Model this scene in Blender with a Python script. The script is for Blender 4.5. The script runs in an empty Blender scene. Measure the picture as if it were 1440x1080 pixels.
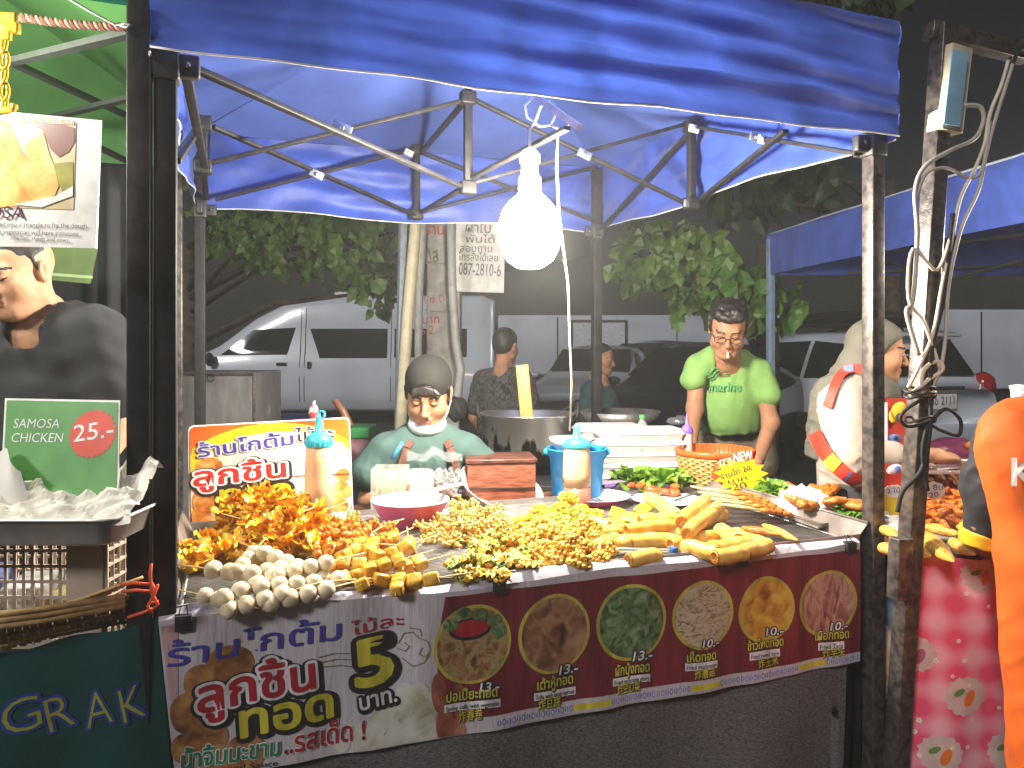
import bpy, bmesh, math, random
import numpy as np
from mathutils import Vector, Matrix, Euler
random.seed(7); RNG = np.random.default_rng(7)
scene = bpy.context.scene
COL = scene.collection
R = math.radians
# ------------------------------------------------------------------ camera
H, F, HV = 1.34, 1086.0, 487.0          # camera height, focal length (in 1440 px), horizon row
cd = bpy.data.cameras.new('camera'); cam = bpy.data.objects.new('camera', cd); COL.objects.link(cam)
cam.location = (0, 0, H); cam.rotation_euler = (R(90), 0, 0)
cd.sensor_width = 36; cd.lens = 36 * F / 1440; cd.shift_y = -(540 - HV) / 1440
cd.clip_start = .05; cd.clip_end = 600
scene.camera = cam
# ------------------------------------------------------------------ night sky, distant lamp added as unseen front fill, exposure
wd = bpy.data.worlds.new('World'); scene.world = wd; wd.use_nodes = True
_nt = wd.node_tree; _bg = _nt.nodes['Background']
_sky = _nt.nodes.new('ShaderNodeTexSky'); _sky.sky_type = 'NISHITA'; _sky.sun_disc = False
_sky.sun_elevation = R(31); _sky.sun_rotation = R(212)
_nt.links.new(_sky.outputs[0], _bg.inputs[0]); _bg.inputs[1].default_value = .0016
sd = bpy.data.lights.new('fill_sun', 'SUN'); fill_sun = bpy.data.objects.new('fill_sun', sd); COL.objects.link(fill_sun)
sd.energy = 1.3; sd.angle = R(9); sd.color = (1.0, .97, .95)
fill_sun.rotation_euler = (R(90 - 31), 0, R(-32)); fill_sun.location = (-3, -6, 6)
scene.view_settings.view_transform = 'Standard'; scene.view_settings.look = 'None'
scene.view_settings.exposure = 0.50; scene.view_settings.gamma = 1; scene.view_settings.use_curve_mapping = False
scene.cycles.use_denoising = True; scene.cycles.max_bounces = 6; scene.cycles.volume_bounces = 0; scene.cycles.transparent_max_bounces = 12
scene.cycles.sample_clamp_indirect = 4.0; scene.cycles.caustics_reflective = False; scene.cycles.caustics_refractive = False

# ------------------------------------------------------------------ picture/plan helpers (real distances)
def W(u, v, Y): return Vector(((u - 720) / F * Y, Y, H - (v - HV) / F * Y))
def onz(u, v, z):
    Y = (H - z) * F / (v - HV); return Vector(((u - 720) / F * Y, Y, z))
TH = R(19.9); CT, ST = math.cos(TH), math.sin(TH)
TX, TY, TW, TD = -.757, 1.688, 1.98, 1.91
def T(a, b, z): return Vector((TX + CT * a - ST * b, TY + ST * a + CT * b, z))   # stall plan: a along the counter, b into the stall
def ab(p): dx, dy = p[0] - TX, p[1] - TY; return CT * dx + ST * dy, -ST * dx + CT * dy

# ------------------------------------------------------------------ materials
def M(name, col, rough=.5, var=.12, scale=18, bump=0, bscale=None, metal=0, spec=.5, sss=0, coat=0, trans=0, transl=0, col2=None, detail=4, emit=0, lo=.35, hi=.65, dist=0, sheen=0, ior=1.45, stretch=None):
    m = bpy.data.materials.new(name); m.use_nodes = True
    nt = m.node_tree; b = nt.nodes['Principled BSDF']; L = nt.links.new
    tc = nt.nodes.new('ShaderNodeTexCoord'); vec = tc.outputs['Object']
    if stretch:
        mp = nt.nodes.new('ShaderNodeMapping'); mp.inputs['Scale'].default_value = stretch; L(vec, mp.inputs[0]); vec = mp.outputs[0]
    n = nt.nodes.new('ShaderNodeTexNoise'); n.inputs['Scale'].default_value = scale; n.inputs['Detail'].default_value = detail; n.inputs['Distortion'].default_value = dist
    L(vec, n.inputs['Vector'])
    r = nt.nodes.new('ShaderNodeValToRGB'); L(n.outputs['Fac'], r.inputs[0])
    c1 = tuple(max(0, c * (1 - var)) for c in col[:3]); c2 = col2 or tuple(min(1, c * (1 + var)) for c in col[:3])
    if col2: c1 = tuple(col[:3])
    r.color_ramp.elements[0].position = lo; r.color_ramp.elements[1].position = hi
    r.color_ramp.elements[0].color = (*c1, 1); r.color_ramp.elements[1].color = (*c2[:3], 1)
    L(r.outputs[0], b.inputs['Base Color'])
    b.inputs['Roughness'].default_value = rough; b.inputs['Metallic'].default_value = metal
    b.inputs['Specular IOR Level'].default_value = spec; b.inputs['IOR'].default_value = ior
    if sss:
        b.inputs['Subsurface Weight'].default_value = sss; b.inputs['Subsurface Radius'].default_value = (.012, .005, .003); b.inputs['Subsurface Scale'].default_value = .5
    if coat: b.inputs['Coat Weight'].default_value = coat; b.inputs['Coat Roughness'].default_value = .08
    if trans: b.inputs['Transmission Weight'].default_value = trans
    if sheen: b.inputs['Sheen Weight'].default_value = sheen
    if emit:
        b.inputs['Emission Color'].default_value = (*col[:3], 1); b.inputs['Emission Strength'].default_value = emit
    if bump:
        n2 = nt.nodes.new('ShaderNodeTexNoise'); n2.inputs['Scale'].default_value = bscale or scale * 2; n2.inputs['Detail'].default_value = 5
        L(vec, n2.inputs['Vector'])
        bp = nt.nodes.new('ShaderNodeBump'); bp.inputs['Strength'].default_value = min(1, bump); bp.inputs['Distance'].default_value = .004
        L(n2.outputs['Fac'], bp.inputs['Height']); L(bp.outputs[0], b.inputs['Normal'])
    if transl:
        t = nt.nodes.new('ShaderNodeBsdfTranslucent'); L(r.outputs[0], t.inputs[0])
        mx = nt.nodes.new('ShaderNodeMixShader'); mx.inputs[0].default_value = transl
        L(b.outputs[0], mx.inputs[1]); L(t.outputs[0], mx.inputs[2]); L(mx.outputs[0], nt.nodes['Material Output'].inputs[0])
    return m
def ramp(name, stops, scale=20, rough=.5, kind='noise', detail=5, dist=0, bump=0, stretch=None, spec=.4, metal=0):
    """procedural picture-like material with several colour stops"""
    m = M(name, (.5, .5, .5), rough=rough, spec=spec, metal=metal); nt = m.node_tree; L = nt.links.new
    rp = [n for n in nt.nodes if n.type == 'VALTORGB'][0]; nz = [n for n in nt.nodes if n.type == 'TEX_NOISE'][0]
    tc = [n for n in nt.nodes if n.type == 'TEX_COORD'][0]; vec = tc.outputs['Object']
    if stretch:
        mp = nt.nodes.new('ShaderNodeMapping'); mp.inputs['Scale'].default_value = stretch[:3]
        if len(stretch) > 3: mp.inputs['Rotation'].default_value = stretch[3]
        L(vec, mp.inputs[0]); vec = mp.outputs[0]
    if kind == 'noise':
        nz.inputs['Scale'].default_value = scale; nz.inputs['Detail'].default_value = detail; nz.inputs['Distortion'].default_value = dist; out = nz.outputs['Fac']; L(vec, nz.inputs['Vector'])
    elif kind == 'voronoi':
        vz = nt.nodes.new('ShaderNodeTexVoronoi'); vz.inputs['Scale'].default_value = scale; L(vec, vz.inputs['Vector']); out = vz.outputs['Distance']
    elif kind == 'cell':
        vz = nt.nodes.new('ShaderNodeTexVoronoi'); vz.inputs['Scale'].default_value = scale; L(vec, vz.inputs['Vector'])
        sp = nt.nodes.new('ShaderNodeSeparateColor'); L(vz.outputs['Color'], sp.inputs[0]); out = sp.outputs[0]
    else:
        wz = nt.nodes.new('ShaderNodeTexWave'); wz.inputs['Scale'].default_value = scale; wz.inputs['Distortion'].default_value = dist; wz.inputs['Detail'].default_value = detail; L(vec, wz.inputs['Vector']); out = wz.outputs['Fac']
    L(out, rp.inputs[0]); cr = rp.color_ramp
    while len(cr.elements) < len(stops): cr.elements.new(.5)
    for e, (p, c) in zip(cr.elements, stops): e.position = p; e.color = (*c, 1)
    if bump:
        bp = nt.nodes.new('ShaderNodeBump'); bp.inputs['Strength'].default_value = bump; bp.inputs['Distance'].default_value = .003
        L(out, bp.inputs['Height']); L(bp.outputs[0], nt.nodes['Principled BSDF'].inputs['Normal'])
    return m

def clear_mat(name, tint=(.9, .9, .88), fac=.3, rough=.08):
    m = M(name, tint, rough=rough, var=.03); nt = m.node_tree; t = nt.nodes.new('ShaderNodeBsdfTransparent'); mx = nt.nodes.new('ShaderNodeMixShader'); mx.inputs[0].default_value = fac
    nt.links.new(t.outputs[0], mx.inputs[1]); nt.links.new(nt.nodes['Principled BSDF'].outputs[0], mx.inputs[2]); nt.links.new(mx.outputs[0], nt.nodes['Material Output'].inputs[0]); return m
# ------------------------------------------------------------------ mesh builder
def ortho(d):
    d = Vector(d).normalized(); a = Vector((0, 0, 1)) if abs(d.z) < .9 else Vector((1, 0, 0))
    x = d.cross(a).normalized(); return x, d.cross(x).normalized(), d
class MB:
    def __init__(s): s.v = []; s.f = []; s.m = []; s.sm = []
    def add(s, vs, fs, mi=0, smooth=True):
        o = len(s.v); s.v += [tuple(p) for p in vs]
        for f in fs: s.f.append(tuple(i + o for i in f)); s.m.append(mi); s.sm.append(smooth)
        return s
    def box(s, c, size, rot=None, mi=0, bev=0):
        bm = bmesh.new(); bmesh.ops.create_cube(bm, size=1)
        for v in bm.verts: v.co = Vector((v.co.x * size[0], v.co.y * size[1], v.co.z * size[2]))
        if bev: bmesh.ops.bevel(bm, geom=bm.edges[:], offset=bev, segments=2, profile=.6, affect='EDGES')
        Rm = rot if isinstance(rot, Matrix) else (Euler(rot).to_matrix() if rot else Matrix.Identity(3))
        c = Vector(c); bm.verts.index_update()
        s.add([c + Rm @ v.co for v in bm.verts], [[v.index for v in f.verts] for f in bm.faces], mi, bool(bev)); bm.free(); return s
    def bar(s, p, q, w, h=None, mi=0, bev=0, up=None):
        p, q = Vector(p), Vector(q); d = q - p; h = h or w
        z = d.normalized(); u = Vector(up) if up else (Vector((0, 0, 1)) if abs(z.z) < .95 else Vector((CT, ST, 0)))
        x = u.cross(z).normalized(); y = z.cross(x)
        Rm = Matrix((x, y, z)).transposed()
        return s.box((p + q) / 2, (w, h, d.length), Rm, mi, bev)
    def tube(s, pts, r, seg=8, mi=0, cap=True, close=False, flat=1):
        pts = [Vector(p) for p in pts]; n = len(pts); rr = r if isinstance(r, (list, tuple)) else [r] * n
        vs = []; fs = []; X = None
        for i, p in enumerate(pts):
            a = pts[(i - 1) % n] if (i or close) else p; b = pts[(i + 1) % n] if (i < n - 1 or close) else p
            d = (b - a).normalized() if (b - a).length > 1e-9 else Vector((0, 0, 1))
            if X is None: X, Yv, _ = ortho(d)
            else:
                X = (X - d * X.dot(d)); X = X.normalized() if X.length > 1e-6 else ortho(d)[0]
            Yv = d.cross(X)
            for k in range(seg):
                t = 2 * math.pi * k / seg; vs.append(p + (X * math.cos(t) + Yv * math.sin(t) * flat) * rr[i])
        for i in range(n - (0 if close else 1)):
            j = (i + 1) % n
            for k in range(seg):
                l = (k + 1) % seg; fs.append((i * seg + k, i * seg + l, j * seg + l, j * seg + k))
        if cap and not close: fs += [tuple(range(seg))[::-1], tuple((n - 1) * seg + k for k in range(seg))]
        return s.add(vs, fs, mi)
    def lathe(s, prof, c=(0, 0, 0), seg=24, mi=0, rot=None, sx=1, sy=1, smooth=True, caps=False):
        Rm = Euler(rot).to_matrix() if isinstance(rot, tuple) else (rot or Matrix.Identity(3)); c = Vector(c)
        vs = []; fs = []
        for r, z in prof:
            for k in range(seg):
                t = 2 * math.pi * k / seg; vs.append(c + Rm @ Vector((r * math.cos(t) * sx, r * math.sin(t) * sy, z)))
        for i in range(len(prof) - 1):
            for k in range(seg):
                l = (k + 1) % seg; fs.append((i * seg + k, i * seg + l, (i + 1) * seg + l, (i + 1) * seg + k))
        if caps and prof[0][0] > 1e-5: fs.append(tuple(range(seg))[::-1])
        if caps and prof[-1][0] > 1e-5: fs.append(tuple((len(prof) - 1) * seg + k for k in range(seg)))
        return s.add(vs, fs, mi, smooth)
    def grid(s, fn, nu, nv, mi=0, smooth=True):
        vs = [fn(i / nu, j / nv) for j in range(nv + 1) for i in range(nu + 1)]
        fs = [(j * (nu + 1) + i, j * (nu + 1) + i + 1, (j + 1) * (nu + 1) + i + 1, (j + 1) * (nu + 1) + i) for j in range(nv) for i in range(nu)]
        return s.add(vs, fs, mi, smooth)
    def ball(s, c, r, sub=2, rot=None, mi=0, jit=0, fn=None):
        bm = bmesh.new(); bmesh.ops.create_icosphere(bm, subdivisions=sub, radius=1)
        r = r if isinstance(r, (tuple, list)) else (r, r, r); Rm = Euler(rot).to_matrix() if rot else Matrix.Identity(3); c = Vector(c)
        vs = []
        for v in bm.verts:
            k = fn(v.co) if fn else 1
            if jit: k *= 1 + random.uniform(-jit, jit)
            vs.append(c + Rm @ Vector((v.co.x * r[0] * k, v.co.y * r[1] * k, v.co.z * r[2] * k)))
        bm.verts.index_update(); s.add(vs, [[v.index for v in f.verts] for f in bm.faces], mi); bm.free(); return s
    def prism(s, poly, d, mi=0, smooth=False):
        """closed polygon of points extruded by vector d"""
        n = len(poly); d = Vector(d); vs = [Vector(p) for p in poly] + [Vector(p) + d for p in poly]
        fs = [tuple(range(n))[::-1], tuple(range(n, 2 * n))] + [(i, (i + 1) % n, n + (i + 1) % n, n + i) for i in range(n)]
        return s.add(vs, fs, mi, smooth)
    def mesh(s, name, mats, off=(0, 0, 0)):
        me = bpy.data.meshes.new(name); o = Vector(off)
        me.from_pydata([tuple(Vector(p) - o) for p in s.v], [], s.f)
        for m in (mats if isinstance(mats, (list, tuple)) else [mats]): me.materials.append(m)
        me.polygons.foreach_set('material_index', s.m); me.polygons.foreach_set('use_smooth', s.sm); me.update()
        return me
def root_loc(o):
    while o.parent: o = o.parent
    return o.location
def part(name, mb, mats, parent, label=None):
    o = bpy.data.objects.new(name, mb.mesh(name, mats, root_loc(parent))); COL.objects.link(o); o.parent = parent
    if label: o['label'] = label
    return o
def tag(o, label=None, cat=None, group=None, kind=None):
    if label: o['label'] = label
    if cat: o['category'] = cat
    if group: o['group'] = group
    if kind: o['kind'] = kind
    return o
def thing(name, loc, label, cat, group=None):
    o = bpy.data.objects.new(name, None); COL.objects.link(o); o.location = loc; o.empty_display_size = .05
    return tag(o, label, cat, group)
def solo(name, mb, mats, label, cat, group=None, loc=None):
    if loc is None:
        a = np.array(mb.v); loc = Vector((a[:, 0].mean(), a[:, 1].mean(), a[:, 2].min()))
    o = bpy.data.objects.new(name, mb.mesh(name, mats, loc)); COL.objects.link(o); o.location = loc
    return tag(o, label, cat, group)
def structure(name, mb, mats):
    o = bpy.data.objects.new(name, mb.mesh(name, mats)); COL.objects.link(o); o['kind'] = 'structure'; return o
def dup(root, loc, rot=(0, 0, 0), label=None, scale=None):
    r = root.copy(); COL.objects.link(r); r.location = loc; r.rotation_euler = rot
    if scale: r.scale = (scale,) * 3
    if label: r['label'] = label
    for ch in list(root.children):
        c = ch.copy(); COL.objects.link(c); c.parent = r
        for g in list(ch.children):
            d = g.copy(); COL.objects.link(d); d.parent = c
    return r

# ------------------------------------------------------------------ printed panels and lettering
_tcache = {}
def glyphs(body, bold=0, shear=0):
    k = (body, round(bold, 4), shear)
    if k not in _tcache:
        c = bpy.data.curves.new('t', 'FONT'); c.body = body; c.fill_mode = 'FRONT'; c.offset = bold; c.shear = shear; c.resolution_u = 3
        o = bpy.data.objects.new('t', c); COL.objects.link(o)
        bpy.context.view_layer.update(); dg = bpy.context.evaluated_depsgraph_get()
        e = o.evaluated_get(dg); me = e.to_mesh()
        vs = np.array([v.co[:2] for v in me.vertices]).reshape(-1, 2); fs = [tuple(p.vertices) for p in me.polygons]
        e.to_mesh_clear(); bpy.data.objects.remove(o); bpy.data.curves.remove(c); _tcache[k] = (vs, fs)
    return _tcache[k]
class Panel:
    """a printed flat or gently rippled sheet: origin o, unit axes ex, ey; n points at the viewer"""
    def __init__(s, o, ex, ey, disp=None):
        s.o = Vector(o); s.ex = Vector(ex).normalized(); s.ey = Vector(ey); s.ey = (s.ey - s.ex * s.ey.dot(s.ex)).normalized()
        s.n = s.ex.cross(s.ey); s.disp = disp
        if s.n.y > 0 and abs(s.n.z) < .9: s.n = -s.n
    def pt(s, x, y, off=0):
        if s.disp: off = off + s.disp(x, y)
        return s.o + s.ex * x + s.ey * y + s.n * off
    def px(s, u, v):
        d = Vector(((u - 720) / F, 1, -(v - HV) / F)); c = Vector((0, 0, H))
        t = (s.o - c).dot(s.n) / d.dot(s.n); q = c + d * t - s.o
        return q.dot(s.ex), q.dot(s.ey)
    def text(s, mb, body, p0, p1, h, mi, off, bold=0, shear=0, dxy=(0, 0)):
        (x0, y0), (x1, y1) = s.px(*p0), s.px(*p1)
        vs0, fs0 = glyphs(body, 0, shear); stroke = bold if bold > .02 else 0
        vs, fs = (vs0, fs0) if stroke else glyphs(body, bold, shear)
        if not len(vs0): return
        lo, hi = vs0[:, 0].min(), vs0[:, 0].max(); Lx = math.hypot(x1 - x0, y1 - y0); sx = Lx / (hi - lo)
        sy = (s.px(p0[0], p0[1] - h)[1] - y0) / .7 if h else sx
        cx, cy = (x1 - x0) / Lx, (y1 - y0) / Lx
        def g(x, y, o=0): return s.pt(x0 + dxy[0] + (x - lo) * sx * cx - y * sy * cy, y0 + dxy[1] + (x - lo) * sx * cy + y * sy * cx, off + o)
        mb.add([g(x, y) for x, y in vs], fs, mi, False)
        if stroke:                                           # lettering thickened by stroking its outline
            cnt = {}
            for f in fs:
                for i in range(len(f)): e = (f[i], f[(i + 1) % len(f)]); k = (min(e), max(e)); cnt[k] = cnt.get(k, 0) + 1
            for (i, j), n in cnt.items():
                if n != 1: continue
                ax, ay = vs[i]; bx, by = vs[j]; dx, dy = bx - ax, by - ay; l = math.hypot(dx, dy)
                if l < 1e-5: continue
                nx, ny = -dy / l * stroke, dx / l * stroke; o = random.uniform(-.0003, .0003); c = dx / l * stroke, dy / l * stroke
                q = [(ax - c[0] * .5 - nx * .85, ay - c[1] * .5 - ny * .85), (bx + c[0] * .5 - nx * .85, by + c[1] * .5 - ny * .85), (bx - nx, by - ny), (bx + c[0], by + c[1]), (bx + nx, by + ny), (bx + c[0] * .5 + nx * .85, by + c[1] * .5 + ny * .85), (ax - c[0] * .5 + nx * .85, ay - c[1] * .5 + ny * .85), (ax + nx, ay + ny), (ax - c[0], ay - c[1]), (ax - nx, ay - ny)]
                h = [(ax - nx, ay - ny), (bx - nx, by - ny), (bx + c[0] * .7 - nx * .7, by + c[1] * .7 - ny * .7), (bx + c[0], by + c[1]), (bx + c[0] * .7 + nx * .7, by + c[1] * .7 + ny * .7), (bx + nx, by + ny), (ax + nx, ay + ny), (ax - c[0] * .7 + nx * .7, ay - c[1] * .7 + ny * .7), (ax - c[0], ay - c[1]), (ax - c[0] * .7 - nx * .7, ay - c[1] * .7 - ny * .7)]
                mb.add([g(x, y, o) for x, y in h], [tuple(range(10))], mi, False)
    def disc(s, mb, cx, cy, rx, ry, mi, off, n=32, rings=5, fn=None, rot=0, clamp=None):
        vs = [s.pt(cx, cy, off)]; fs = []; cr, sr = math.cos(rot), math.sin(rot)
        for k in range(1, rings + 1):
            for i in range(n):
                t = 2 * math.pi * i / n; q = k / rings * (fn(t) if fn else 1); x, y = rx * q * math.cos(t), ry * q * math.sin(t)
                X_, Y_ = cx + x * cr - y * sr, cy + x * sr + y * cr; vs.append(s.pt(*(clamp(X_, Y_) if clamp else (X_, Y_)), off))
        for i in range(n): fs.append((0, 1 + i, 1 + (i + 1) % n))
        for k in range(rings - 1):
            a, b = 1 + k * n, 1 + (k + 1) * n
            for i in range(n): j = (i + 1) % n; fs.append((a + i, b + i, b + j, a + j))
        mb.add(vs, fs, mi, False)
    def quad(s, mb, x0, y0, x1, y1, mi, off, nx=1, ny=1):
        mb.grid(lambda a, b: s.pt(x0 + (x1 - x0) * a, y0 + (y1 - y0) * b, off), nx, ny, mi, False)
    def poly(s, mb, pts, mi, off, pix=True):
        mb.add([s.pt(*(s.px(*p) if pix else p), off) for p in pts], [tuple(range(len(pts)))], mi, False)
    def line(s, mb, pts, w, mi, off, pix=True):
        q = [Vector(s.px(*p) if pix else p) for p in pts]
        for a, b in zip(q, q[1:]):
            d = (b - a); 
            if d.length < 1e-6: continue
            nrm = Vector((-d.y, d.x)).normalized() * w / 2; e = d.normalized() * w * .3
            mb.add([s.pt(*(a - e - nrm), off), s.pt(*(b + e - nrm), off), s.pt(*(b + e + nrm), off), s.pt(*(a - e + nrm), off)], [(0, 1, 2, 3)], mi, False)

# ------------------------------------------------------------------ smooth solids from distance fields (bodies, heads, cloth)
def rotm(e): return np.array(Euler(e).to_matrix()) if not isinstance(e, np.ndarray) else e
class Sdf:
    def __init__(s): s.p = []
    def ell(s, c, r, rot=None, k=.02, op='+', lab=0): s.p.append(('e', np.array(c, float), np.array(r, float), None if rot is None else rotm(rot), k, op, lab)); return s
    def cap(s, a, b, r0, r1=None, k=.02, op='+', lab=0, flat=None): s.p.append(('c', np.array(a, float), np.array(b, float), (r0, r0 if r1 is None else r1, flat), k, op, lab)); return s
    def cut(s, p, n): s.p.append(('h', np.array(p, float), np.array(n, float) / np.linalg.norm(n), 0, 0, 'x', 0)); return s
    def path(s, pts, rs, k=.02, op='+'):
        for a, b, r0, r1 in zip(pts, pts[1:], rs, rs[1:]): s.cap(a, b, r0, r1, k, op)
        return s
    def xform(s, Mx):
        """apply a 4x4 matrix (rotation, uniform scale, translation)"""
        A = np.array(Mx)[:3, :3]; t = np.array(Mx)[:3, 3]; sc = np.cbrt(np.linalg.det(A)); Rr = A / sc; o = Sdf()
        for q in s.p:
            if q[0] == 'e': o.p.append(('e', A @ q[1] + t, q[2] * sc, Rr if q[3] is None else Rr @ q[3], q[4] * sc, q[5], q[6]))
            elif q[0] == 'c': o.p.append(('c', A @ q[1] + t, A @ q[2] + t, (q[3][0] * sc, q[3][1] * sc, q[3][2]), q[4] * sc, q[5], q[6]))
            else: o.p.append(('h', A @ q[1] + t, Rr @ q[2], 0, 0, 'x', 0))
        return o
    def join(s, o): s.p += o.p; return s
    def surface(s, h=.006, noise=None):
        lo = np.full(3, 1e9); hi = -lo
        for q in s.p:
            if q[5] != '+': continue
            if q[0] == 'e': r = q[2].max(); lo = np.minimum(lo, q[1] - r); hi = np.maximum(hi, q[1] + r)
            elif q[0] == 'c':
                r = max(q[3][:2]); lo = np.minimum(lo, np.minimum(q[1], q[2]) - r); hi = np.maximum(hi, np.maximum(q[1], q[2]) + r)
        lo -= 4 * h; hi += 4 * h; n = np.ceil((hi - lo) / h).astype(int) + 1
        G = np.full(n, 1.0); ax = [lo[i] + h * np.arange(n[i]) for i in range(3)]
        for q in s.p:
            if q[0] == 'h':
                P = np.stack(np.meshgrid(*ax, indexing='ij'), -1); G = np.maximum(G, (P - q[1]) @ q[2]); continue
            k = q[4]
            if q[0] == 'e': r = q[2].max(); a, b = q[1] - r, q[1] + r
            else: r = max(q[3][:2]); a, b = np.minimum(q[1], q[2]) - r, np.maximum(q[1], q[2]) + r
            m = max(2 * k, 4 * h); i0 = np.maximum(0, np.floor((a - m - lo) / h).astype(int)); i1 = np.minimum(n, np.ceil((b + m - lo) / h).astype(int) + 1)
            if np.any(i1 <= i0): continue
            sl = tuple(slice(x, y) for x, y in zip(i0, i1))
            P = np.stack(np.meshgrid(*[ax[i][sl[i]] for i in range(3)], indexing='ij'), -1)
            if q[0] == 'e':
                d = P - q[1]
                if q[3] is not None: d = d @ q[3]
                k0 = np.linalg.norm(d / q[2], axis=-1); k1 = np.linalg.norm(d / q[2] ** 2, axis=-1); D = k0 * (k0 - 1) / np.maximum(k1, 1e-9)
            else:
                ba = q[2] - q[1]; t = np.clip(((P - q[1]) @ ba) / max(ba @ ba, 1e-12), 0, 1)
                D = np.linalg.norm(P - q[1] - t[..., None] * ba, axis=-1) - (q[3][0] * (1 - t) + q[3][1] * t)
            g = G[sl]
            if q[5] == '+':
                hh = np.maximum(k - np.abs(g - D), 0) / k if k > 0 else 0; G[sl] = np.minimum(g, D) - hh * hh * k * .25
            else:
                hh = np.maximum(k - np.abs(g + D), 0) / k if k > 0 else 0; G[sl] = np.maximum(g, -D) + hh * hh * k * .25
        if noise is not None:
            P = np.stack(np.meshgrid(*ax, indexing='ij'), -1); G = G + noise(P)
        return nets(G, lo, h)
def nets(G, lo, h):
    S = G < 0; n = np.array(G.shape) - 1
    cnt = np.zeros(n); acc = np.zeros((*n, 3))
    def sl(o): return tuple(slice(o[i], o[i] + n[i]) for i in range(3))
    cor = [(i, j, k) for i in (0, 1) for j in (0, 1) for k in (0, 1)]
    for a in cor:
        for ax in range(3):
            if a[ax]: continue
            b = list(a); b[ax] = 1
            ga, gb = G[sl(a)], G[sl(b)]; x = (ga < 0) != (gb < 0)
            t = np.where(x, ga / np.where(x, ga - gb, 1), 0)
            for d in range(3): acc[..., d] += np.where(x, a[d] + (t if d == ax else 0), 0)
            cnt += x
    act = cnt > 0; idx = np.full(n, -1); idx[act] = np.arange(act.sum())
    ijk = np.argwhere(act); V = lo + h * (ijk + acc[act] / cnt[act][:, None]); Fc = []
    for ax in range(3):
        o1, o2 = (ax + 1) % 3, (ax + 2) % 3
        e0 = [slice(None)] * 3; e1 = [slice(None)] * 3; e0[ax] = slice(0, n[ax]); e1[ax] = slice(1, n[ax] + 1)
        x = S[tuple(e0)] != S[tuple(e1)]; c = np.argwhere(x)
        ok = np.all([c[:, o1] > 0, c[:, o2] > 0, c[:, o1] < n[o1], c[:, o2] < n[o2]], axis=0); c = c[ok]
        def at(d1, d2): q = c.copy(); q[:, o1] -= d1; q[:, o2] -= d2; return idx[q[:, 0], q[:, 1], q[:, 2]]
        f = np.stack([at(1, 1), at(0, 1), at(0, 0), at(1, 0)], 1); ins = S[tuple(e0)][c[:, 0], c[:, 1], c[:, 2]]
        f[~ins] = f[~ins][:, ::-1]; Fc.append(f)
    return V, np.concatenate(Fc)
def sdf_mb(sdf, h=.006, noise=None, mats=None, smooth_it=1):
    """mesh from a distance field; mats(face centres) -> material index"""
    V, Fq = sdf.surface(h, noise)
    for _ in range(smooth_it):
        A = np.zeros_like(V); c = np.zeros(len(V))
        for i in range(4):
            for j in (1, 3): np.add.at(A, Fq[:, i], V[Fq[:, (i + j) % 4]]); np.add.at(c, Fq[:, i], 1)
        V = V * .45 + .55 * A / np.maximum(c, 1)[:, None]
    mb = MB(); mb.v = [tuple(p) for p in V.tolist()]; mb.f = [tuple(f) for f in Fq.tolist()]; mb.sm = [True] * len(Fq)
    mb.m = [0] * len(Fq) if mats is None else [int(x) for x in mats(V[Fq].mean(1))]
    return mb
def folds(seed, a=.006, f=24):
    """cloth with soft waves and sharper creases"""
    w1, w2 = wob(a, f, seed), wob(a * .45, f * 2.8, seed + 1); r = np.random.default_rng(seed + 2); ks = r.normal(size=(5, 3)); ks = ks / np.linalg.norm(ks, axis=1)[:, None] * f * r.uniform(1.2, 2.2, 5)[:, None]; ph = r.uniform(0, 6, 5); w3 = wob(1.2, f * .8, seed + 5)
    return lambda P: w1(P) + w2(P) - a * .9 * np.clip(w3(P), 0, 1) * sum((1 - np.abs(np.sin(P @ k + p))) ** 4 for k, p in zip(ks, ph))
def wob(amp, f, seed=0):
    """smooth cloth-like unevenness for distance fields"""
    r = np.random.default_rng(seed); ks = r.normal(size=(7, 3)); ks = ks / np.linalg.norm(ks, axis=1)[:, None] * f * r.uniform(.5, 1.7, 7)[:, None]; ph = r.uniform(0, 6.28, 7)
    return lambda P: amp / 3 * sum(np.sin(P @ k + p) for k, p in zip(ks, ph))
# ================================================================== materials shared by the setting
blue = M('blue_polyester', (.036, .078, .37), rough=.5, var=.25, scale=4, bump=.55, bscale=22, dist=1.0, transl=.16, sheen=.2)
blue_in = M('blue_polyester_roof', (.075, .125, .40), rough=.6, var=.14, scale=4, bump=.5, bscale=18, transl=.12)
green_cloth = M('green_polyester', (.13, .36, .10), rough=.6, var=.1, scale=5, bump=.15, bscale=50, transl=.35)
hem_white = M('white_hem', (.65, .62, .60), rough=.7)
black_steel = M('black_powder_coated_steel', (.018, .017, .018), rough=.5, var=.3, scale=30, bump=.12, bscale=160, spec=.28)
worn_steel = M('scuffed_dark_steel', (.05, .045, .043), rough=.35, var=.5, scale=40, bump=.2, bscale=150, metal=.55, col2=(.16, .135, .12))
bracket_m = M('dark_plastic_bracket', (.03, .03, .032), rough=.45)
pale_plastic = M('pale_plastic', (.62, .60, .55), rough=.45)
steel = M('brushed_stainless_steel', (.38, .355, .33), rough=.36, var=.15, scale=40, metal=.6, bump=.06, bscale=200, stretch=(1, 1, 12))
zinc = M('zinc_wire', (.40, .37, .34), rough=.35, metal=.35, var=.2, scale=40)
chrome = M('polished_steel', (.65, .64, .62), rough=.16, metal=1, var=.05)
grey_alu = M('dull_aluminium', (.34, .35, .36), rough=.42, metal=.8, var=.2, scale=12, bump=.1, bscale=90)
white_gloss = M('white_plastic', (.78, .77, .75), rough=.3)
asphalt = M('asphalt', (.035, .034, .034), rough=.85, var=.35, scale=30, bump=.6, bscale=180)
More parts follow.
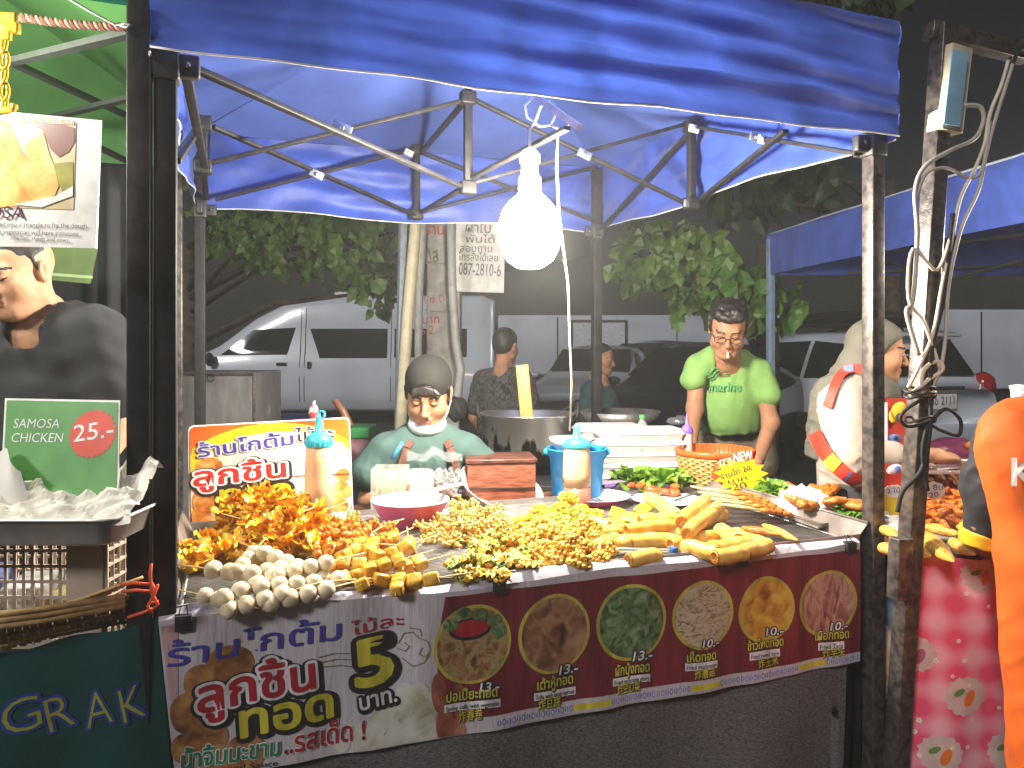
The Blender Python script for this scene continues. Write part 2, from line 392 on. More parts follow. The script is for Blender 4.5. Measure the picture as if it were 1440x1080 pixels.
wood = M('brown_wood', (.16, .065, .03), rough=.55, var=.35, scale=8, bump=.25, stretch=(1.5, 14, 14), bscale=20)
bamboo = M('split_bamboo', (.48, .30, .12), rough=.5, var=.3, scale=25, bump=.3)
stick_m = M('bamboo_skewer', (.62, .42, .17), rough=.55, var=.15, scale=60)
concrete = M('pale_concrete', (.43, .41, .37), rough=.85, var=.22, scale=9, bump=.4, bscale=60)
rubber = M('black_rubber', (.012, .012, .013), rough=.7)
dark_glass = M('tinted_glass', (.008, .010, .010), rough=.06, spec=.7, var=.3, scale=3, coat=.5)
cream = M('cream_plastic_pipe', (.62, .56, .37), rough=.4, var=.1)
grey_pipe = M('grey_plastic_pipe', (.34, .34, .32), rough=.45, var=.15)

# ================================================================== ground
structure('ground', MB().grid(lambda a, b: (-34 + 68 * a, -8 + 50 * b, 0), 8, 8), asphalt)
mb = MB().grid(lambda a, b: (-33 + 66 * a, 38 + 2 * math.sin(a * 7), 0 + 5.5 * b + 1.0 * b * math.sin(a * 23) * .6), 60, 3)
structure('hills', mb, M('dark_tree_line', (.012, .016, .010), rough=.95, var=.5, scale=.6, bump=.5))

# ================================================================== the blue canopy of the stall
tent = thing('market_canopy', T(TW / 2, TD / 2, 0), 'blue pop-up canopy on black steel legs over the fried snack stall', 'canopy')
ZE, ZV, ZP = 2.315, 1.97, 2.74
o_ = .058
cor = [T(-.026, -o_, ZE), T(TW + .04, -o_, ZE), T(TW + .04, TD + o_, ZE), T(-.026, TD + o_, ZE)]
peak = T(TW / 2, TD / 2, ZP)
mb = MB()
for i in range(4):
    p, q = cor[i], cor[(i + 1) % 4]
    def roof_fn(a, b, p=p, q=q, i=i):
        e = p.lerp(q, a); w = e.lerp(peak, b)
        w.z -= .07 * math.sin(math.pi * a) * math.sin(math.pi * min(1, b * 1.15)) * (1 - b) + .004 * math.sin(31 * a + 7 * b + i) * (1 - b)
        return w
    mb.grid(roof_fn, 24, 14)
part('canopy_roof', mb, blue_in, tent)
def valance_pt(i, a, b):
    """side i of the hanging edge, a along it, b from eave (0) to hem (1)"""
    p, q = cor[i], cor[(i + 1) % 4]; e = p.lerp(q, a); L = (q - p).length
    z = ZE + (ZV - ZE) * b
    n = Vector((q.y - p.y, -(q.x - p.x), 0)).normalized()
    x = a * L
    d = (.004 if i == 0 else .010) * math.sin(7 * x + 5 * b + i) * b + .006 * math.sin(19 * x - 9 * b + 2 * i)
    if i == 0:
        k = max(0, 1 - (1 - a) * L / .75)                    # folds gathered towards the right corner
        d += .011 * k * math.sin(34 * b + 9 * (1 - a) * L) + .010 * math.sin(26 * b - 3.1 * x + .5)
        d += .009 * math.exp(-((b - .70) / .035) ** 2)      # stitched seam
        d -= .012 * math.exp(-((b - .80) / .06) ** 2)
        d += .006 * (1 - abs(math.sin(15 * b - 2.2 * x + .6 * math.sin(5 * x)))) ** 3 + .005 * (1 - abs(math.sin(21 * b + 1.4 * x + math.sin(3 * x)))) ** 4 - .004 * math.sin(47 * b - 6 * x) * max(0, math.sin(2.4 * x + 3 * b))
        z -= .0022 * math.sin(9 * x) * b
    else:
        d += .012 * math.sin(17 * b + 2 * x) * math.sin(3 * x + 1)
        z -= .012 * math.sin(5.2 * x + i) * b
    d *= math.sin(math.pi * min(1, max(.08, a)) * .999) ** .25
    return Vector((e.x, e.y, z)) + n * d
for i in range(4):
    o = part('valance', MB().grid(lambda a, b, i=i: valance_pt(i, a, b), 90 if i == 0 else 50, 36), blue, tent)
    hm = MB(); pts = [valance_pt(i, a / 40, 1.0) for a in range(41)]
    hm.tube(pts, .0024, 6); part('hem', hm, hem_white, o)
for a, b in ((0, 0), (TW, 0), (0, TD), (TW, TD)):
    mb = MB().bar(T(a, b, 0), T(a, b, 2.29), .046, bev=.004, up=(CT, ST, 0)); lg = part('leg', mb, worn_steel if (a and not b) else black_steel, tent)
    mb = MB().box(T(a, b, 1.955), (.058, .058, .075), (0, 0, TH), bev=.006)
    ia, ib = (.05 if a == 0 else -.05), (.05 if b == 0 else -.05)
    mb.box(T(a + ia * .9, b, 1.955), (.05, .028, .05), (0, 0, TH), bev=.006).box(T(a, b + ib * .9, 1.955), (.028, .05, .05), (0, 0, TH), bev=.006)
    for s_ in (-1, 1): mb.lathe([(0, 0), (.007, 0), (.007, .004), (0, .005)], T(a + ia * .9, b - .015, 1.955), 10, mi=1, rot=(R(90), 0, TH))
    part('corner_bracket', mb, [bracket_m, chrome], lg)
    part('foot_plate', MB().box(T(a, b, .006), (.11, .11, .012), (0, 0, TH), bev=.003), black_steel, lg)
YC, YL, YB, YR = 2.586, 2.586, 3.82, 3.26
YF = 2.03; Yc = 2.92; FRy, BLy, BRy, FLy = 2.36, 3.48, 4.15, 1.70
bars = [((268, 94, FLy + .02), (650, 263, Yc)), ((293, 230, YL), (655, 141, Yc)), ((299, 178, YL), (583, 302, YB - .02)),
        ((303, 281, BLy), (580, 211, YB - .02)), ((667, 257, Yc), (966, 174, YR)), ((662, 138, Yc), (966, 287, YR)),
        ((976, 178, YR), (1206, 216, FRy)), ((985, 281, YR), (1105, 184, 2.62)), ((846, 322, BRy - .05), (972, 184, YR)),
        ((592, 299, YB), (836, 236, BRy - .05)), ((590, 214, YB), (838, 312, BRy - .05)), ((655, 262, Yc), (592, 299, YB)), ((655, 141, Yc), (593, 214, YB)),
        ((262, 105, FLy + .03), (288, 236, YL)), ((247, 226, FLy + .03), (282, 176, YL)), ((288, 236, YL), (292, 190, BLy)), ((282, 178, YL), (290, 280, BLy)),
        ((664, 250, Yc), (798, 180, YF + .3)), ((270, 92, FLy + .02), (800, 232, YF + .03)), ((815, 172, YF + .03), (1207, 258, FRy - .01)), ((800, 232, YF + .02), (1208, 214, FRy - .01))]
for k, (p, q) in enumerate(bars[:18]):
    part('scissor_bar', MB().bar(W(*p), W(*q), .024, .014, bev=.003), black_steel, tent)
for (u, v0, v1, Y) in ((658, 134, 268, Yc), (285, 170, 238, YL), (586, 206, 306, YB), (972, 174, 290, YR), ):
    part('truss_post', MB().bar(W(u, v1, Y), W(u, v0, Y), .03, bev=.003).box(W(u, v0 + 4, Y), (.06, .05, .05), (0, 0, TH), bev=.008).box(W(u, v1 - 4, Y), (.06, .05, .05), (0, 0, TH), bev=.008), [black_steel], tent)
for (u, v, Y, r) in ((481, 180, 2.30, 1), (445, 245, 3.08, 1), (822, 217, 3.02, 1), (1064, 193, 2.82, 1), (1072, 196, 2.80, .6), (970, 287, YR, 1), (575, 215, YB - .03, .8), (976, 181, YR - .03, .8)):
    part('pivot_joint', MB().box(W(u, v, Y - .014), (.058 * r, .012, .032), (0, R(22 if u < 900 else 8), TH), bev=.004).lathe([(0, 0), (.008, 0), (.008, .006), (0, .007)], W(u, v, Y - .02), 10, rot=(R(90), 0, 0)), grey_alu if r == 1 else pale_plastic, tent)
part('peak_post', MB().bar(W(658, 134, Yc), peak, .028, bev=.003), black_steel, tent)

# ================================================================== bare bulb under the canopy
bulb = thing('hanging_bulb', W(745, 330, 2.45), 'bare glowing bulb, enlarged by its glare, in a white socket hanging from the canopy', 'light bulb')
bc = W(745, 322, 2.45)
glow = bpy.data.materials.new('bulb_glow'); glow.use_nodes = True
_b = glow.node_tree.nodes['Principled BSDF']; _b.inputs['Base Color'].default_value = (1, 1, 1, 1); _b.inputs['Emission Color'].default_value = (1, .91, .76, 1); _b.inputs['Emission Strength'].default_value = 450
part('globe', MB().lathe([(0, -.128), (.04, -.122), (.072, -.100), (.092, -.062), (.099, -.018), (.097, .02), (.086, .056), (.064, .086), (.043, .104), (.034, .115)], bc, 32), glow, bulb)  # oversized globe: the lamp's glare is built into its shape
part('socket', MB().lathe([(.034, .113), (.036, .12), (.036, .16), (.033, .165), (.027, .175), (.027, .205), (.033, .21), (.033, .235), (.020, .25), (.008, .256), (0, .257)], bc, 24), M('white_socket', (.75, .74, .76), rough=.4, transl=.25), bulb)
cord_top = W(745, 182, 2.45)
mb = MB().tube([bc + Vector((0, 0, .25)), cord_top, W(752, 172, 2.44), W(760, 150, 2.42), W(772, 142, 2.41), W(782, 160, 2.41), W(775, 176, 2.42), W(760, 178, 2.44), W(742, 165, 2.45), W(738, 148, 2.45), W(750, 136, 2.46)], .0045, 8)
mb.tube([W(775, 176, 2.42), W(795, 186, 2.44), W(803, 170, 2.44), W(790, 165, 2.43)], .004, 6)
part('cord', mb, M('white_cable', (.7, .68, .63), rough=.5), bulb)
cb = MB().tube([W(785, 178, 2.44), W(783, 235, 2.5), W(786, 300, 2.6), W(799, 400, 2.75), W(801, 470, 2.85), W(804, 540, 2.95), W(801, 605, 3.05)], .0042, 6)
solo('power_cable', cb, M('beige_cable', (.62, .57, .46), rough=.5), 'thin white cable hanging from the canopy bars down beside the bulb', 'cable')
mb = MB().bar(W(757, 139, 2.2), W(815, 179, 2.1), .018, .018, mi=0)
solo('pale_bar', mb, M('pale_pink_metal', (.62, .5, .46), rough=.4), 'thin pale strip tied under the blue valance above the bulb', 'strip')  # pale bar of the canopy frame, gives no light

# ================================================================== concrete pole with pipes and a sign
YP = 6.0
pole = thing('utility_pole', W(610, 487, YP) * 1, 'pale concrete utility pole with red markings behind the seller', 'utility pole')
pole.location.z = 0
red_paint = M('faded_red_paint', (.55, .10, .10), rough=.8, var=.3); grey_paint = M('faded_grey_paint', (.16, .15, .15), rough=.8, var=.3)
mb = MB(); c0 = W(621, 487, YP); mb.bar((c0.x, YP + .12, 0), (c0.x + .05, YP + .12, 6.5), .24, .26, bev=.02, up=(1, 0, 0))
pp = Panel((c0.x, YP - .012, 1), (1, 0, 0), (0, 0, 1))
pp.text(mb, 'ร้าน', (598, 330), (624, 330), 16, 1, .004, .01); pp.text(mb, 'ปส', (600, 371), (618, 368), 20, 2, .004, 0)
pp.text(mb, 'บาท', (594, 455), (618, 455), 12, 1, .004, 0); pp.text(mb, 'ร 2', (592, 470), (610, 470), 12, 1, .004, 0); pp.text(mb, 'ก ๔ ต', (592, 428), (625, 424), 12, 1, .004, -.005)
part('shaft', mb, [concrete, red_paint, grey_paint], pole)
mb = MB()
for z in (1.0, 1.63, 2.0):
  mb = MB(); mb.tube([(c0.x + .135 * math.cos(t), YP + .12 + .15 * math.sin(t), z + .02 * math.sin(t)) for t in np.linspace(0, 6.28, 20)], .005, 5)
  part('wire_wrap', mb, grey_pipe, pole)
solo('drain_pipe', MB().bar(W(558, 720, 5.7), W(568, 250, 5.7), .09, .05, bev=.006), M('blue_grey_channel', (.30, .34, .40), rough=.5, var=.15), 'wide blue grey metal channel fixed upright beside the concrete pole', 'channel')
solo('cream_pipe', MB().tube([W(561, 640, 5.6), W(566, 560, 5.6), W(573, 450, 5.58), W(585, 312, 5.55), W(590, 250, 5.55)], .042, 12), cream, 'cream plastic pipe running up the left of the concrete pole', 'pipe')
solo('grey_conduit', MB().tube([W(590, 640, 5.78), W(588, 490, 5.78), W(590, 400, 5.75), W(597, 280, 5.75)], .03, 10), grey_pipe, 'slim grey conduit between the cream pipe and the pole', 'pipe')
solo('bent_conduit', MB().tube([W(634, 300, 5.7), W(636, 400, 5.7), W(641, 480, 5.7), W(648, 520, 5.7), W(644, 555, 5.7), W(630, 575, 5.7)], .032, 10), grey_pipe, 'grey bent conduit curving down the right of the concrete pole', 'pipe')
sgn = Panel(W(675, 362, 5.85), (1, 0, -.03), (0, 0, 1))
mb = MB().box(W(675, 362, 5.87), (.375, .02, .53), (0, R(1.5), 0), bev=.002)
for t, a, b, h in (('ผ้าใบ', (655, 327), (690, 328), 14), ('พับได้', (655, 341), (696, 342), 10), ('สอบถาม', (647, 354), (692, 355), 10), ('โทรสั่งได้เลย', (645, 366), (700, 368), 10), ('087-2810-6', (645, 386), (704, 389), 17)):
    sgn.text(mb, t, a, b, h, 1, .012, .008)
solo('hanging_sign', mb, [M('white_board', (.66, .65, .62), rough=.6), grey_paint], 'white board with grey Thai lettering and a phone number on the pole', 'sign')

# ================================================================== trees
leaf_m = M('green_leaves', (.06, .15, .02), rough=.42, var=.5, scale=3, col2=(.14, .25, .04), transl=.3)
leaf_dk = M('dark_leaves', (.02, .045, .012), rough=.5, var=.5, scale=3, col2=(.04, .08, .02), transl=.3)
bark = M('bark', (.06, .045, .03), rough=.9, var=.4, scale=15, bump=.6)
def leaf(mb, p, s, out):
    d = Vector((random.gauss(0, .5) + out.x * .4, random.gauss(0, .4), -1 + random.gauss(0, .45))).normalized()
    x = d.cross(Vector((random.gauss(0, 1), -1, random.gauss(0, .5)))).normalized(); n = x.cross(d)
    w = s * random.uniform(.34, .5); q = [p, p + d * s * .25 + x * w * .8 + n * .02, p + d * s * .55 + x * w * .75 - n * .01, p + d * s * 1.0 - n * s * .12, p + d * s * .55 - x * w * .75 - n * .01, p + d * s * .25 - x * w * .8 + n * .02, p + d * s * .5 - n * s * .1]
    mb.add(q, [(0, 1, 6), (1, 2, 6), (2, 3, 6), (3, 4, 6), (4, 5, 6), (5, 0, 6)], 0, False)
def tree(label, foot, clumps, size, mat, n_per=1.0):
    t = thing('tree', foot, label, 'tree', 'trees behind the stalls')
    cr = MB(); tr = MB(); top = W(*clumps[0][:3])
    for (u, v, Y, ru, rv, n) in clumps:
        c = W(u, v, Y); rx, rz = ru / F * Y, rv / F * Y
        base = Vector((foot[0], foot[1], max(1.2, c.z - .5)))
        tr.tube([base, base.lerp(c, .5) + Vector((0, 0, .18)), c], [.05, .03, .012], 6)
        for j in range(max(5, n // 7)):
            e = c + Vector((random.uniform(-rx, rx), random.uniform(-.5, .5), random.uniform(-rz, rz) * .8)); tr.tube([c, c.lerp(e, .6) + Vector((0, 0, .06)), e], [.012, .008, .004], 5)
        for _ in range(int(n * n_per)):
            while True:
                a = Vector((random.uniform(-1, 1), random.uniform(-1, 1), random.uniform(-1, 1)))
                if a.length < 1: break
            a = a * (a.length ** -.25)
            leaf(cr, c + Vector((a.x * rx, a.y * .55, a.z * rz)), size * random.uniform(.6, 1.25), a)
    tr.tube([Vector(foot), Vector((foot[0] + .05, foot[1], 1.3)), Vector((foot[0], foot[1], max(2.4, top.z)))], [.16, .12, .06], 10)
    part('crown', cr, mat, t); part('trunk', tr, bark, t); return t
tree('leafy tree hanging over the white van behind the left legs', (-3.6, 8.6, 0), [(330, 320, 7.2, 60, 45, 60), (410, 330, 7.0, 70, 60, 110), (490, 350, 6.9, 55, 55, 80), (430, 290, 7.2, 120, 40, 80), (530, 410, 6.9, 25, 30, 24), (360, 260, 7.6, 90, 40, 50), (540, 330, 7.2, 30, 50, 30)], .145, leaf_m, 1.5)
tree('leafy tree with big pale leaves behind the man in lime', (2.6, 8.0, 0), [(900, 360, 6.2, 45, 45, 34), (970, 370, 6.0, 60, 50, 70), (1030, 400, 5.9, 55, 45, 60), (1090, 425, 5.9, 36, 34, 32), (985, 425, 6.1, 40, 30, 26), (930, 330, 6.4, 60, 30, 30)], .155, leaf_m, 1.45)
tree('dim dark tree high above the right of the blue canopy', (4.6, 9.4, 0), [(1140, 245, 9, 50, 28, 40), (1080, 5, 9, 80, 22, 50), (1180, 2, 9, 90, 18, 50), (1240, -20, 9, 60, 30, 30), (1050, 275, 8.5, 60, 30, 30)], .30, leaf_dk)
tree('small bush of leaves seen left of the black posts', (-3.3, 6.4, 0), [(175, 320, 5.6, 24, 30, 26)], .20, leaf_dk)
# ================================================================== vehicles parked behind
def paint(n, c, r=.28, **k): return M(n, c, rough=r, var=.05, scale=2, coat=.6, **k)
white_car = paint('white_car_paint', (.55, .60, .67)); dark_car = paint('dark_blue_car_paint', (.012, .014, .02), .2); grey_car = paint('grey_car_paint', (.06, .06, .065)); silver_car = paint('silver_car_paint', (.36, .38, .43))
lamp_red = M('red_tail_lamp', (.30, .01, .012), rough=.15, coat=.6); lamp_clear = M('clear_head_lamp', (.55, .56, .6), rough=.1, metal=.4, coat=.6)
alloy = M('alloy_wheel', (.5, .5, .52), rough=.3, metal=.8)
class Body:
    """lofted vehicle body: stations (x, z_bottom, w_low, z_belt, w_belt, z_top, w_top) from nose to tail; y<0 is one flank"""
    def __init__(s, st): s.st = st
    def at(s, x):
        st = s.st
        for a, b in zip(st, st[1:]):
            if a[0] <= x <= b[0]: t = (x - a[0]) / max(1e-6, b[0] - a[0]); return [p + (q - p) * t for p, q in zip(a, b)]
        return list(st[0] if x < st[0][0] else st[-1])
    def section(s, x):
        _, zb, wl, zm, wm, zt, wt = s.at(x); h = zt - zm
        return [(wl * .86, zb), (wl * .97, zb + .07), (wl, zb + (zm - zb) * .35), (wl * 1.0 + .01, zb + (zm - zb) * .7), (wm, zm - .03), (wm - .02, zm + .01), (wt + (wm - wt) * .45, zm + h * .5), (wt + .02, zm + h * .82), (wt - .05, zm + h * .95), (wt - .18, zt), (wt * .4, zt + .015), (0, zt + .02)]
    def y(s, x, z):
        sc = s.section(x)
        for a, b in zip(sc, sc[1:]):
            if min(a[1], b[1]) <= z <= max(a[1], b[1]) and abs(b[1] - a[1]) > 1e-6: return a[0] + (b[0] - a[0]) * (z - a[1]) / (b[1] - a[1])
        return sc[6][0]
    def mb(s, step=.06):
        xs = []; 
        for a, b in zip(s.st, s.st[1:]):
            n = max(1, int((b[0] - a[0]) / step)); xs += [a[0] + (b[0] - a[0]) * i / n for i in range(n)]
        xs.append(s.st[-1][0]); m = MB(); vs = []; fs = []; K = None
        for x in xs:
            sc = s.section(x); ring = [(x, -w, z) for w, z in sc] + [(x, w, z) for w, z in sc[-2::-1]]; K = len(ring); vs += ring
        for i in range(len(xs) - 1):
            for k in range(K): l = (k + 1) % K; fs.append((i * K + k, i * K + l, (i + 1) * K + l, (i + 1) * K + k))
        fs += [tuple(range(K)), tuple((len(xs) - 1) * K + k for k in range(K))[::-1]]
        return m.add(vs, fs)
    def pane(s, q, side=-1, off=.006, n=8):
        """four (x,z) corners laid on the flank"""
        (a, b, c, d) = [Vector((p[0], p[1])) for p in q]
        def fn(u, v):
            p = a.lerp(b, u).lerp(d.lerp(c, u), v); return (p.x, side * (s.y(p.x, p.y) + off), p.y)
        return MB().grid(fn, n, n)
def wheel(parent, x, y, r, side, w=.2):
    o = Vector((x, y, r)); rt = (R(90) * side, 0, 0)
    t = part('wheel', MB().lathe([(r * .62, -.0), (r * .93, 0), (r, .03), (r, w - .03), (r * .93, w), (r * .62, w)], o, 28, rot=rt), rubber, parent)
    m = MB().lathe([(r * .64, .0), (r * .62, .02), (r * .60, .07), (0, .08)], o, 24, rot=rt)
    for k in range(5):
        a = k * 1.2566; m.bar(o + Vector((0, -side * .0, 0)) + Vector((math.cos(a) * r * .1, side * -.03, math.sin(a) * r * .1)), o + Vector((math.cos(a) * r * .62, side * -.015, math.sin(a) * r * .62)), .05, .03, 1)
    part('rim', m, [rubber, alloy], t)
def arch(parent, body, x, r, side):
    pts = [(x + r * 1.18 * math.cos(t), side * (body.y(x, r * 1.4) + .008), r + r * 1.18 * math.sin(t)) for t in np.linspace(-.5, 3.64, 22)]
    part('wheel_arch', MB().add(pts + [(x, pts[0][1], r * .7)], [tuple(range(len(pts) + 1))], 0, False), rubber, parent)
def place(o, loc, rz, sc=1): o.location = loc; o.rotation_euler = (0, 0, rz); o.scale = (sc,) * 3

# --- white high-roof van, seen from its left flank, nose to the left
van = thing('passenger_van', (0, 0, 0), 'pale high-roofed passenger van parked behind the seller', 'van')
B = Body([(0, .35, .70, .72, .66, .80, .56), (.08, .25, .84, .95, .78, 1.08, .66), (.35, .22, .92, 1.14, .86, 1.24, .72), (.60, .22, .94, 1.19, .88, 1.36, .74), (1.2, .22, .95, 1.22, .89, 1.83, .74), (1.75, .22, .95, 1.23, .90, 2.11, .75), (2.1, .22, .95, 1.23, .90, 2.19, .76), (2.6, .22, .95, 1.23, .90, 2.22, .76), (5.1, .22, .95, 1.23, .90, 2.22, .76), (5.3, .26, .92, 1.2, .87, 2.14, .72)])
part('body', B.mb(), white_car, van)
for q in ([(.66, 1.19), (1.20, 1.62), (1.93, 1.66), (1.80, 1.20)], [(2.18, 1.64), (3.50, 1.64), (3.50, 1.14), (2.36, 1.14)], [(3.62, 1.64), (4.85, 1.64), (4.85, 1.16), (3.62, 1.15)]):
    for s_ in (-1, 1): part('window', B.pane([q[3], q[2], q[1], q[0]] if 0 else q, s_), dark_glass, van)
for x in (2.02, 2.10, 3.56): part('door_seam', B.pane([(x, .4), (x + .012, .4), (x + .012, 2.0), (x, 2.0)], -1, .003), rubber, van)
for (x, z) in ((1.72, 1.04), (2.19, 1.02)): part('door_handle', MB().box((x, -(B.y(x, z) + .02), z), (.17 if x < 2 else .06, .03, .05 if x < 2 else .12), bev=.01), rubber, van)
part('mirror', MB().ball((.52, -.99, 1.12), (.07, .1, .12), 2).bar((.6, -.86, 1.05), (.52, -.95, 1.08), .04), rubber, van)
part('roof_rail', MB().box((2.75, -.5, 2.26), (.42, .2, .05), bev=.01), white_gloss, van)
part('windscreen', MB().grid(lambda a, b: (.62 + 1.1 * b, (-.62 + 1.24 * a), 1.40 + .70 * b), 6, 4), dark_glass, van)
for x in (.98, 4.2):
    for s_ in (-1, 1): arch(van, B, x, .34, s_)
    for s_ in (-1, 1): wheel(van, x, s_ * .955, .34, -s_)
for z, x0, x1 in ((1.09, 2.6, 3.3), (.86, 2.6, 3.3)): pass
place(van, (-5.62, 14.0, 0), 0)

# --- generic low car
def sedan(label, paintm, loc, rz, sc=1):
    c = thing('parked_car', (0, 0, 0), label, 'car', 'cars parked behind the stalls')
    B = Body([(0, .38, .62, .60, .60, .66, .45), (.07, .24, .78, .70, .74, .76, .55), (.5, .2, .86, .80, .80, .86, .60), (1.15, .2, .88, .86, .83, .95, .62), (1.35, .2, .88, .88, .84, 1.02, .63), (2.0, .2, .88, .91, .84, 1.38, .58), (2.4, .2, .88, .92, .84, 1.44, .57), (3.1, .2, .88, .93, .84, 1.42, .57), (3.9, .22, .88, .95, .82, 1.06, .6), (4.4, .26, .82, .92, .76, 1.0, .58), (4.5, .32, .74, .85, .70, .93, .55)])
    part('body', B.mb(), paintm, c)
    for s_ in (-1, 1):
        part('window', B.pane([(1.55, .97), (2.42, .98), (2.42, 1.33), (2.05, 1.30)], s_), dark_glass, c)
        part('window', B.pane([(2.48, .98), (3.5, 1.0), (3.1, 1.30), (2.48, 1.33)], s_), dark_glass, c)
        part('headlight', MB().ball((.16, s_ * .62, .68), (.14, .16, .07), 2), lamp_clear, c)
        part('tail_lamp', MB().ball((4.42, s_ * .64, .85), (.09, .14, .08), 2), lamp_red, c)
        for x in (.85, 3.55): arch(c, B, x, .31, s_); wheel(c, x, s_ * .885, .31, -s_, .19)
        part('mirror', MB().ball((1.62, s_ * .97, .98), (.07, .1, .06), 2), paintm, c)
    part('windscreen', MB().grid(lambda a, b: (1.36 + .62 * b + .02 * 0, (-.62 + 1.24 * a) * (1 - .08 * b), 1.06 + .335 * b), 6, 4), dark_glass, c)
    part('rear_screen', MB().grid(lambda a, b: (3.9 - .74 * b, (-.58 + 1.16 * a) * (1 - .06 * b), 1.10 + .32 * b), 6, 4), dark_glass, c)
    part('grille', MB().box((.035, 0, .56), (.05, .8, .12), bev=.01), rubber, c)
    place(c, loc, rz, sc); return c
p = W(775, 600, 10.2); sedan('silver car with its bonnet facing the tall cooking pot', silver_car, (p.x + .2, 10.0, 0), R(72), .93)
p = W(920, 560, 7.6); sedan('shiny dark blue car right behind the foam boxes', dark_car, (p.x - .42, 7.4, 0), R(52), .95)
p = W(850, 520, 13.0); sedan('dull grey car parked between the silver and dark blue cars', grey_car, (p.x - .7, 13.5, 0), R(35), 1)

# --- white sport utility car, rear to the right
suv = thing('parked_suv', (0, 0, 0), 'white off-road car showing its rear window beside the woman', 'car', 'cars parked behind the stalls')
B = Body([(0, .45, .72, .85, .70, .92, .5), (.1, .35, .86, 1.0, .82, 1.06, .62), (1.2, .3, .92, 1.08, .86, 1.16, .66), (1.8, .3, .92, 1.1, .87, 1.58, .64), (2.3, .3, .92, 1.1, .87, 1.72, .64), (4.1, .3, .92, 1.1, .87, 1.72, .64), (4.3, .3, .92, 1.1, .87, 1.66, .64), (4.62, .32, .90, 1.08, .85, 1.16, .70), (4.72, .36, .86, 1.0, .82, 1.06, .68)])
part('body', B.mb(), white_car, suv)
for s_ in (-1, 1):
    for q in ([(1.75, 1.16), (2.6, 1.16), (2.6, 1.60), (2.05, 1.56)], [(2.68, 1.16), (3.4, 1.16), (3.4, 1.62), (2.68, 1.60)], [(3.47, 1.16), (4.15, 1.18), (4.02, 1.58), (3.47, 1.62)]): part('window', B.pane(q, s_), dark_glass, suv)
    for x in (.95, 3.7): arch(suv, B, x, .38, s_); wheel(suv, x, s_ * .93, .38, -s_, .22)
    part('tail_lamp', MB().ball((4.60, s_ * .78, 1.10), (.13, .14, .16), 2), lamp_red, suv)
    part('roof_rail', MB().tube([(2.3, s_ * .55, 1.75), (2.5, s_ * .55, 1.81), (3.9, s_ * .55, 1.81), (4.1, s_ * .55, 1.75)], .022, 8), rubber, suv)
    part('door_handle', MB().box((2.95, s_ * .945, 1.0), (.16, .03, .035), bev=.01), chrome, suv)
rw = part('rear_window', MB().grid(lambda a, b: (4.30 + .31 * (1 - b) + .012, (-.60 + 1.2 * a) * (1.04 - .06 * b), 1.22 + .42 * b), 6, 4), dark_glass, suv)
part('spoiler', MB().box((4.33, 0, 1.70), (.26, 1.2, .045), (0, R(8), 0), bev=.015), white_car, suv)
mb = MB(); wp = MB()
mb.box((4.735, 0, .93), (.03, .44, .17), bev=.006); pn = Panel((4.752, -.2, .87), (0, 1, 0), (0, 0, 1))
pn.n = Vector((1, 0, 0))
def flat_text(mb, pn, body, x0, y0, w, h, mi, off, bold=0):
    vs, fs = glyphs(body, bold); lo, hi = vs[:, 0].min(), vs[:, 0].max(); sx = w / (hi - lo); sy = h / .7
    mb.add([pn.pt(x0 + (x - lo) * sx, y0 + y * sy, off) for x, y in vs], fs, mi, False)
flat_text(mb, pn, 'กข 2111', .03, .03, .34, .09, 1, .003)
part('number_plate', mb, [white_gloss, rubber], suv)
part('plate_trim', MB().box((4.72, 0, 1.075), (.04, .7, .05), bev=.01), chrome, suv)
pn2 = Panel((4.335 + .31 * .45, -.3, 1.47), (0, 1, 0), (-.31, 0, .42)); pn2.n = Vector((.8, 0, .6)); mb = MB()
flat_text(mb, pn2, 'wolffinish', 0, -.05, .42, .055, 0, .012)
part('window_lettering', mb, white_gloss, rw)
part('bumper', MB().box((4.72, 0, .55), (.16, 1.7, .26), bev=.05), white_car, suv)
rack = thing('roof_box', (3.2, 0, 1.82), 'long black roof box on top of the white off-road car', 'roof box')
part('shell', MB().ball((3.2, 0, 1.90), (1.0, .42, .11), 3), rubber, rack)
part('base', MB().box((3.2, 0, 1.825), (1.5, .6, .05), bev=.02), rubber, rack)
e = W(1332, 570, 8.4)
rzs = R(-72)
place(suv, (e.x - 4.72 * math.cos(rzs), e.y - 4.72 * math.sin(rzs), -.18), rzs, .98)
place(rack, suv.location + Matrix.Rotation(rzs, 3, 'Z') @ Vector((3.2, 0, 1.82 * .98)), rzs, .98)

# --- pale box trailers behind the cars
def trailer(label, x0, x1, y, z0, z1, dy, win=None):
    t = thing('box_trailer', ((x0 + x1) / 2, y, 0), label, 'trailer')
    part('body', MB().box(((x0 + x1) / 2, y + dy / 2, (z0 + z1) / 2), (x1 - x0, dy, z1 - z0), bev=.06), M('dull_white_trailer', (.42, .46, .53), rough=.5, var=.1, scale=1.5), t)
    for k in range(1, 5): part('panel_seam', MB().box((x0 + (x1 - x0) * k / 5, y - .004, (z0 + z1) / 2), (.03, .01, z1 - z0 - .1)), rubber if k == 1 else grey_alu, t)
    for x in (x0 + 1.2, x1 - 1.2): wheel(t, x, y - .02, .38, 1)
    part('chassis', MB().box(((x0 + x1) / 2, y + dy / 2, z0 - .12), (x1 - x0 - .3, dy - .3, .16)), rubber, t)
    if win: part('hatch_frame', MB().box(win[0], win[1], bev=.01).box(win[0] + Vector((0, -.02, 0)), (win[1][0] - .12, win[1][1], win[1][2] - .12), mi=1), [rubber, M('pale_hatch', (.5, .53, .6), rough=.4)], t)
k = 17.0 / F
